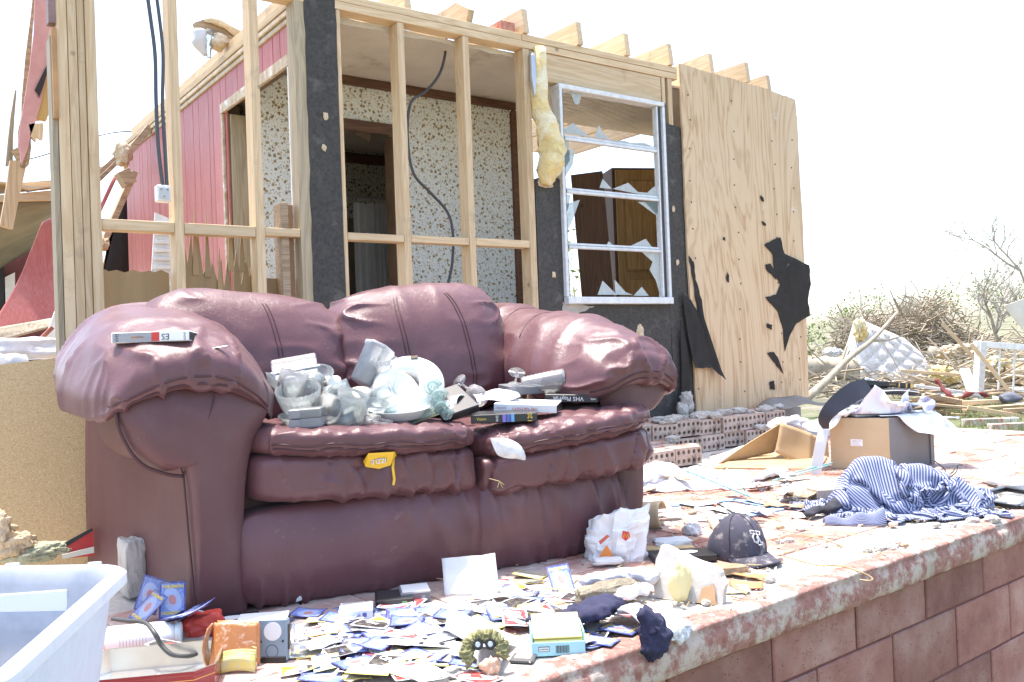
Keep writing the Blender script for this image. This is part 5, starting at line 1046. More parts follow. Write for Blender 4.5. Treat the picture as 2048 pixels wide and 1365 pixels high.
# red tin
tn = thing('red_tin', 'open red tin with gold lines at the bottom left', 'tin', az(300, 1372, 0), (0, 0, CY + R_(10)))
m_tin = plain('red_lacquer', (.25, .02, .03), .25, Coat_Weight=.5); m_tini = plain('bright_tinplate', (.8, .78, .72), .25, Metallic=.9)
def tinring(s_, z): 
    L2, W2, c_ = .14 * s_, .1 * s_, .035; return [(-L2 + c_, -W2, z), (L2 - c_, -W2, z), (L2, -W2 + c_, z), (L2, W2 - c_, z), (L2 - c_, W2, z), (-L2 + c_, W2, z), (-L2, W2 - c_, z), (-L2, -W2 + c_, z)]
rr = [tinring(.97, .002), tinring(1, .004), tinring(1, .045), tinring(1.015, .048), tinring(1.015, .054)]; V = sum(rr, []); F = [(i * 8 + j, i * 8 + (j + 1) % 8, i * 8 + 8 + (j + 1) % 8, i * 8 + 8 + j) for i in range(4) for j in range(8)]; part('shell', (np.array(V), F), m_tin, tn)
rr = [tinring(1.014, .0541), tinring(.985, .054), tinring(.96, .006)]; V = sum(rr, []); F = [(i * 8 + j, i * 8 + (j + 1) % 8, i * 8 + 8 + (j + 1) % 8, i * 8 + 8 + j) for i in range(2) for j in range(8)] + [tuple(16 + j for j in range(8))]; part('lining', (np.array(V), F), m_tini, tn)
for z_ in (.036, .012): V = tinring(1.004, z_) + tinring(1.004, z_ + .0015); part('gold_line', (np.array(V), [(j, (j + 1) % 8, 8 + (j + 1) % 8, 8 + j) for j in range(8)]), plain('gold', (.7, .45, .15), .3, Metallic=.7), tn)
part('medallion', xf(tube([(.012 * math.cos(a), .012 * math.sin(a), 0) for a in np.linspace(0, 6.283, 17)], .0009, 5), TR((.06, -.1008, .024), (R_(90), 0, 0))), MATS['gold'], tn)
# wallet with notes
wl = thing('wallet', 'worn orange brown leather wallet stuffed with yellow notes', 'wallet', az(466, 1350, .0), (0, 0, CY + R_(4)))
pr = [(-.052, .035), (-.046, .008), (-.03, .001), (.0, .0), (.046, .004), (.05, .01)]; top = .1
def f_w(u, v):
    a = u * 6.0 - 3.0; x = .05 * np.clip(u * 2 - 1, -1, 1) * (1 - .06 * v); fold = np.where(u < .15, (.15 - u) / .15, 0)
    return np.stack([x, .01 - .012 * np.cos((u - .5) * 2.4) + .03 * v + .01 * fold - .02 * fold * (1 - v), .012 + .088 * v - .03 * (1 - v) * np.sin(u * math.pi) * 0 + .004 * np.sin(u * 5)], 1)
V, F, _ = grid(20, 14, f_w); m_wal = pm('worn_tan_leather', (.42, .17, .055), (.34, .13, .04), 14, .4, .2, 60, .002, dirt=(.66, .5, .38), damt=.45, dscale=30)
part('front_flap', thicken(V, F, .003), m_wal, wl, True); V2 = V.copy(); V2[:, 1] += .03; V2[:, 2] *= .96; part('back_flap', thicken(V2, F, .003), m_wal, wl, True)
V, F, _ = grid(14, 8, lambda u, v: np.stack([-.05 + .012 * np.cos(v * 3.14 - 1.57) * -1, .002 + .04 * u, .006 + .094 * v], 1)); part('spine', thicken(V, F, .003), m_wal, wl, True)
for k_ in range(6): part('note', mv(grid(8, 4, lambda u, v: np.stack([-.028 + .076 * u, .012 + .0035 * k_ + .003 * np.sin(u * 4 + k_), .004 + .05 * v - .01 * u + .004 * k_], 1))[:2] if False else (lambda g: thicken(g[0], g[1], .0008))(grid(8, 4, lambda u, v: np.stack([-.03 + .078 * u, -.006 + .005 * k_ + .003 * np.sin(u * 4 + k_), -.0 + .03 * v + .004 * k_ + .006 * np.sin(u * 3)], 1))), 0, 0, .004), pm('banknote', (.62, .52, .12), (.5, .5, .3), 60, .6, .1), wl, True)
# standing small cassette, cases, boxes
def cass(name, label, px, py, yawd, w, h_, d, m_, disc=True, tiltx=0., z=.0, window=None, cat='cassette'):
    o = thing(name, label, cat, az(px, py, z), (R_(tiltx), 0, CY + R_(yawd)))
    part('shell', box(-w / 2, w / 2, -d / 2, d / 2, .004, h_, .003), m_, o)
    if disc:
        part('reel_window', xf(lathe([(w * .29, 0), (w * .29, .0012)], 24), TR((0.002, -d / 2 - .0002, h_ * .72), (R_(90), 0, 0))), m_paperw, o); part('hub_ring', xf(tube([(w * .2 * math.cos(a), w * .2 * math.sin(a), 0) for a in np.linspace(0, 6.283, 21)], .0007, 5), TR((0, -d / 2, h_ * .28), (R_(90), 0, 0))), m_black, o)
        part('base_door', box(-w * .46, w * .46, -d * .62, d * .62, .0, .016, .002), m_black, o)
        for sx_ in (-1, 1):
            part('screw_hole', xf(lathe([(.0025, 0), (.0025, .0012)], 8), TR((sx_ * w * .36, -d / 2 - .0004, h_ * .5), (R_(90), 0, 0))), m_black, o); part('side_slot', box(sx_ * w * .5 - .002, sx_ * w * .5 + .002, -d * .3, d * .3, h_ * .3, h_ * .85), m_black, o)
    return o
m_bgrey = pm('blue_grey_plastic', (.2, .26, .32), (.17, .22, .27), 9, .4, .03)
cass('compact_cassette', 'blue grey cassette standing upright on its end by the wallet', 547, 1326, -2, .068, .096, .022, m_bgrey, tiltx=-6)
vhs('white video box lying behind the standing cassette', 'video tape', 520, 1282, 8, pw, [(.0, .04, 'purple')], [('Maxell', .06, .008, 'black', 2)], L=.12, D=.1, T=.04, pitchd=0)
cc = thing('clear_case', 'clear plastic case leaning right of the standing cassette', 'case', az(592, 1320, 0), (0, R_(6), CY + R_(-14))); part('shell', box(-.016, .016, 0, .02, 0, .08, .002), m_glass2, cc)
o = cass('video_cassette', 'black video cassette with white reel behind the white box', 450, 1258, 12, .16, .025, .1, m_black, False, cat='video cassette'); part('reel_window', xf(lathe([(.026, 0), (.026, .001)], 20), TR((.02, 0, .0255), (0, 0, 0), (1.2, .7, 1))), m_paperw, o)
part('reel_window', xf(lathe([(.016, 0), (.016, .001)], 20), TR((-.05, 0, .0255), (0, 0, 0), (1.2, .7, 1))), m_paperw, o)
for k_, (px, py, yd, w, d, h_, lab) in enumerate(((712, 1242, 8, .085, .08, .026, 'white cassette box beside the speckled black card'), (832, 1208, 12, .08, .09, .03, 'grey and white cassette box against the sofa base'), (790, 1216, 10, .1, .1, .022, 'dark grey tape with green tab by the sofa base'))):
    o = thing('tape_box', lab, 'tape box', az(px, py, 0.003), (0, 0, CY + R_(yd))); part('box', box(-w / 2, w / 2, 0, d, 0, h_, .002), (pw, pg, m_black)[k_], o); part('cover', box(-w / 2 + .006, w / 2 + .0006, .008, d + .0006, h_ * .45, h_ + .0006, .001), (m_glass2, m_paperw, pb)[k_], o)
    part('tab', box(w * .2, w * .32, -.0008, .001, h_ * .3, h_ * .7), (INK['blue'], INK['grey'], INK['green'])[k_], o)
rp_ = thing('red_packet', 'crushed red cardboard packet in front of the card fan', 'packet', az(412, 1278, .0), (0, R_(-10), CY + R_(20))); part('carton', (lambda s: (s[0] * np.array([.045, .03, .028]) + np.array([0, .02, .028]), s[1]))(blob(1, 1, 1, 8, .25, 2, 3, 6.)), plain('red_card', (.55, .06, .04), .4), rp_); part('panel', box(-.09, -.03, 0, .05, .0, .012, .002), plain('purple_print', (.3, .2, .4), .4), rp_)
# ================================================================== papers
def paper(label, pts, nx, ny, amp, s_, m_=None, name='paper_sheet', lift=.0, curl=None, cat='paper'):
    """a sheet spanned between four places, gently crumpled"""
    P = [np.array(p, float) for p in pts]
    def f(u, v):
        u_ = u[:, None]; v_ = v[:, None]; Q = (P[0] * (1 - u_) + P[1] * u_) * (1 - v_) + (P[3] * (1 - u_) + P[2] * u_) * v_
        n_ = nrm(np.cross(P[1] - P[0], P[3] - P[0])); n_ = n_ if n_[2] > 0 else -n_; h_ = amp * fbm(np.stack([u * 3 + s_, v * 3, u * 0], 1), 3, s_) + (curl(u, v) if curl else 0); return Q + n_ * (h_ + lift)[:, None]
    V, F, uv = grid(nx, ny, f); return solo(name, thicken(V, F, .0009), m_ or m_paperw, label, cat, smooth=True)
e0, e1 = az(890, 1195, .002), az(1000, 1190, .004); ev = paper('white envelope standing against the sofa base', [e0, e1, e1 + np.array([.03, .06, .095]), e0 + np.array([.03, .06, .09])], 16, 12, .006, 3, curl=lambda u, v: .012 * np.clip(u - .75, 0, 1) * v * 4, name='envelope', cat='envelope')
paper('white curled sheet lying across the cards in front of the sofa', [az(890, 1260, .035), az(985, 1310, .024), az(1030, 1270, .024), az(905, 1225, .04)], 20, 14, .006, 5, curl=lambda u, v: .03 * np.sin(v * 3.1) * (1 - u))
paper('cream folded sheet under the green wreath', [az(900, 1310, .02), az(1000, 1330, .02), az(1015, 1290, .03), az(900, 1285, .03)], 14, 10, .005, 8)
for k_, (px, py, w, h_, yd) in enumerate(((640, 1255, .09, .07, 20), (700, 1262, .1, .06, -15), (950, 1200, .1, .05, 10), (860, 1225, .12, .05, 6), (1150, 1290, .06, .05, 30), (770, 1290, .1, .07, -8), (620, 1300, .08, .06, 40), (1340, 1140, .08, .06, 15))):
    p = az(px, py, .012 + .002 * k_); a = CY + R_(yd); x = np.array([math.cos(a), math.sin(a), 0]); y_ = np.array([-math.sin(a), math.cos(a), 0]); paper(('pale receipt left of the clear case', 'white slip under the white cassette box', 'white torn slip below the envelope', 'long white slip by the speckled card', 'white slip in front of the navy sock', 'white slip under the red UNO card', 'small slip by the clear case', 'white slip beside the plaster slab')[k_], [p, p + x * w, p + x * w + y_ * h_, p + y_ * h_], 9, 8, .006, k_)
# index card box
ib = thing('index_card_box', 'pale blue box of yellow index cards in front of the navy sock', 'card box', az(1118, 1312, .002), (0, 0, CY + R_(2)))
m_ibx = plain('pale_blue_carton', (.34, .62, .68), .5); W2 = .058
part('tray', join(box(-W2, W2, 0, .003, 0, .03, .001), box(-W2, -W2 + .003, .0031, .1, 0, .05, .001), box(W2 - .003, W2, .0031, .1, 0, .05, .001), box(-W2 + .0031, W2 - .0031, .0031, .1, 0, .003)), m_ibx, ib)
for k_ in range(5): part('index_card', xf(box(-W2 + .005, W2 - .005, 0, .095, 0, .0035, .0005), TR((random.uniform(-.001, .001), .005, .006 + .0075 * k_), (R_(16), 0, 0))), pm('yellow_card', (.72, .64, .22), (.68, .6, .25), 9, .7, .05), ib)
part('print_panel', box(-.044, -.02, -.0008, .0002, .01, .021), m_black, ib); part('print_panel', box(-.043, -.021, -.0014, -.0009, .0112, .0198), plain('print_pale', (.6, .66, .66), .6), ib); text('LOOSE LEAF', .0034, INK['black'], ib, TR((-.032, -.0018, .0155), (R_(90), 0, 0)), bold=True)
for k_ in range(14): x = -.006 + k_ * .0021; part('barcode_bar', box(x, x + (.0006, .0012, .0009)[k_ % 3], -.0009, .0003, .006, .022), m_black, ib)
# ================================================================== cloth and rubbish at the front edge
m_navy = pm('navy_knit', (.022, .022, .055), (.035, .035, .075), 30, .95, .5, 260, .002, stretch=(1, 1, 1), rnd=.05)
m_wknit = pm('white_knit', (.74, .74, .76), (.62, .62, .65), 20, .95, .6, 240, .003, rnd=.03); m_gknit = pm('grey_white_knit', (.6, .61, .68), (.45, .46, .54), 20, .95, .5, 240, .003, rnd=.03)
def sock(name, label, pts, rad_, m_, s_, flat=.55, cat='sock', n=20, wr=.25):
    P = np.array(smooth_path(pts, 8)); k = len(P); rr = np.interp(np.linspace(0, 1, k), np.linspace(0, 1, len(rad_)), rad_); V, F = tube(P, rr, n)
    N = vnorm(V, F); V = V + N * (np.repeat(rr, n) * wr * (lines(V, 1.4, (60, 45, 50), s_, 2) + fbm(V * 25, 2, s_) - .5))[:, None]
    base = np.repeat(P[:, 2], n); V[:, 2] = base + (V[:, 2] - base) * flat
    return solo(name, (V, F), m_, label, cat, smooth=True)
sock('sock', 'long navy sock lying across the cards', [az(1055, 1238, .03), az(1090, 1240, .032), az(1130, 1236, .036), az(1165, 1228, .042), az(1200, 1215, .045), az(1218, 1205, .045)], [.012, .022, .03, .04, .042, .036], m_navy, 3)
sock('sock', 'grey white sock lying behind the bark chunk', [az(1165, 1165, .04), az(1200, 1155, .045), az(1250, 1150, .05), az(1290, 1152, .055), az(1310, 1160, .05)], [.018, .026, .03, .032, .02], m_gknit, 5)
sock('sock', 'white sock toe in front of the bark chunk', [az(1225, 1200, .04), az(1250, 1188, .05), az(1275, 1180, .055), az(1298, 1185, .05)], [.014, .024, .026, .018], m_wknit, 6)
# towel draped over the porch edge
def porch_h(x, y): return np.where(y > EY(x) - .004, .012, -.9)
c0 = az(1320, 1230, .05)
V, F, uv = drape(40, 52, .15, .24, lambda u, v: (c0[0] - .06 + .13 * u + .03 * v, c0[1] + .12 - .17 * v - .03 * u, .09 + .03 * np.sin(u * 9) * np.cos(v * 6) + .06 * (1 - v)), lambda x, y: np.where(y > EY(x) - .002, .012 + .045 * np.exp(-(((x - c0[0] + .02) / .05) ** 2 + ((y - c0[1] - .06) / .06) ** 2)), -.06), 70, 8, seed=3)
V, F = thicken(V, F, .006); solo('towel', (V, F), m_wknit, 'white towelling cloth flopping over the porch edge', 'towel', smooth=True)
k0 = az(1325, 1270, .03); k0[1] = EY(k0[0]) + .005
def knot(s_): 
    V, F = blob(.036, .03, .05, 22, .3, 2.2, s_); N = vnorm(V, F); V = V + N * (.009 * lines(V, 1, (30, 30, 45), s_, 2) - .004)[:, None]; return V, F
V, F = knot(5); V2, F2 = sock_top = (lambda q: (q[0] + vnorm(*q) * (.004 * np.sin(np.arange(len(q[0])) % 14 * 2.7) + .003 * fbm(q[0] * 60, 2, 3))[:, None], q[1]))(tube(smooth_path([(-.008, 0, .02), (-.016, .005, .045), (-.03, .012, .062)], 6), np.linspace(.026, .014, 13), 14)); solo('sock', join(mv((V, F), *(k0 + np.array([0, -.012, -.012]))), mv((V2, F2), *(k0 + np.array([0, -.012, -.012])))), m_navy, 'balled navy sock hanging over the porch edge', 'sock', smooth=True)
# bark chunk, plaster slab, foam, wood slabs
V, F = blob(.085, .04, .024, 18, .35, 2.2, 9, 3.); solo('bark_chunk', xf((V, F), TR(az(1215, 1185, .03), (0, R_(-6), CY + .25))), pm('grey_bark', (.3, .27, .2), (.16, .13, .09), 18, .95, 1., 60, .012), 'grey broken bark chunk among the socks', 'wood chunk', smooth=True)
pa = [az(1310, 1180, 0.003), az(1440, 1212, 0.002)]; pa[0] = az(1315, 1195, .002); ux = nrm(pa[1] - pa[0]); Lp = np.linalg.norm(pa[1] - pa[0])
Ps = thing('plaster_slab', 'broken white plaster slab standing on edge on the porch', 'plaster', (pa[0] + pa[1]) / 2)
out = rag([(-.01, .0), (Lp + .005, -.002), (Lp + .012, .05), (Lp - .01, .085), (.06, .115), (.0, .13), (-.02, .06)], 4, .003, 4); nb_ = nrm(np.cross(UP, ux)); wpart('slab', poly(out, .024, lambda a, b, d: pa[0] + ux * a + UP * b + nb_ * (b * .25 + d)), pm('dirty_plaster', (.6, .58, .55), (.45, .42, .38), 9, .9, .4, 60, .004, dirt=(.4, .27, .19), damt=.1, dscale=12), Ps)
wpart('torn_paper_face', poly(rag([(Lp - .06, .0), (Lp - .005, .0), (Lp - .02, .05), (Lp - .05, .035)], 3, .003, 3), .002, lambda a, b, d: pa[0] + ux * a + UP * (b + .001) + nb_ * (b * .25 - .0025 - d)), pm('brown_paper', (.48, .3, .16), None, 8), Ps)
V, F = blob(.036, .02, .055, 14, .25, 2, 12); solo('foam_lump', mv((V, F), *(pa[0] + ux * .075 + UP * .055 - nb_ * .024)), pm('yellow_foam', (.76, .68, .38), (.7, .6, .3), 7, .9, .3, 60, .004), 'rounded pale yellow foam lump against the plaster slab', 'foam', smooth=True)
V, F = blob(.09, .035, .013, 16, .3, 2, 15, 4.); solo('wood_slab', xf((V, F), TR(az(1430, 1140, .016) , (0, 0, CY + .1))), m_oldX, 'splintered tan wood slab under the cap brim', 'wood', smooth=True)
solo('hardboard_strip', xf(box(-.11, .1, -.03, .03, 0, .006, .001), TR(az(1325, 1098, .012), (0, 0, CY + .05))), m_pb, 'tan hardboard strip behind the black cassette', 'board')
o = cass('video_cassette', 'black video cassette with white label left of the cap', 1365, 1122, 6, .19, .026, .1, m_black, False, cat='video cassette', z=.004); part('reel_window', xf(lathe([(.022, 0), (.022, .001)], 20), TR((.02, 0, .0265), (0, 0, 0), (1.3, .8, 1))), m_paperw, o); part('label', box(-.06, -.03, -.03, .03, .0262, .027), pg, o)
# baseball cap
cp = az(1474, 1112, .006); cap = thing('baseball_cap', 'dusty charcoal navy baseball cap with white emblem on the porch edge', 'cap', cp, (R_(0), R_(0), CY + R_(-62)))
m_cap = pm('navy_twill', (.045, .042, .062), (.062, .058, .078), 14, .9, .4, 320, .0015, dirt=(.3, .27, .25), damt=.18, dscale=22)
V, F = lathe([(.098, 0), (.1, .02), (.098, .045), (.09, .075), (.072, .102), (.045, .12), (.018, .128), (0.0001, .129)], 48); V[:, 1] *= .84
sq = np.clip((V[:, 0] + .01) / .1, 0, 1) ; V[:, 2] -= .028 * np.exp(-((V[:, 0] + .055) / .03) ** 2) * (V[:, 2] > .05); V[:, 2] *= 1 - .28 * (V[:, 0] < -.05) * np.clip((-V[:, 0] - .05) / .05, 0, 1); N = vnorm(V, F); V += N * (.004 * fbm(V * 30, 2, 4))[:, None]
Rt = TR((0, 0, .004), (R_(2), R_(-1), 0)); cr_ = part('crown', xf((V, F), Rt), m_cap, cap, True)
def vis(u, v):
    a = (u - .5) * 2.3; r0 = np.stack([.096 * np.cos(a), .081 * np.sin(a)], 1); ext = (.072 * np.cos(a * 1.0) ** .8)[:, None] if False else (.07 * np.clip(np.cos(a * 1.2), 0, 1) ** .6)[:, None]
    d = r0 / np.linalg.norm(r0, axis=1, keepdims=True); q = r0 + np.array([1, 0]) * ext * v[:, None]; return np.stack([q[:, 0], q[:, 1], .014 - .012 * v - .25 * q[:, 1] ** 2 / .08 * (.3 + v)], 1)
V, F, _ = grid(26, 10, vis); part('brim', xf(thicken(V, F, .004), Rt), m_cap, cap, True)
for k_ in range(6):
    a = k_ * math.pi / 3 + .02; P = [(.1005 * math.cos(a), .0845 * math.sin(a), .02), (.0985 * math.cos(a), .083 * math.sin(a), .046), (.0905 * math.cos(a), .0762 * math.sin(a), .0762), (.0725 * math.cos(a), .061 * math.sin(a), .1032), (.0455 * math.cos(a), .038 * math.sin(a), .1212), (.01, 0, .1296)]
    if math.cos(a) > -.3: part('panel_seam', xf(tube(smooth_path(P, 4), .0012, 5), Rt), plain('seam_navy', (.025, .024, .04), .8), cr_, True)
part('button', xf(mv(lathe([(.006, 0), (.006, .004), (0, .006)], 10), 0, 0, .127), Rt), m_cap, cap, True); part('brim_rim', xf(tube([vis(np.array([q]), np.array([1.]))[0] for q in np.linspace(.04, .96, 30)], .0026, 5), Rt), MATS['seam_navy'], cap, True)
m_emb = plain('emblem_white', (.66, .66, .68), .6)
def on_cap(x, z_): # emblem laid on the front of the crown
    rr = np.interp(z_, [.02, .045, .075, .102], [.1, .098, .09, .072]) + .0022; a = x / rr; return (rr * math.cos(a), rr * .84 * math.sin(a), z_)
for k_, (P, col, rr) in enumerate((([(-.022, .08), (.016, .088), (.02, .082), (-.018, .072), (-.022, .08)], m_emb, .0022), ([(-.003, .08), (-.009, .06), (-.014, .05), (-.022, .05), (-.018, .044), (.0, .045)], m_emb, .0022), ([(.006, .08), (.016, .07), (.014, .056), (.002, .05), (-.004, .058)], m_emb, .0022), ([(-.012, .076), (.012, .082)], MATS['seam_navy'], .002), ([(.0, .07), (-.004, .056), (.006, .056)], plain('emblem_grey', (.3, .32, .36), .6), .0022))): part('emblem', xf(tube([on_cap(-a, b) for a, b in P], rr, 6), Rt), col, cap, True)
# fast food bag
fb = az(1230, 1118, .003); bag = thing('paper_bag', 'crumpled white fast food bag with red emblem against the sofa', 'paper bag', fb, (0, 0, CY))
def fbag(u, v):
    th = u * 2 * math.pi; rx, ry = .092 * (1 + .1 * v - .25 * v ** 3), .06 * (1 - .2 * v - .45 * v ** 3); x = rx * np.sign(np.cos(th)) * np.abs(np.cos(th)) ** .6; y_ = ry * np.sign(np.sin(th)) * np.abs(np.sin(th)) ** .6
    z_ = .145 * v + .016 * np.sin(th + 2) * v; P = np.stack([x, y_, z_], 1); n1 = lines(P, 1, (19, 19, 17), 14, 1) - .5; n2 = lines(P, 1, (46, 46, 40), 9, 1) - .5; return P + np.stack([np.cos(th), np.sin(th), 0 * th], 1) * (.022 * n1 + .009 * n2)[:, None] + np.stack([.03 * v, .01 * v, .022 * n1 * v + .012 * n2 * v], 1)
V, F, uv = grid(64, 30, fbag); m_bag = pm('waxed_white_paper', (.78, .77, .75), (.7, .68, .65), 6, .55, .25, 20, .006, rnd=0); part('sack', thicken(V, F, .0012), m_bag, bag, False)
def bagface(x, z_, off=.004): return (x, -.058 - off - .004, z_)
part('emblem', poly([(.02, .1), (.04, .095), (.042, .08), (.028, .068), (.017, .078)], .001, lambda a, b, d: (a, -.063 - d + .06 * (b - .08), b)), INK['red'], bag); part('emblem_mark', tube([(.022, -.0655, .078), (.025, -.0645, .092), (.03, -.0655, .08), (.035, -.0645, .091), (.037, -.0655, .078)], .0013, 5), INK['yellow'], bag); text("i'm lovin' it", .008, INK['grey'], bag, TR((.05, -.06, .105), (R_(90), R_(-20), 0)))
part('printed_side', poly([(-.062, .012), (-.02, .002), (-.014, .03), (-.03, .058), (-.045, .04)], .001, lambda a, b, d: (a, -.066 - d + .1 * (b - .03), b)), plain('print_orange', (.66, .2, .03), .5), bag); part('printed_side', poly([(-.05, .06), (-.02, .085), (-.028, .09), (-.055, .07)], .001, lambda a, b, d: (a, -.064 - d, b)), plain('print_redbrown', (.5, .1, .05), .5), bag); text('your order', .007, INK['white'], bag, TR((-.038, -.0685, .022), (R_(90), R_(-14), 0)))
# napkins, foam lid, roll, planks behind the bag
for k_, (px, py, w, h_, lab) in enumerate(((1345, 1085, .12, .08, 'white foam food tray lid behind the fast food bag'), (1385, 1060, .06, .05, 'crumpled white napkin beside the cap'), (1215, 1122, .09, .05, 'white and pink paper under the fast food bag'))):
    q = az(px, py, .02); V, F = blob(w / 2, h_ / 2, (.012, .028, .008)[k_], 14, (.15, .55, .2)[k_], 3, 30 + k_, (6, 2, 5)[k_]); solo(('foam_tray', 'napkin', 'food_wrapper')[k_], xf((V, F), TR(q, (0, 0, CY + .1))), m_paperw, lab, ('tray', 'napkin', 'wrapper')[k_], smooth=True)
V, F, _ = grid(20, 16, lambda u, v: np.stack([.05 * np.cos(u * 4.4 + .3), .16 * v, .05 + .05 * np.sin(u * 4.4 + .3)], 1)); solo('cardboard_roll', xf(thicken(V, F, .003), TR(az(1330, 1058, .002), (R_(-6), 0, CY + R_(62)))), pm('beige_embossed_card', (.62, .5, .32), (.55, .43, .26), 40, .8, .6, 120, .004), 'curled beige embossed cardboard beside the right end of the sofa', 'cardboard', smooth=True)
solo('wood_block', xf(box(-.018, .018, -.05, .05, 0, .01, .001), TR(az(1432, 1055, .01), (R_(20), 0, CY + .1))), m_pineY, 'short pale wood strip leaning behind the cap', 'wood')
# toy wreath, toy car, cartridge, stones
wr = thing('knit_wreath', 'fuzzy olive yarn wreath with toy wheels at the bottom edge', 'wreath', az(972, 1345, .0))
V, F = tube([(.037 * math.cos(a), .026 * math.sin(a), .04 + .018 * math.sin(a)) for a in np.linspace(-.4, 3.9, 110)], .012, 26); N = vnorm(V, F); V += N * (.009 * lines(V, 1, (170, 170, 170), 3, 1.5) - .003)[:, None]; Mr = TR((0, 0, .012), (R_(25), 0, CY)); part('yarn_ring', xf((V, F), Mr), pm('olive_yarn', (.26, .25, .12), (.17, .16, .075), 60, .95, .8, 200, .003), wr, True)
part('toy_body', xf(box(-.018, .022, -.016, .016, .008, .05, .004), TR((0, 0, 0), (R_(-12), R_(14), CY + .4))), pm('grey_toy', (.42, .4, .38), None, 20), wr)
for sx_ in (-.014, .012):
    w_ = part('toy_wheel', xf(lathe([(.0105, 0), (.0115, .002), (.0115, .008), (.0105, .01)], 18), TR(R0 * sx_ + TWD * .012 + UP * .062, (R_(72), 0, CY))), m_black, wr); part('hub', xf(lathe([(.006, .0102), (.005, .0115)], 8), TR(R0 * sx_ + TWD * .012 + UP * .062, (R_(72), 0, CY))), m_steel, w_)
V, F = blob(.022, .018, .02, 10, .5, 2.5, 3); part('shell_lump', mv((V, F), *(R0 * .012 + TWD * .03 + UP * .022)), pm('salmon_lump', (.62, .42, .3), (.5, .3, .2), 30, .8, .5), wr, True)
ct = thing('game_cartridge', 'small grey game cartridge right of the yarn wreath', 'cartridge', az(1042, 1328, .0), (0, 0, CY + R_(-14))); part('shell', box(-.026, .026, 0, .045, 0, .008, .002), pm('cartridge_grey', (.1, .1, .1), None, 9, .5), ct); part('label', box(-.018, .018, .008, .04, .0081, .0087), pm('cartridge_label', (.6, .42, .3), (.2, .2, .25), 90, .4, 0), ct)
st_ = [(1395, 1118, .012), (1560, 1085, .014), (1578, 1082, .013), (1735, 1100, .012), (1760, 1098, .014), (1785, 1096, .016), (1720, 1052, .01), (1945, 1042, .018), (1985, 1040, .02), (2028, 1012, .022), (1905, 1050, .012), (1520, 1095, .012), (880, 1360, .014), (905, 1345, .016), (1150, 1318, .008), (1430, 1192, .01), (1415, 1205, .012), (1600, 1060, .012), (1650, 1092, .009), (655, 1262, .016), (1540, 1160, .012)]
for k_, (px, py, rr) in enumerate(st_): V, F = blob(rr * 1.3, rr, rr * .7, 7, .35, 2, 60 + k_, 3.); tag(solo('stone', mv((V, F), *az(px, py, rr * .5)), m_concrete, 'small pale rubble stone on the porch slab', 'stone', 'rubble stones on the porch'))
solo('brown_wire', tube(smooth_path([az(a, b, z_) for a, b, z_ in ((1545, 1082, .02), (1590, 1072, .02), (1640, 1078, .012), (1690, 1095, .01))], 6), .0018, 5), plain('brown_wire', (.3, .22, .1), .5), 'bent brown wire arching behind the cap', 'wire'); solo('brown_wire', tube(smooth_path([az(a, b, z_) for a, b, z_ in ((1560, 1110, .015), (1600, 1122, .012), (1640, 1132, .01), (1680, 1132, .008), (1730, 1148, .006), (1745, 1158, .004), (1738, 1162, .004), (1720, 1160, .004))], 6), .0022, 5), MATS['brown_wire'], 'brown wire trailing from the cap to the slab edge', 'wire')
# grit and flakes all over the floor: uncountable
r = np.random.RandomState(4); V = []; F = []
def grit(n, xr, yr, smin, smax):
    for _ in range(n):
        x = r.uniform(*xr); y = r.uniform(*yr); 
        if y < EY(x) + .02: continue
        s_ = smin * (smax / smin) ** (r.random() ** 2.5); b = len(V); th = r.uniform(0, 6.28, 5); a = np.sort(th)
        for q in a: V.append((x + s_ * r.uniform(.6, 1.3) * math.cos(q), y + s_ * r.uniform(.6, 1.3) * math.sin(q), .004))
        V.append((x + r.uniform(-.3, .3) * s_, y, .004 + s_ * r.uniform(.3, .9)))
        for q in range(5): F.append((b + q, b + (q + 1) % 5, b + 5))
grit(2600, (1.2, 4.4), (1.5, 2.9), .002, .011); grit(900, (1.5, 3.8), (1.46, 1.85), .002, .009); grit(700, (2.2, 4.6), (2.2, 3.5), .003, .016); grit(500, (3.2, 6), (1.6, 3), .003, .012); grit(900, (.4, 1.6), (1.45, 2.1), .002, .008)
tag(wpart('rubble_grit', (np.array(V), F), pm('grit_mix', (.55, .5, .43), (.3, .22, .16), 3, .95, 0, rnd=0, kind='Object'), None), 'fine plaster grit and splinters over the porch floor', 'rubble', kind='stuff')
r = random.Random(3); V = []; F = []
for k_ in range(900):
    x = r.uniform(1.2, 4.6); y = r.uniform(EY(x) + .03, 3.3); L = r.uniform(.01, .07) ; a = r.uniform(0, 3.14); w = r.uniform(.0008, .003); d = np.array([math.cos(a), math.sin(a)]); n_ = np.array([-d[1], d[0]]) * w; z_ = r.uniform(.006, .014); b = len(V)
    for p_, q_ in ((-1, -1), (1, -1), (1, 1), (-1, 1)): c_ = np.array([x, y]) + d * L * p_ * .5 + n_ * q_; V.append((c_[0], c_[1], z_ + p_ * r.uniform(-.003, .003)))
    F.append((b, b + 1, b + 2, b + 3))
tag(wpart('straw_litter', (np.array(V), F), pm('straw_mix', (.45, .36, .18), (.2, .14, .08), 2, .9, 0, rnd=0), None), 'thin straw and splinter litter over the porch floor', 'straw', kind='stuff')

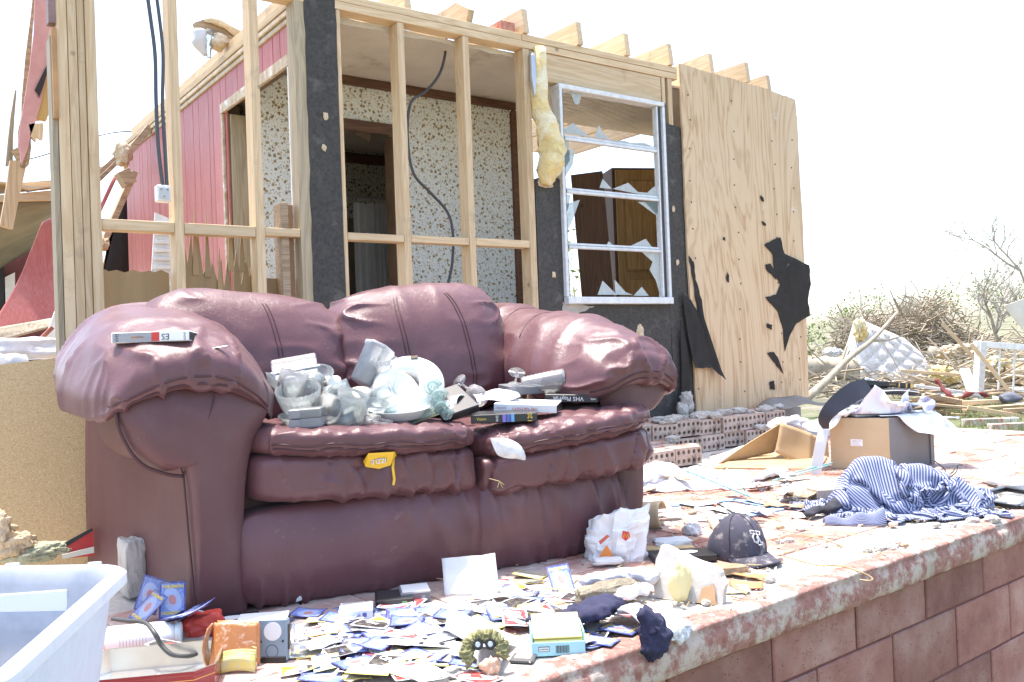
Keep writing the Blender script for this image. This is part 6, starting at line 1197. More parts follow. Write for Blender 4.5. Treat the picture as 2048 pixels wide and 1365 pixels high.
# ================================================================== right side: box, cabinet, papers, shirt
m_card = pm('brown_cardboard', (.47, .33, .18), (.42, .29, .15), 5, .8, .1, 60, .002, rnd=.06)
cbx = thing('cardboard_box', 'torn brown cardboard box lying open on the porch', 'cardboard box', az(1520, 935, 0))
def quad(name, pts, m_, parent, t_=.006, sub=10, amp=.006, s_=0):
    P = [np.array(p) for p in pts]
    def f(u, v): u_ = u[:, None]; v_ = v[:, None]; Q = (P[0] * (1 - u_) + P[1] * u_) * (1 - v_) + (P[3] * (1 - u_) + P[2] * u_) * v_; Q = Q.copy(); n_ = nrm(np.cross(P[1] - P[0], P[3] - P[0])); return Q + n_ * (amp * fbm(np.stack([u * 2 + s_, v * 2, u * 0], 1), 2, s_))[:, None]
    V, F, _ = grid(sub, sub, f); return wpart(name, thicken(V, F, t_), m_, parent, True)
b0, b1 = az(1428, 937, .006), az(1655, 935, .006); up_ = np.array([0, .04, .0]); tl = ad(1565, 848, (np.dot(az(1500, 925, 0) - CC, CF) + .1)); 
dep = lambda px, py, z=0.: np.dot(az(px, py, z) - CC, CF)
D1 = dep(1540, 925)
c1 = [ad(1425, 934, D1 - .12), ad(1560, 930, D1 + .0), ad(1555, 905, D1 + .05), ad(1562, 842, D1 + .02)]
quad('flap', [ad(1428, 932, D1), ad(1548, 905, D1 + .12), ad(1566, 843, D1 + .1), ad(1562, 846, D1 + .05)], m_card, cbx, s_=1); quad('flap', [ad(1562, 846, D1 + .02), ad(1625, 868, D1 + .06), ad(1622, 938, D1 - .02), ad(1550, 905, D1 - .02)], m_card, cbx, s_=2); quad('flap', [ad(1560, 846, D1 + .1), ad(1655, 880, D1 + .12), ad(1660, 934, D1 + .08), ad(1560, 900, D1 + .12)], m_card, cbx, s_=3); quad('bottom', [az(1428, 937, .008), az(1640, 938, .008), az(1655, 915, .008), az(1500, 905, .008)], m_card, cbx, s_=5)
quad('flap', [ad(1430, 930, D1 + .02), ad(1540, 880, D1 + .2), ad(1480, 895, D1 + .3), ad(1420, 915, D1 + .2)], m_paperw, cbx, s_=4)
V, F = blob(.14, .08, .05, 16, .5, 2.5, 41); solo('white_padding', mv((V, F), *(ad(1580, 850, D1 + .2))), m_wknit, 'white padding spilling from the top of the cardboard box', 'padding', smooth=True)
# metal cabinet
Dc = dep(1664, 936); q0 = az(1664, 938, 0); q1 = az(1782, 945, 0); q2 = az(1868, 930, 0)
xl = nrm(q1 - q0); Wc = np.linalg.norm(q1 - q0); xr_ = nrm(q2 - q1); Wr = np.linalg.norm(q2 - q1); Hc = .265
cbn = thing('speaker_cabinet', 'tan and grey boxy cabinet under the spread papers', 'cabinet', (q0 + q2) / 2)
def pr4(a, b, c_, d, h0, h1): P = [a, b, c_, d]; V = np.array([np.array([p[0], p[1], h0]) for p in P] + [np.array([p[0], p[1], h1]) for p in P]); return V, [(0, 3, 2, 1), (4, 5, 6, 7), (0, 1, 5, 4), (1, 2, 6, 5), (2, 3, 7, 6), (3, 0, 4, 7)]
wpart('carcass', pr4(q0, q1, q2, q0 + q2 - q1, .004, Hc), pm('grey_laminate_side', (.17, .165, .165), (.14, .135, .135), 4, .5, .03), cbn)
nl_ = nrm(np.cross(xl, UP)); nl_ = nl_ if nl_ @ CF < 0 else -nl_; wpart('back_board', pr4(q0 + nl_ * .002, q1 + nl_ * .002, q1 + nl_ * .008, q0 + nl_ * .008, .006, Hc - .002), pm('tan_board', (.5, .38, .23), (.44, .33, .19), 4, .8, .1), cbn)
lc = q0 + xl * Wc * .46 + nl_ * .0095; wpart('label', xf(box(-.03, .03, 0, .0008, -.017, .017), frame((lc[0], lc[1], .14), xl, nl_, UP)), plain('label_white', (.8, .8, .8), .6), cbn)
text('MADE IN USA', .007, INK['black'], cbn, SM and (Matrix.Translation(Vector((lc[0], lc[1], .148)) - cbn.location + Vector(nl_ * .0016)) @ Matrix(frame((0, 0, 0), xl, UP, np.cross(xl, UP)))))
for k_ in range(3): wpart('print_line', xf(box(-.025, .01 + .005 * k_, .0009, .0013, -.001, .0), frame((lc[0], lc[1], .14 - .006 * k_), xl, nl_, UP)), INK['grey'], cbn)
nr_ = nrm(np.cross(xr_, UP)); nr_ = nr_ if nr_ @ CF < 0 else -nr_; wpart('edge_trim', pr4(q2 - xr_ * .03 + nr_ * .001, q2 + nr_ * .001, q2 + nr_ * .006, q2 - xr_ * .03 + nr_ * .006, .004, Hc), pm('grey_trim', (.22, .22, .22), None, 5, .4), cbn)
# sheets of paper over the cabinet
ctr = (q0 + q2) / 2 + np.array([0, .06, 0])
def cab_h(x, y):
    px_, py_ = x - q1[0], y - q1[1]; det = -xl[0] * xr_[1] + xl[1] * xr_[0]; s_ = (px_ * xr_[1] - py_ * xr_[0]) / det; t_ = (-xl[0] * py_ + xl[1] * px_) / det
    ins = (s_ > -.02) & (s_ < Wc + .02) & (t_ > -.02) & (t_ < Wr + .02); return np.where(ins, Hc, .0)
m_print = pm('printed_photo_sheet', (.78, .78, .8), (.42, .4, .55), 5, .4, 0, rnd=.05, lo=.52, hi=.62); m_poster = pm('pale_poster', (.8, .8, .82), (.5, .55, .68), 4, .45, 0, rnd=.04, lo=.56, hi=.66)
cabc = (q0 + q2) / 2
def sheet_on_cab(label, dx, dy, w, h_, yd, z, s_, m_, low=.05, steps=40):
    c_ = cabc + R0 * dx + F0 * dy; a = CY + R_(yd); X_ = np.array([math.cos(a), math.sin(a)]); Y_ = np.array([-X_[1], X_[0]])
    V, F, uv = drape(30, 24, w, h_, lambda u, v: (c_[0] + X_[0] * (u - .5) * w + Y_[0] * (v - .5) * h_, c_[1] + X_[1] * (u - .5) * w + Y_[1] * (v - .5) * h_, z + .02 + .02 * np.sin(u * 5 + s_) + .02 * np.cos(v * 4 + s_ * 2)), lambda x, y: np.maximum(cab_h(x, y) + (z - Hc) * (cab_h(x, y) > .1), z - low + .012 * np.sin(x * 23 + s_) + .012 * np.sin(y * 29)) + .002, steps, 10, g=3, seed=s_)
    return solo('paper_sheet', thicken(V, F, .0012), m_, label, 'paper', smooth=True)
# stack the papers lie on
stk = thing('magazine_stack', 'uneven stack of magazines on top of the boxy cabinet', 'magazines', cabc + np.array([0, 0, Hc]))
for k_ in range(5): wpart('magazine', xf(box(-.14, .13, -.1, .1, 0, .011, .002), TR(cabc + F0 * .03 - R0 * .03 + np.array([0, 0, Hc + .002 + .0118 * k_]), (0, 0, CY + R_((5, -9, 12, -4, 8)[k_])))), (m_poster, m_print, m_paperw, m_print, m_poster)[k_], stk)
zt_ = Hc + .064
sheet_on_cab('large white poster sheet flopping off the right of the cabinet', .17, -.05, .46, .3, -8, Hc + .004, 1, m_poster, .09); sheet_on_cab('printed sheet with purple picture hanging over the cabinet front', .0, -.1, .34, .26, 14, Hc + .012, 2, m_print, .07)
sheet_on_cab('white sheet with dark corner picture off the left of the cabinet', -.26, .0, .3, .22, -14, Hc + .02, 3, m_poster, .07); sheet_on_cab('white crumpled sheet between the magazines and the portfolio', .03, .07, .3, .16, 20, zt_ - .02, 4, m_paperw, .02); sheet_on_cab('pale printed sheet sticking out to the right of the magazines', .14, .04, .3, .2, -22, zt_ - .02, 5, m_print, .04)
for k_, (dx, dy, z_, w, h_, yd, m_, lab) in enumerate(((-.30, -.03, Hc + .022, .085, .08, 14, plain('plum_print', (.13, .09, .14), .4), 'dark plum photo print at the left edge of the papers'), (.1, -.13, Hc + .012, .05, .07, -18, plain('pale_blue_print', (.45, .55, .66), .4), 'small blue framed picture printed on the white poster'), (.27, -.08, Hc - .03, .08, .07, -30, plain('sky_print', (.5, .62, .78), .4), 'pale blue photo corner on the poster flap'), (-.08, -.12, Hc + .03, .13, .06, 5, plain('plum_print2', (.2, .15, .25), .4), 'dark purple photo print under the black strip'))):
    p = cabc + R0 * dx + F0 * dy + np.array([0, 0, z_ + .012]); a = CY + R_(yd); x = np.array([math.cos(a), math.sin(a), 0]); y_ = np.array([-math.sin(a), math.cos(a), .0]); paper(lab, [p, p + x * w, p + x * w + y_ * h_, p + y_ * h_], 8, 6, .004, k_, m_, 'photo_print', cat='photo')
quad_p = [cabc + R0 * a + F0 * .1 + UP * b for a, b in ((-.1, zt_ + .04), (.12, zt_ + .035), (.05, zt_ + .10), (-.03, zt_ + .13))]; paper('white folded sheet standing up behind the black portfolio', quad_p, 12, 8, .008, 7)
rag_pts = [cabc + R0 * a + F0 * .0 + UP * (zt_ + b) for a, b in ((-.2, .0), (-.14, .022), (-.08, .03))]; sock('striped_scarf', 'zebra striped scarf bunched left of the portfolio', rag_pts, [.02, .03, .025], pm('zebra_cloth', (.7, .7, .72), (.04, .04, .06), 30, .9, .2, stretch=(3, .6, 1), lo=.47, hi=.5), 4, .9, 'scarf')
# books and black portfolio
bk = cabc + F0 * .0 + R0 * .0 + np.array([0, 0, zt_ + .055]); pf = thing('portfolio', 'black zipped portfolio case on the papers', 'portfolio', bk, (R_(-3), R_(7), CY + R_(-8))); m_blk2 = pm('black_vinyl', (.02, .019, .021), (.032, .03, .032), 9, .5, .2, 60, .002)
V, F, Q = rbox(.36, .2, .035, 18, 6.); part('cover', (V + np.array([0, .03, .0]) + np.stack([0 * V[:, 0], 0 * V[:, 0], .012 * np.sin(V[:, 0] * 14)], 1), F), m_blk2, pf, True); part('zip_strip', tube([(-.17 + .34 * q, -.071, .004 + .012 * math.sin((-.17 + .34 * q) * 14)) for q in np.linspace(0, 1, 14)], .003, 5), m_steel, pf); part('zip_pull', box(.11, .116, -.08, -.077, -.03, .0, .001), m_black, pf)
bb = thing('holy_book', 'black bound book with gilt pages on the portfolio', 'book', bk + np.array([0, 0, .026]) + R0 * .03, (R_(-2), R_(6), CY + R_(-6))); part('cover', join(box(-.12, .12, -.04, .11, .022, .026, .001), box(-.12, .12, -.04, .11, 0, .004, .001), box(-.12, .12, -.044, -.04, 0, .026, .0015)), m_blk2, bb); part('pages', box(-.118, .116, -.0395, .106, .0042, .0218), pm('gilt_pages', (.6, .5, .3), (.5, .4, .22), 40, .6, .1), bb)
for a, b in ((.05, .056), (.085, .092)): part('gilt_band', box(a, b, -.0446, -.0441, .002, .024), MATS['gold'], bb)
text('HOLY', .012, MATS['gold'], bb, TR((.02, -.0448, .013), (R_(90), 0, 0))); part('tail_band', box(.108, .119, -.0447, -.0441, .002, .024), MATS['gold'], bb)
# curling black strip and hanging white paper
def ribbon(label, pts, w, m_, name, cat, s_=0, wdir=None, back=None):
    P = np.array(smooth_path(pts, 8)); k = len(P); wd = [nrm(np.array(q)) for q in smooth_path(wdir, 8)]; ww = np.interp(np.linspace(0, 1, k), np.linspace(0, 1, len(w)), w)
    V = np.concatenate([P[:, None] - np.array(wd)[:, None] * ww[:, None, None] / 2, P[:, None], P[:, None] + np.array(wd)[:, None] * ww[:, None, None] / 2], 1).reshape(-1, 3); F = [(i * 3 + j, i * 3 + j + 1, i * 3 + 4 + j, i * 3 + 3 + j) for i in range(k - 1) for j in range(2)]
    V, F = thicken(V, F, .0016); return solo(name, (V, F), m_, label, cat)
Dk = float((cabc - CC) @ CF) - .12
ribbon('long dark grey photo strip curling down over the cabinet corner', [ad(1738, 772, Dk + .05), ad(1712, 782, Dk), ad(1684, 800, Dk - .04), ad(1660, 822, Dk - .07), ad(1648, 842, Dk - .07), ad(1652, 858, Dk - .05)], [.085, .1, .095, .08, .06, .03], pm('dark_photo_strip', (.022, .019, .028), (.034, .03, .04), 5, .45, .02), 'photo_strip', 'photo strip', wdir=[nrm(R0 * .5 - UP * .85), nrm(R0 * .55 - UP * .8), nrm(R0 * .65 - UP * .7), nrm(R0 - UP * .5), nrm(R0 - UP * .2), R0])
ribbon('narrow white paper strip hanging below the dark photo strip', [ad(1650, 850, Dk - .04), ad(1642, 885, Dk - .07), ad(1636, 920, Dk - .08), ad(1630, 955, Dk - .09), ad(1626, 980, Dk - .08)], [.05, .058, .056, .05, .02], m_paperw, 'paper_strip', 'paper', wdir=[R0, nrm(R0 + .1 * F0), R0, nrm(R0 - .2 * F0), R0])
# striped shirt heap over dark trousers
t = NT('blue_striped_shirt'); c_ = t.n('TexCoord'); sp = t.n('SeparateXYZ'); t.t.links.new(c_.outputs['UV'], sp.inputs[0]); w = t.math('FRACT', t.math('MULTIPLY', sp.outputs[0], 118.)); a_ = t.math('GREATER_THAN', w, .46); w2 = t.math('FRACT', t.math('MULTIPLY', sp.outputs[0], 354.)); b_ = t.math('GREATER_THAN', w2, .72)
col = t.mix(a_, (.33, .37, .47), (.038, .04, .125)); col = t.mix(t.math('MULTIPLY', b_, .35), col, (.3, .36, .6)); m_shirt = t.fin(col, .9, t.bump(t.noise(c_.outputs['UV'], 40, 4), .15, .003))
sc_ = az(1800, 1025, 0); e1 = R0; e2 = F0
def lump(x, y, cx, cy, sx, sy, h_): u = (x - cx) * e1[0] + (y - cy) * e1[1]; v = (x - cx) * e2[0] + (y - cy) * e2[1]; return h_ * np.exp(-((u / sx) ** 4 + (v / sy) ** 4))
LP = [(-.08, .05, .12, .06, .20), (-.17, .0, .07, .05, .10), (-.01, .0, .05, .05, .15), (.09, .05, .09, .06, .165), (.2, .02, .09, .06, .11), (.31, .0, .06, .05, .05)]
def heap(x, y):
    z_ = np.zeros_like(x)
    for a, b, sx_, sy_, h_ in LP: c_ = sc_ + e1 * a + e2 * b; z_ = np.maximum(z_, lump(x, y, c_[0], c_[1], sx_, sy_, h_))
    return z_ + .004
gx, gy = np.meshgrid(np.linspace(0, 1, 60), np.linspace(0, 1, 36)); 
V, F, _ = grid(64, 40, lambda u, v: (lambda x, y: np.stack([x, y, heap(x, y) - .004 + .008 * fbm(np.stack([x * 20, y * 20, x * 0], 1), 2, 3)], 1))(sc_[0] + e1[0] * (u - .5) * .5 + e2[0] * (v - .45) * .24, sc_[1] + e1[1] * (u - .5) * .5 + e2[1] * (v - .45) * .24))
V = V[:]; solo('dark_trousers', (V, F), pm('navy_denim', (.03, .03, .05), (.045, .045, .075), 12, .95, .4, 160, .002), 'dark navy trousers bunched beneath the striped shirt', 'trousers', smooth=True)
sw, shh = 1.3, .72
def sinit(u, v):
    a = (u - .5) * .62 + .05 * np.sin(v * 7 + u * 3) + .02 * np.sin(u * 31); b = (v - .5) * .34 + .03 * np.sin(u * 17) + .015 * np.sin(u * 41 + v * 9); z_ = .31 + .05 * np.sin(u * 17 + v * 6) + .03 * np.cos(v * 13 + u * 8); return (sc_[0] + e1[0] * a + e2[0] * b, sc_[1] + e1[1] * a + e2[1] * b, z_)
V, F, uv = drape(110, 64, sw, shh, sinit, heap, 80, 10, g=5, fr=.5, seed=5)
V2, F2 = thicken(V, F, .0025); shirt = thing('striped_shirt', 'blue and white striped shirt heaped on the right of the porch', 'shirt', sc_); wpart('body', (V2, F2), m_shirt, shirt, True, np.concatenate([uv, uv]))
s0 = az(1690, 1046, .01)
def slv(u, v): a = -.07 + .2 * u; return np.stack([s0[0] + e1[0] * a + e2[0] * .03 * v - e2[0] * .05 * np.sin(u * 2), s0[1] + e1[1] * a + e2[1] * .03 * v - e2[1] * .05 * np.sin(u * 2), .006 + .02 * np.sin(v * 3.1) * (1 + .4 * np.sin(u * 14)) + .05 * u * v], 1)
V, F, uv = grid(40, 12, slv); uv2 = uv[:, ::-1] * np.array([.16, 1]); V, F = thicken(V, F, .003); wpart('cuff', (V, F), m_shirt, shirt, True, np.concatenate([uv2, uv2]))
V, F, uv = grid(30, 12, lambda u, v: (lambda a, b: np.stack([sc_[0] + e1[0] * a + e2[0] * b, sc_[1] + e1[1] * a + e2[1] * b, .03 + .03 * np.sin(v * 3) + .02 * np.sin(u * 12)], 1))(.2 + .13 * u, -.06 + .08 * v)); V, F = thicken(V, F, .003); wpart('sleeve', (V, F), m_shirt, shirt, True, np.concatenate([uv, uv]) * np.array([.3, 1]))
bt_ = mesh('button', lathe([(.005, 0), (.005, .002), (.004, .003)], 10)); bt_.materials.append(plain('button_grey', (.45, .45, .5), .4))
# jar and dark sock at its left
jr = glassware('jar_of_paint', 'small glass jar smeared with red beside the striped shirt', 'jar', [(.022, 0), (.024, .01), (.024, .055), (.02, .062), (.022, .064), (.022, .074)], 0, 0, UP * .85 + R0 * .35 + TWD * .2, m_glass2, pos=az(1675, 1012, .012)); part('contents', lathe([(.02, .003), (.021, .04), (.0, .042)], 18), pm('red_bits', (.6, .08, .04), (.25, .3, .12), 90, .5, .3), jr, True); part('lid', lathe([(.025, .075), (.025, .086), (.0, .087)], 20), pm('cream_lid', (.6, .55, .4), None, 9), jr, True)
sock('sock', 'dark sock bundled left of the red jar', [az(1615, 1030, .025), az(1635, 1020, .03), az(1660, 1018, .035), az(1680, 1000, .06)], [.016, .024, .028, .024], pm('charcoal_knit', (.025, .025, .035), (.04, .04, .05), 20, .95, .5, 240, .002), 8)
# white clothes heap and small things on the floor behind
hc = az(1380, 975, 0)
def heap2(x, y): z_ = np.zeros_like(x) + .004; 
def heap2(x, y):
    z_ = np.zeros_like(x) + .004
    for a, b, sx_, sy_, h_ in ((-.12, .1, .12, .08, .1), (.05, .06, .1, .07, .07), (-.02, -.04, .14, .05, .04), (.16, .0, .08, .05, .03)): c_ = hc + e1 * a + e2 * b; z_ = np.maximum(z_, lump(x, y, c_[0], c_[1], sx_, sy_, h_))
    return z_
V, F, uv = drape(70, 50, .75, .5, lambda u, v: (hc[0] + e1[0] * (u - .5) * .5 + e2[0] * (v - .35) * .3, hc[1] + e1[1] * (u - .5) * .5 + e2[1] * (v - .35) * .3, .18 + .04 * np.sin(u * 22 + v * 5) + .03 * np.cos(v * 17)), heap2, 60, 8, g=5, seed=8); solo('white_laundry', thicken(V, F, .004), m_wknit, 'heap of white laundry beside the right end of the sofa', 'laundry', smooth=True)
sock('sock', 'white sock lying near the cardboard box flap', [az(1485, 965, .02), az(1515, 955, .025), az(1545, 945, .032), az(1570, 942, .03)], [.012, .024, .034, .028], m_wknit, 12)
mt = thing('blue_mat', 'woven blue mat corner on the tiles behind the cap', 'mat', az(1500, 1030, .004)); m_mat = pm('blue_weave', (.2, .33, .55), (.35, .48, .66), 60, .95, .8, 120, .004)
mp = [az(1440, 1035, .007), az(1560, 1020, .007), az(1500, 1005, .007)]
for a, b in (((1445, 1042), (1560, 1018)), ((1560, 1018), (1470, 1000)), ((1470, 1000), (1340, 1012))): wpart('border', beam(az(*a, .008), az(*b, .008), .045, .008), m_mat, mt)
quad('panel', [az(1400, 1035, .006), az(1480, 1030, .006), az(1540, 1018, .006), az(1450, 1004, .006)], m_paperw, mt, .002, 8, .002, 3)
solo('picture_card', xf(box(-.06, .06, -.04, .04, 0, .002), TR(az(1402, 1008, .014), (0, R_(-3), CY + .3))), pm('pale_blue_picture', (.45, .6, .8), (.7, .74, .8), 14, .5, 0), 'pale blue picture card lying on the laundry edge', 'card')
def hanger(label, pts, r_, m_): return solo('coat_hanger', tube(smooth_path([az(*p) for p in pts], 2), r_, 6), m_, label, 'coat hanger', smooth=True)
m_teal = plain('teal_plastic', (.2, .42, .42), .4); hanger('black coat hanger lying across the blue mat', [(1360, 1010, .02), (1420, 1020, .02), (1468, 1032, .016), (1462, 1024, .018), (1435, 1008, .02)], .0045, m_black); hanger('teal plastic hanger on the white laundry', [(1372, 942, .1), (1430, 965, .085), (1490, 990, .04), (1497, 992, .035), (1485, 975, .05), (1470, 962, .06)], .004, m_teal); hanger('teal hanger bars in front of the cardboard box', [(1545, 962, .02), (1600, 948, .03), (1660, 930, .05)], .004, m_teal); hanger('second teal hanger bar behind the white strip', [(1560, 955, .025), (1610, 940, .035), (1665, 926, .05)], .004, m_teal); hanger('thin black wire hanger on the floor by the white strip', [(1500, 978, .01), (1540, 972, .012), (1590, 962, .02), (1620, 960, .02)], .003, m_black)
solo('floor_cable', tube(smooth_path([az(a, b, .008) for a, b in ((1490, 1010), (1530, 1005), (1580, 1012), (1640, 1000), (1620, 985), (1580, 990), (1560, 1000))], 6), .0028, 6), plain('cable_black', (.03, .03, .03), .4), 'thin black cable coiled on the floor behind the shirt', 'cable', smooth=True)
solo('brick', xf(box(-.05, .05, -.045, .045, 0, .06, .004), TR(az(1648, 1005, .002), (0, 0, CY + .2))), m_bface, 'grey brick end behind the dark sock', 'brick')
V, F = blob(.05, .03, .028, 14, .5, 3, 77); solo('glass_wool_tuft', mv((V, F), *az(1600, 1000, .02)), m_glass, 'clear crumpled plastic beside the hanging strip', 'plastic', smooth=True)
# black frame, laptop, mug at the right edge
pfm = thing('black_picture_frame', 'empty black picture frame lying at the right edge', 'picture frame', az(2010, 1005, 0)); fr_ = [az(1930, 998, .012), az(2040, 1016, .012), az(2110, 995, .012), az(2010, 978, .012)]
for a, b in zip(fr_, fr_[1:] + fr_[:1]): wpart('frame_bar', beam(a, b, .026, .02), pm('black_lacquer', (.02, .02, .022), None, 9, .3, .05), pfm)
quad('glass_pane', [az(1948, 997, .006), az(2036, 1011, .006), az(2090, 995, .006), az(2008, 982, .006)], m_glass2, pfm, .002, 4, 0)
lt = thing('silver_laptop', 'closed silver plastic case behind the black frame', 'laptop', az(2050, 985, 0), (0, 0, CY + R_(8))); V, F, Q = rbox(.3, .2, .03, 14, 8.); part('lid', (V + np.array([.1, .1, .02]), F), pm('silver_plastic', (.5, .5, .5), None, 5, .4, .02), lt, True)
solo('thick_cable', tube(smooth_path([az(a, b, z_) for a, b, z_ in ((1965, 966, .02), (2000, 972, .015), (2048, 968, .012), (2100, 962, .012))], 5), .004, 6), MATS['cable_black'], 'black cable with plug above the picture frame', 'cable', smooth=True); solo('thin_cable', tube(smooth_path([az(a, b, z_) for a, b, z_ in ((1866, 920, .1), (1888, 938, .06), (1894, 950, .02), (1905, 945, .05), (1915, 930, .07), (1912, 945, .04), (1900, 958, .01), (1940, 965, .006))], 6), .0028, 6), MATS['cable_black'], 'looped black cable standing behind the cabinet', 'cable', smooth=True)
for k_, (px, py, L, yd) in enumerate(((1715, 1046, .16, 4), (1770, 1040, .12, -6), (1880, 985, .06, 20), (2040, 870, .2, 5), (1905, 905, .05, 40), (1560, 1055, .03, 15), (1480, 1050, .03, 60))): V, F = blob(L / 2, .012, .006, 8, .3, 3, 80 + k_, 3.); solo('wood_scrap', xf((V, F), TR(az(px, py, .008), (0, 0, CY + R_(yd)))), m_oldX, ('dark wood sliver below the shirt cuff', 'second wood sliver below the shirt', 'small scrap right of the shirt', 'brown stick at the right edge of the porch', 'dark flake beyond the shirt', 'dark flake on the tiles behind the cap', 'dark flake beside the blue mat')[k_], 'wood scrap')
# rubble on the steps
for k_ in range(54):
    px = 1290 + random.random() * 280; x = ay(px, 840, 3.9)[0]; y_ = random.uniform(3.5, 4.05); 
    if y_ < 3.78 and x > 3.9: y_ = 3.9
    z_ = .1 if y_ < 3.79 else .2; rr = random.uniform(.012, .04); V, F = blob(rr * 1.4, rr, rr * .6, 7, .4, 2, 100 + k_, 3.); solo('mortar_lump', mv((V, F), x, y_, z_ + rr * .4), m_concrete, 'grey mortar lump lying on the brick steps', 'mortar', 'mortar lumps on the steps')
for k_, (px, py) in enumerate(((1372, 800), (1376, 812), (1366, 822))): V, F = blob(.04, .04, .055, 10, .5, 2.5, 140 + k_); q = ay(px, py, 4.04); solo('mortar_lump', mv((V, F), *q), m_concrete, ('tall crumbling mortar lump against the plywood corner', 'middle mortar lump at the plywood corner', 'lowest mortar lump at the plywood corner')[k_], 'mortar', smooth=True)
V, F, _ = grid(24, 14, lambda u, v: np.stack([5.0 + .55 * u, 4.04 - .22 * v, .215 + .06 * np.sin(u * 3) * (1 - v) + .012 * np.sin(u * 9 + v * 4)], 1)); solo('tar_sheet', thicken(V, F, .004), pm('grey_felt', (.22, .2, .18), (.16, .15, .13), 8, .9, .3), 'rumpled grey roofing felt at the foot of the plywood', 'roofing felt', smooth=True)

r = random.Random(77)
for k_ in range(34):
    px, py = r.uniform(1290, 1640), r.uniform(945, 1030); L, w = r.uniform(.04, .16), r.uniform(.03, .1); p = az(px, py, .008 + .0015 * k_); a = r.uniform(0, 3.14); x = np.array([math.cos(a), math.sin(a), 0]) * L; y_ = np.array([-math.sin(a), math.cos(a), 0]) * w
    P = [p, p + x, p + x + y_, p + y_]; V, F, _ = grid(6, 5, lambda u, v: (lambda Q: Q + np.stack([0 * u, 0 * u, .012 * fbm(np.stack([u * 3 + k_, v * 3, 0 * u], 1), 2, k_)], 1))((P[0] * (1 - u[:, None]) + P[1] * u[:, None]) * (1 - v[:, None]) + (P[3] * (1 - u[:, None]) + P[2] * u[:, None]) * v[:, None])); solo('torn_scrap', thicken(V, F, .0012), r.choice([m_paperw, m_paperw, m_card, m_print, MATS['old_board'], m_wknit]), 'torn paper or board scrap on the floor right of the sofa', 'scrap', 'torn scraps right of the sofa', smooth=True)
for k_ in range(40):
    px, py = r.uniform(1300, 2040), r.uniform(930, 1130); p = az(px, py, .01)
    if p[1] < EY(p[0]) + .04: continue
    rr = r.uniform(.005, .014); V, F = blob(rr * r.uniform(1, 2), rr, rr * .6, 5, .4, 2, 300 + k_, 3.); solo('stone', mv((V, F), *p), r.choice([m_concrete, m_brick, m_tile, m_oldX]), 'small rubble crumb on the porch floor behind the edge', 'stone', 'rubble crumbs on the porch')
# ================================================================== wreckage at the left, beyond the posts
cr = thing('collapsed_room', 'collapsed neighbouring room with fallen ceiling at the left edge', 'wreckage', (.6, 8.2, 0))
Yc = 8.0
def yp(pts, y, t_, fn=None): return poly([(q[0], q[2]) for q in (ay(a, b, y) for a, b in pts)], t_, lambda a, b, d: (a, y + d, b))
for k_, pts in enumerate(([(-40, 372), (112, 360), (112, 374), (-40, 388)], [(-40, 394), (112, 380), (112, 400), (-40, 404)], [(-40, 356), (60, 380), (110, 372), (60, 372)])): wpart('beam', yp(pts, Yc - .06 * k_, .12), m_pineX, cr)
P = [ay(-40, 408, Yc), ay(112, 402, Yc), ay(112, 470, Yc + 2.4), ay(-40, 560, Yc + 2.4)]; quad('ceiling_sheet', P, pm('shaded_ceiling', (.26, .23, .17), (.16, .14, .1), 2, .9, .2), cr, .015, 6, .01)  # sheet colour darkened to carry the shade under the fallen ceiling
wpart('back_wall', yp([(-40, 470), (120, 440), (120, 720), (-40, 720)], Yc + 2.45, .05), pm('dark_red_wall', (.16, .04, .035), (.1, .03, .025), 5, .7, .05), cr); wpart('window_trim', yp([(10, 555), (30, 545), (30, 620), (12, 640)], Yc + 2.4, .02), m_white, cr)
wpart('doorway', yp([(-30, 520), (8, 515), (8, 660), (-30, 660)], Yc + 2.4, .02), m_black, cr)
rs = thing('red_wall_sheet', 'big red wall sheet slumped outward beside the left posts', 'wall sheet', ay(60, 660, 7.2))
A_, B_, C_, D_ = ay(-30, 668, 7.1), ay(125, 640, 7.1), ay(112, 432, 7.2), ay(92, 445, 7.2)
def rsheet(u, v):
    u_ = u[:, None]; v_ = v[:, None]; Q = (A_ * (1 - u_) + B_ * u_) * (1 - v_) + (D_ * (1 - u_) + C_ * u_) * v_; Q = Q.copy(); Q[:, 1] += .06 * np.sin(v * 3.1); Q[:, 0] += .03 * np.sin(v * 4) * (1 - u); return Q
V, F, uv = grid(24, 24, rsheet); wpart('sheet', thicken(V, F, .012), m_redp, rs, True)
t = NT('ornate_border'); v = t.coord('Object'); n1 = t.noise(v, 22, 5, .7, 1.5); m_bord = t.fin(t.ramp(n1, [(.35, (.3, .25, .16)), (.5, (.42, .38, .28)), (.65, (.22, .1, .07))]), .8)
quad('border', [ay(-30, 690, 6.95), ay(120, 650, 6.95), ay(125, 634, 7.0), ay(-30, 660, 7.0)], m_bord, rs, .012, 8, .01)
solo('white_siding_board', yp([(85, 692), (118, 600), (125, 605), (124, 690)], 5.6, .02), m_white, 'white board slanting down at the foot of the left posts', 'board')
sw_ = thing('small_wreckage', 'broken boards and cloth heap behind the dark cabinet', 'wreckage', ay(60, 690, 5.0)); wpart('board', beam(ay(70, 690, 5.), ay(105, 655, 5.), .03, .02), pm('redbrown_board', (.3, .1, .06), None, 8), sw_); V, F = blob(.3, .1, .08, 12, .5, 2, 3); wpart('cloth', mv((V, F), *ay(40, 705, 5.0)), m_wknit, sw_, True)
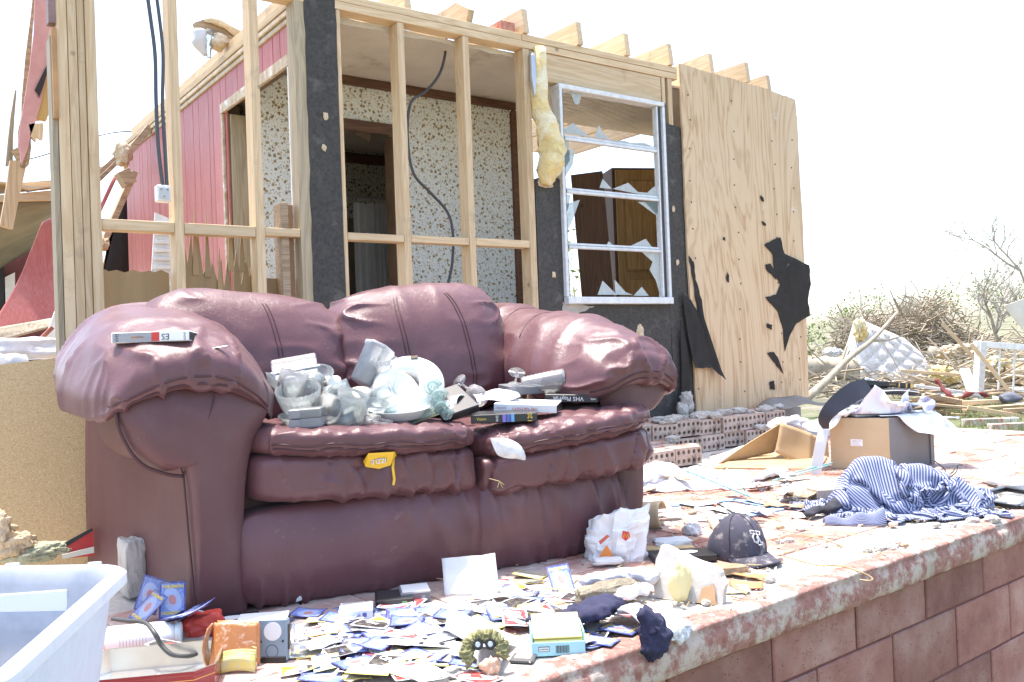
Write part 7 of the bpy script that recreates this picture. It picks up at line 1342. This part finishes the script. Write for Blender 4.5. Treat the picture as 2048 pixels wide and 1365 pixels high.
# wall fragment hanging at the top left
hf = thing('hanging_wall_fragment', 'pink wall fragment with splintered boards hanging at the top left', 'wall fragment', ay(70, 200, 4.6))
for k_, (pts, y, t_, m_) in enumerate((([(78, -60), (104, -60), (98, 130), (72, 240), (44, 330), (36, 290), (60, 130)], 4.55, .015, pm('pale_pink_panel', (.56, .3, .27), (.48, .22, .2), 8, .6, .1)), ([(72, -60), (80, -60), (46, 260), (36, 292), (44, 200)], 4.62, .02, m_oldX), ([(96, 60), (108, 60), (104, 180), (94, 240), (70, 238), (76, 190)], 4.56, .05, pm('yellow_board', (.55, .36, .12), (.42, .26, .08), 6, .6, .2, stretch=(1, 1, .1))), ([(70, 180), (104, 110), (100, 130), (78, 195)], 4.54, .03, m_black), ([(58, 250), (86, 246), (86, 280), (74, 276), (70, 284), (60, 272)], 4.55, .02, m_pineZ), ([(24, 300), (62, 275), (58, 330), (42, 340)], 4.66, .04, m_oldX), ([(20, 320), (54, 326), (26, 458), (0, 450)], 4.58, .04, wood('scrap_pine', (.55, .38, .22), (.4, .26, .14), 2)), ([(42, 262), (66, 270), (50, 336), (40, 332)], 4.57, .03, m_oldX), ([(12, 330), (30, 180), (34, 182), (26, 330)], 4.7, .03, m_greyZ))):
    wpart('wall_board', yp(rag(pts, 3, 2.2, k_), y, t_), m_, hf)
wpart('post_splice', box(.672, .70, WY - .01, WY + .05, 2.1, 2.6, .002), pm('purple_paint', (.3, .18, .16), None, 8), hf); wpart('post_splice', box(.68, .699, WY - .02, WY + .05, 1.7, 2.08, .002), pm('orange_ply', (.5, .26, .1), None, 8), hf)
# fallen pieces at the far end of the red wall
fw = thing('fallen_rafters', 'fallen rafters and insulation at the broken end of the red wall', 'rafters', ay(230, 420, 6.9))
for a, b, y, w_, t_ in (((268, 345), (200, 500), 6.6, .09, .04), ((262, 352), (240, 362), 6.4, .12, .1), ((240, 312), (196, 352), 7.2, .06, .05), ((300, 255), (262, 300), 6.9, .05, .05), ((198, 360), (260, 300), 7.0, .03, .03), ((240, 400), (205, 545), 7.3, .02, .02), ((228, 330), (190, 345), 7.5, .05, .04)): wpart('rafter', beam(ay(*a, y), ay(*b, y), w_, t_), m_oldX, fw)
quad('shade_sheet', [ay(203, 560, 7.3), ay(258, 560, 7.3), ay(252, 360, 7.3), ay(222, 440, 7.3)], plain('shade_black', (.02, .02, .02), .9), fw, .02, 4, 0); quad('pink_panel', [ay(196, 420, 7.1), ay(228, 350, 7.1), ay(236, 352, 7.1), ay(200, 430, 7.1)], m_redp, fw, .012, 4, 0)  # black sheet added in the dark gap, its colour stands for shade
V, F = blob(.06, .05, .09, 10, .5, 3, 3); wpart('insulation_tuft', mv((V, F), *ay(246, 310, 6.8)), m_insul_w, fw, True); V, F = blob(.05, .04, .05, 10, .5, 3, 4); wpart('insulation_tuft', mv((V, F), *ay(202, 490, 6.5)), m_insul_w, fw, True)
solo('sagging_wire', tube(smooth_path([ay(a, b, 9.) for a, b in ((60, 318), (105, 305), (190, 274), (240, 264), (290, 266))], 6), .008, 5), m_black, 'black wire sagging across the sky behind the posts', 'wire')
# roof scrap caught on top of the red wall
rsx = thing('roof_scrap', 'broken roof board with torn plastic caught on top of the red wall', 'roof scrap', ay(450, 95, 5.3))
wpart('board', yp(rag([(390, 45), (412, 38), (446, 52), (482, 64), (470, 80), (444, 74), (416, 62), (394, 54)], 2, 1.5, 3), 5.3, .05), m_oldX, rsx)
for k_, (pts, rr) in enumerate((([(398, 60), (400, 85), (412, 112)], [.03, .04, .01]), ([(418, 62), (415, 90), (418, 116)], [.025, .03, .01]), ([(440, 70), (438, 90), (446, 100)], [.03, .05, .02]), ([(410, 40), (440, 46), (478, 68)], [.01, .02, .02]))): wpart('torn_plastic', fluff([ay(a, b, 5.28) for a, b in pts], rr, s=k_ + 3, amp=.8), (m_paperw, m_glass, m_insul_w, m_insul_w)[k_], rsx, True)

# ================================================================== fields and wreckage at the right
def gp(px, py):
    """ground point under a pixel, by marching the ray"""
    d = ray(px, py); d = d / (d @ F0); t_ = 4.
    while t_ < 800:
        p = CC + d * t_
        if p[2] < gz(np.array([p[0]]), np.array([p[1]]))[0]: return p
        t_ *= 1.01
    return CC + d * 300
def gd(px, D, dz=0.):
    """ground point at depth D below the pixel column"""
    d = ray(px, 690); d = d / (d @ F0); p = CC + d * D; p[2] = gz(np.array([p[0]]), np.array([p[1]]))[0] + dz; return p
def apx(px, py, D): d = ray(px, py); return CC + d / (d @ F0) * D
# mattress
t = NT('quilted_ticking'); c_ = t.n('TexCoord'); sp = t.n('SeparateXYZ'); t.t.links.new(c_.outputs['UV'], sp.inputs[0]); n1 = t.noise(c_.outputs['UV'], 26, 6, .7)
m_matt = t.fin(t.ramp(n1, [(.35, (.66, .63, .6)), (.56, (.6, .57, .54)), (.66, (.36, .3, .27))]), .9)
Dm = 16.5; MT = [apx(1672, 765, Dm - .1), apx(1812, 775, Dm - .3), apx(1868, 755, Dm - .2), apx(1835, 690, Dm + .4), apx(1752, 640, Dm + .7), apx(1722, 640, Dm + .7)]
bl_, br_, tl_, tr_ = apx(1700, 778, Dm - .1), apx(1862, 772, Dm - .1), apx(1728, 642, Dm + .15), apx(1806, 676, Dm + .15)
def mtf(u, v):
    u_ = u[:, None]; v_ = v[:, None]; Q = (bl_ * (1 - u_) + br_ * u_) * (1 - v_) + (tl_ * (1 - u_) + tr_ * u_) * v_; Q = Q.copy(); 
    bulge = np.sin(v * math.pi) * .18 * u ** 2; Q = Q + R0 * bulge[:, None]
    q = np.abs(np.sin((u * 1.0 + v * .9) * 13)) ** .5 * np.abs(np.sin((u * 1.0 - v * .9) * 13)) ** .5; e = np.clip(np.minimum(np.minimum(u, 1 - u), np.minimum(v, 1 - v)) * 10, 0, 1) ** .5
    return Q - F0 * ((.045 * q + .08) * e)[:, None]
mtr = thing('mattress', 'stained quilted white mattress leaning on the debris', 'mattress', (bl_ + br_) / 2)
V, F, uv = grid(70, 60, mtf); wpart('quilted_face', (V, F), m_matt, mtr, True, uv)
nb_ = F0 * .22; quad('side', [bl_ - R0 * .22 + nb_, bl_, tl_, tl_ - R0 * .1 + nb_], pm('striped_side', (.6, .6, .6), (.45, .45, .45), 9, .9, .2), mtr, .02, 8, .01); quad('back', [bl_ + nb_, br_ + nb_, tr_ + nb_, tl_ + nb_], m_matt, mtr, .02, 8, .01)
for s_ in (.0, -.1): wpart('piping', tube([bl_ + R0 * s_ - F0 * .02, (bl_ + tl_) / 2 + R0 * s_ * .8 - F0 * .02, tl_ + R0 * s_ * .5], .02, 6), m_wknit, mtr, True)
V, F = blob(.13, .1, .2, 24, .8, 2.6, 8); solo('insulation_clump', mv((V, F), *apx(1722, 660, Dm)), m_insul, 'yellow insulation tuft on the mattress corner', 'insulation', smooth=True)
# twig builder
def twig_tree(seed, base, h_, lean, n_br, r0, spread, depth=3, droop=0.):
    r = random.Random(seed); segs = []
    def grow(p, d, L, rad_, lev):
        pts = [p]; n = 5
        for i in range(n):
            d = nrm(d + np.array([r.gauss(0, .18), r.gauss(0, .18), r.gauss(.02, .12) - droop * (3 - lev) * .05])); p = p + d * L / n; pts.append(p)
            if lev > 0 and i >= 1:
                for _ in range(n_br if lev > 1 else n_br + 1):
                    if r.random() < .62: a = nrm(np.array([r.gauss(0, 1), r.gauss(0, 1), r.gauss(.1, .6)])); grow(p, nrm(d + a * spread), L * r.uniform(.4, .65), rad_ * .55 * (1 - i * .08), lev - 1)
        segs.append(tube(pts, np.linspace(rad_, rad_ * .35, n + 1), 5 if lev else 3, lev > 1))
    grow(np.array(base, float), nrm(lean), h_, r0, depth); return segs
m_bark = pm('pale_bark', (.45, .39, .3), (.3, .25, .18), 9, .95, .4, 40, .01, rnd=.1); m_twig = pm('grey_twig', (.5, .46, .4), (.36, .32, .27), 9, .95, .2, 40, .01, rnd=.1); m_leaf = pm('young_leaf', (.2, .24, .07), (.14, .18, .05), 4, .8, 0, rnd=.2)
def leaves(pts, n, rad_, size, seed):
    r = np.random.RandomState(seed); P = np.array(pts)[r.randint(0, len(pts), n)] + r.normal(0, rad_, (n, 3)); V = []; F = []
    for i, p in enumerate(P):
        a, b = r.normal(0, 1, (2, 3)); a = nrm(a); b = nrm(np.cross(a, b)); s_ = size * r.uniform(.5, 1.4); V += [p - a * s_, p + b * s_ * .5, p + a * s_, p - b * s_ * .5]; F.append((4 * i, 4 * i + 1, 4 * i + 2, 4 * i + 3))
    return np.array(V), F
def tree(name, label, base, h_, lean, seed, n_br, r0, spread, depth=3, nleaf=0, lsize=.05, lr=.1, cat='tree', group=None, droop=0.):
    segs = twig_tree(seed, base, h_, lean, n_br, r0, spread, depth, droop); o = thing(name, label, cat, base, group=group); wpart('trunk', segs[-1], m_bark, o, True); wpart('crown', join(*segs[:-1]), m_twig, o, True)
    if nleaf: tips = [s[0][-1] for s in segs[:-1]]; wpart('leaves', leaves(tips, nleaf, lr, lsize, seed), m_leaf, o)
    return o
b = gd(2010, 22); tree('bare_tree', 'stripped bare tree leaning at the right edge', b, 1.9, (.15, .1, 1), 12, 3, .06, .95, 3)
b = gd(2095, 22); tree('bare_tree', 'second stripped tree cut off by the right edge', b, 2.6, (-.3, .25, 1), 33, 3, .08, .9, 3)
b = gd(1650, 14); tree('sapling', 'thin pale sapling beside the plywood edge', b, 1.5, (.1, 0, 1), 5, 2, .02, .7, 3, 260, .035, .1, 'sapling')
b = gd(1180, 11); tree('sapling', 'leafy sapling seen through the broken window', apx(1165, 610, 11) - np.array([0, 0, .9]), 1.6, (.1, 0, 1), 8, 2, .02, .8, 3, 300, .04, .1, 'sapling')
# long broken branch
Db = 12.
lb = thing('broken_branch', 'long pale broken branch slanting up in front of the mattress', 'branch', gd(1625, Db))
wpart('limb', tube(smooth_path([apx(1610, 800, Db - .5), apx(1650, 765, Db - .3), apx(1700, 715, Db), apx(1745, 680, Db + .2), apx(1795, 625, Db + .4)], 6), np.linspace(.06, .02, 25), 8), m_bark, lb, True); wpart('side_limb', tube(smooth_path([apx(1745, 682, Db + .2), apx(1780, 680, Db + .3), apx(1815, 668, Db + .4)], 5), np.linspace(.02, .008, 11), 6), m_bark, lb, True); wpart('side_limb', tube(smooth_path([apx(1640, 772, Db - .3), apx(1675, 740, Db), apx(1695, 690, Db + .1)], 5), np.linspace(.03, .014, 11), 6), m_bark, lb, True)
# brush pile: a tangle nobody could count
r = random.Random(21); ss = []; Dp = 27.
for k_ in range(2300):
    a = r.uniform(0, 6.283); q = math.sqrt(r.random()); hx = 2.2 * q * math.cos(a); hy = 1.3 * q * math.sin(a); top = 1.75 * max(0., 1 - (abs(hx) / 2.35) ** 2.2) ** .8 * (.8 + .25 * math.sin(hx * 3)); p = gd(1815, Dp) + R0 * hx + F0 * hy + UP * r.uniform(0, top); d = nrm(np.array([r.gauss(0, 1), r.gauss(0, 1), r.gauss(.1, .55)])); L = r.uniform(.25, .9)
    m_ = p + d * L * .5 + np.array([r.gauss(0, .05) for _ in range(3)]); ss.append(tube([p, m_, p + d * L + np.array([0, 0, r.gauss(0, .1)])], [.018 * r.uniform(.4, 1.3)] * 3, 3, False))
tag(wpart('brush_pile', join(*ss), pm('brush_brown', (.42, .36, .27), (.26, .21, .15), 1.3, .95, 0, rnd=0), None), 'tangled heap of uprooted brown brush behind the mattress', 'brush', kind='stuff')
ss = []
for k_ in range(1500):
    px = r.uniform(1560, 2140); D = r.uniform(13, 28); p = gd(px, D, r.uniform(0, .28 + .25 * (px > 1900))); d = nrm(np.array([r.gauss(0, 1), r.gauss(0, 1), r.gauss(0.05, .3)])); L = r.uniform(.2, 1.0); ss.append(tube([p, p + d * L * .5 + np.array([0, 0, r.gauss(0, .04)]), p + d * L], [.012 * r.uniform(.4, 1.6)] * 3, 3, False))
tag(wpart('broken_twigs', join(*ss), MATS['brush_brown'], None), 'loose broken twigs strewn over the field debris', 'twigs', kind='stuff')
# logs
def log(label, a, b, rad_, s_): P = [a + (b - a) * q for q in np.linspace(0, 1, 14)]; V, F = tube(P, rad_, 14); N = vnorm(V, F); V = V + N * (rad_ * .25 * (lines(V, 1, (9, 9, 9), s_, 1) - .5))[:, None]; solo('log', (V, F), m_bark, label, 'log', smooth=True)
log('thick fallen trunk showing beside the plywood edge', apx(1560, 738, 15), apx(1705, 742, 15.5), .22, 3); log('fallen log at the right edge behind the white frame', apx(1975, 752, 14), apx(2110, 748, 14.5), .11, 5); log('pale fallen trunk in front of the brush pile', apx(1860, 705, 19), apx(1960, 712, 19), .12, 6)
# lumber, each stick its own thing
lum = [((1885, 648), (1962, 732), 13, .16, .05, 'pine', 'long pale plank leaning toward the brush pile'), ((1942, 688), (2034, 802), 12, .07, .05, 'pine', 'pale stud slanting down across the white frame'), ((1928, 738), (1950, 795), 12, .13, .05, 'white', 'short white board standing before the frame'), ((1800, 742), (1942, 752), 12.5, .07, .04, 'pine', 'thin plank lying level below the mattress'), ((1815, 752), (1905, 785), 12.3, .12, .04, 'old', 'brown plank sloping down from the mattress'), ((1830, 772), (1960, 790), 12, .13, .04, 'white', 'wide white board lying below the red cloth'), ((1850, 790), (1925, 805), 11.5, .2, .06, 'old', 'dark brown board lying before the white board'), ((1925, 806), (2060, 800), 11.2, .07, .05, 'pine', 'straight pine stud lying at the right edge'), ((1935, 815), (2070, 838), 10.8, .06, .05, 'pine', 'pine stud lying nearest the grass'), ((1870, 810), (1960, 818), 11, .08, .03, 'old', 'weathered lath before the rubble'), ((1960, 770), (2060, 790), 12.5, .1, .04, 'old', 'old board under the white frame'), ((1985, 760), (2070, 715), 13, .03, .03, 'old', 'thin lath slanting up at the right edge'), ((1860, 725), (1925, 742), 14, .08, .04, 'dark', 'charred dark board beside the mattress'), ((1985, 795), (2070, 812), 11.6, .14, .03, 'white', 'white trim board at the right edge'), ((1825, 800), (1880, 792), 11.4, .1, .05, 'old', 'short brown block below the mattress')]
for a, b, D, w_, t_, k_, lab in lum: solo('plank', beam(apx(*a, D), apx(*b, D - .2), w_, t_), dict(pine=m_pineX, white=m_white, old=m_oldX, dark=m_wall_brown)[k_], lab, 'plank')
# white metal frame
wf = thing('white_door_frame', 'white painted frame with thin bars standing in the debris', 'frame', gd(1960, 12)); Dw = 12.2
for a, b, w_ in (((1955, 800), (1962, 684), .16), ((1950, 688), (2110, 700), .1)): wpart('rail', beam(apx(*a, Dw), apx(*b, Dw), w_, .08), m_white, wf)
for x in (2000, 2030, 2062): wpart('bar', beam(apx(x - 4, 800, Dw), apx(x, 696, Dw), .02, .02), m_white, wf)
solo('white_board', yp([(1, 1), (2, 1), (2, 2)], 1, .1) if False else poly([(0, 0), (.65, -.9), (.9, .12), (.7, .22)], .02, lambda a, b, d: apx(2008, 612, 14) + R0 * a + UP * b + F0 * d), pm('cream_sheet', (.74, .68, .58), (.66, .58, .46), 5, .6, .05), 'cream triangular sheet standing at the right edge', 'sheet')
# cloths and tufts in the debris
def rag_cloth(label, pts, rr, m_, s_, name='rag'): V, F = tube(smooth_path(pts, 6), np.interp(np.linspace(0, 1, 6 * (len(pts) - 1) + 1), np.linspace(0, 1, len(rr)), rr), 14); N = vnorm(V, F); V = V + N * (.05 * (lines(V, 1, (9, 9, 9), s_, 1) - .5))[:, None]; solo(name, (V, F), m_, label, 'cloth', smooth=True)
m_redc = pm('dull_red_cloth', (.2, .045, .04), (.12, .03, .03), 7, .9, .3); rag_cloth('dull red cloth hanging down from the planks', [apx(1872, 762, 11.6), apx(1890, 780, 11.5), apx(1905, 800, 11.4)], [.018, .03, .018], m_redc, 3); rag_cloth('red cloth bunched along the white board', [apx(1918, 798, 11.3), apx(1945, 786, 11.3), apx(1980, 794, 11.3)], [.015, .028, .015], m_redc, 5); rag_cloth('grey blue rag at the end of the pine stud', [apx(2005, 800, 11), apx(2020, 794, 11), apx(2040, 800, 11)], [.04, .07, .03], pm('grey_rag', (.16, .17, .2), (.1, .1, .13), 8, .9, .3), 7)
for k_, (px, py, D, rr) in enumerate(((1880, 745, 13, .15), (1905, 755, 13.2, .13), (1895, 705, 16, .17), (1925, 698, 17, .15), (1995, 732, 14, .2), (2025, 747, 14, .2), (2045, 737, 14.2, .18), (1665, 705, 15, .12))): V, F = blob(rr * 1.3, rr * .8, rr * .6, 24, .8, 2.6, 200 + k_); solo('insulation_clump', mv((V, F), *apx(px, py, D)), (m_insul, m_insul, m_insul_w, m_insul_w, m_insul, m_insul_w, m_insul, m_wknit)[k_], ('yellow insulation wad under the level plank', 'second yellow insulation wad right of the mattress', 'pale insulation wad beside the fallen trunk', 'small pale insulation wad by the long plank', 'yellow insulation wad behind the white frame bars', 'pale insulation wad at the right edge', 'yellow insulation wad beyond the last bar', 'white plastic tuft on the sapling')[k_], 'insulation', smooth=True)
# debris field of small boards near the grass
r = random.Random(9)
for k_ in range(90):
    px, py = r.uniform(1800, 2080), r.uniform(755, 838); p = gp(px, py); L = r.uniform(.15, .9); a = r.uniform(-.5, .5) + CY; d = np.array([math.cos(a), math.sin(a), r.gauss(0, .08)]); p = p + np.array([0, 0, r.uniform(.04, .2)]); solo('board_piece', beam(p - d * L / 2, p + d * L / 2, r.uniform(.04, .14), r.uniform(.015, .05)), r.choice([m_pineX, m_oldX, m_oldX, m_white, m_wall_brown]), 'broken board piece in the strewn lumber beyond the grass', 'board', 'broken boards beyond the grass')
# bricks and bits on the grass
for k_, (px, py, n, lab) in enumerate(((1985, 852, 3, 'row of mortared bricks lying on the grass'), (2040, 862, 2, 'pair of bricks at the right edge of the grass'))):
    p = gp(px, py); o = thing('brick_chunk', lab, 'bricks', p, (0, 0, CY + .05 * k_))
    for i in range(n): part('brick', box(-.3 + i * .205, -.1 + i * .205 - .008, 0, .09, 0, .08, .004), m_brick if i != 1 else m_bface, o)
for k_, (px, py, lab) in enumerate(((1905, 868, 'flat tan board lying on the grass'), (1880, 872, 'crumpled brown scrap on the grass'), (1975, 838, 'thin plank end on the grass'), (2020, 868, 'dark brown stick on the grass'))): p = gp(px, py); solo('grass_scrap', xf(box(-.16, .16, -.05, .05, 0, .03, .003), TR(p + np.array([0, 0, .01]), (0, R_(6), CY + .4 * k_))), (m_pineX, m_card, m_oldX, m_wall_brown)[k_], lab, 'scrap')
# tufts of grass
r = np.random.RandomState(12); n = 15000; px = r.uniform(1780, 2140, n); dd = 5.2 * (4.2) ** r.random(n); V = np.zeros((n * 3, 3)); D0 = np.array([ray(a, 690) for a in np.linspace(1780, 2140, 200)]); D0 = D0 / (D0 @ F0)[:, None]; dirs = D0[((px - 1780) / 360 * 199).astype(int)]; P = CC + dirs * dd[:, None]; keep = (P[:, 0] > PX1 + .1) & (vn(P * np.array([.7, .7, 0]), 4) > -.35); P = P[keep]; n = len(P); P[:, 2] = gz(P[:, 0], P[:, 1]); hh = r.uniform(.03, .12, n); a = r.uniform(0, 6.28, n); w = .005
V = np.stack([P + np.stack([np.cos(a) * w, np.sin(a) * w, 0 * a], 1), P - np.stack([np.cos(a) * w, np.sin(a) * w, 0 * a], 1), P + np.stack([r.normal(0, .03, n), r.normal(0, .03, n), hh], 1)], 1).reshape(-1, 3); F = [(3 * i, 3 * i + 1, 3 * i + 2) for i in range(n)]
tag(wpart('grass', (V, F), pm('grass_blade', (.2, .24, .08), (.3, .28, .14), .8, .9, 0, rnd=0), None), 'short trampled grass beyond the porch', 'grass', kind='stuff')
# far trees along the skyline
r = random.Random(31); far = [(1640, 70), (1662, 60), (1690, 85), (1712, 75), (1890, 140), (1915, 120), (1960, 150), (1985, 130), (2010, 160), (2035, 145), (2060, 130), (1740, 120)]
for k_, (px, D) in enumerate(far): b = gd(px, D, -.2); tree('far_tree', 'small thin leafed tree on the distant skyline', b, r.uniform(1.6, 2.6) * D / 70, (r.gauss(0, .1), r.gauss(0, .1), 1), 40 + k_, 2, .05 * D / 70, .8, 2, 260, .10 * D / 70, .4 * D / 70, group='trees on the skyline')
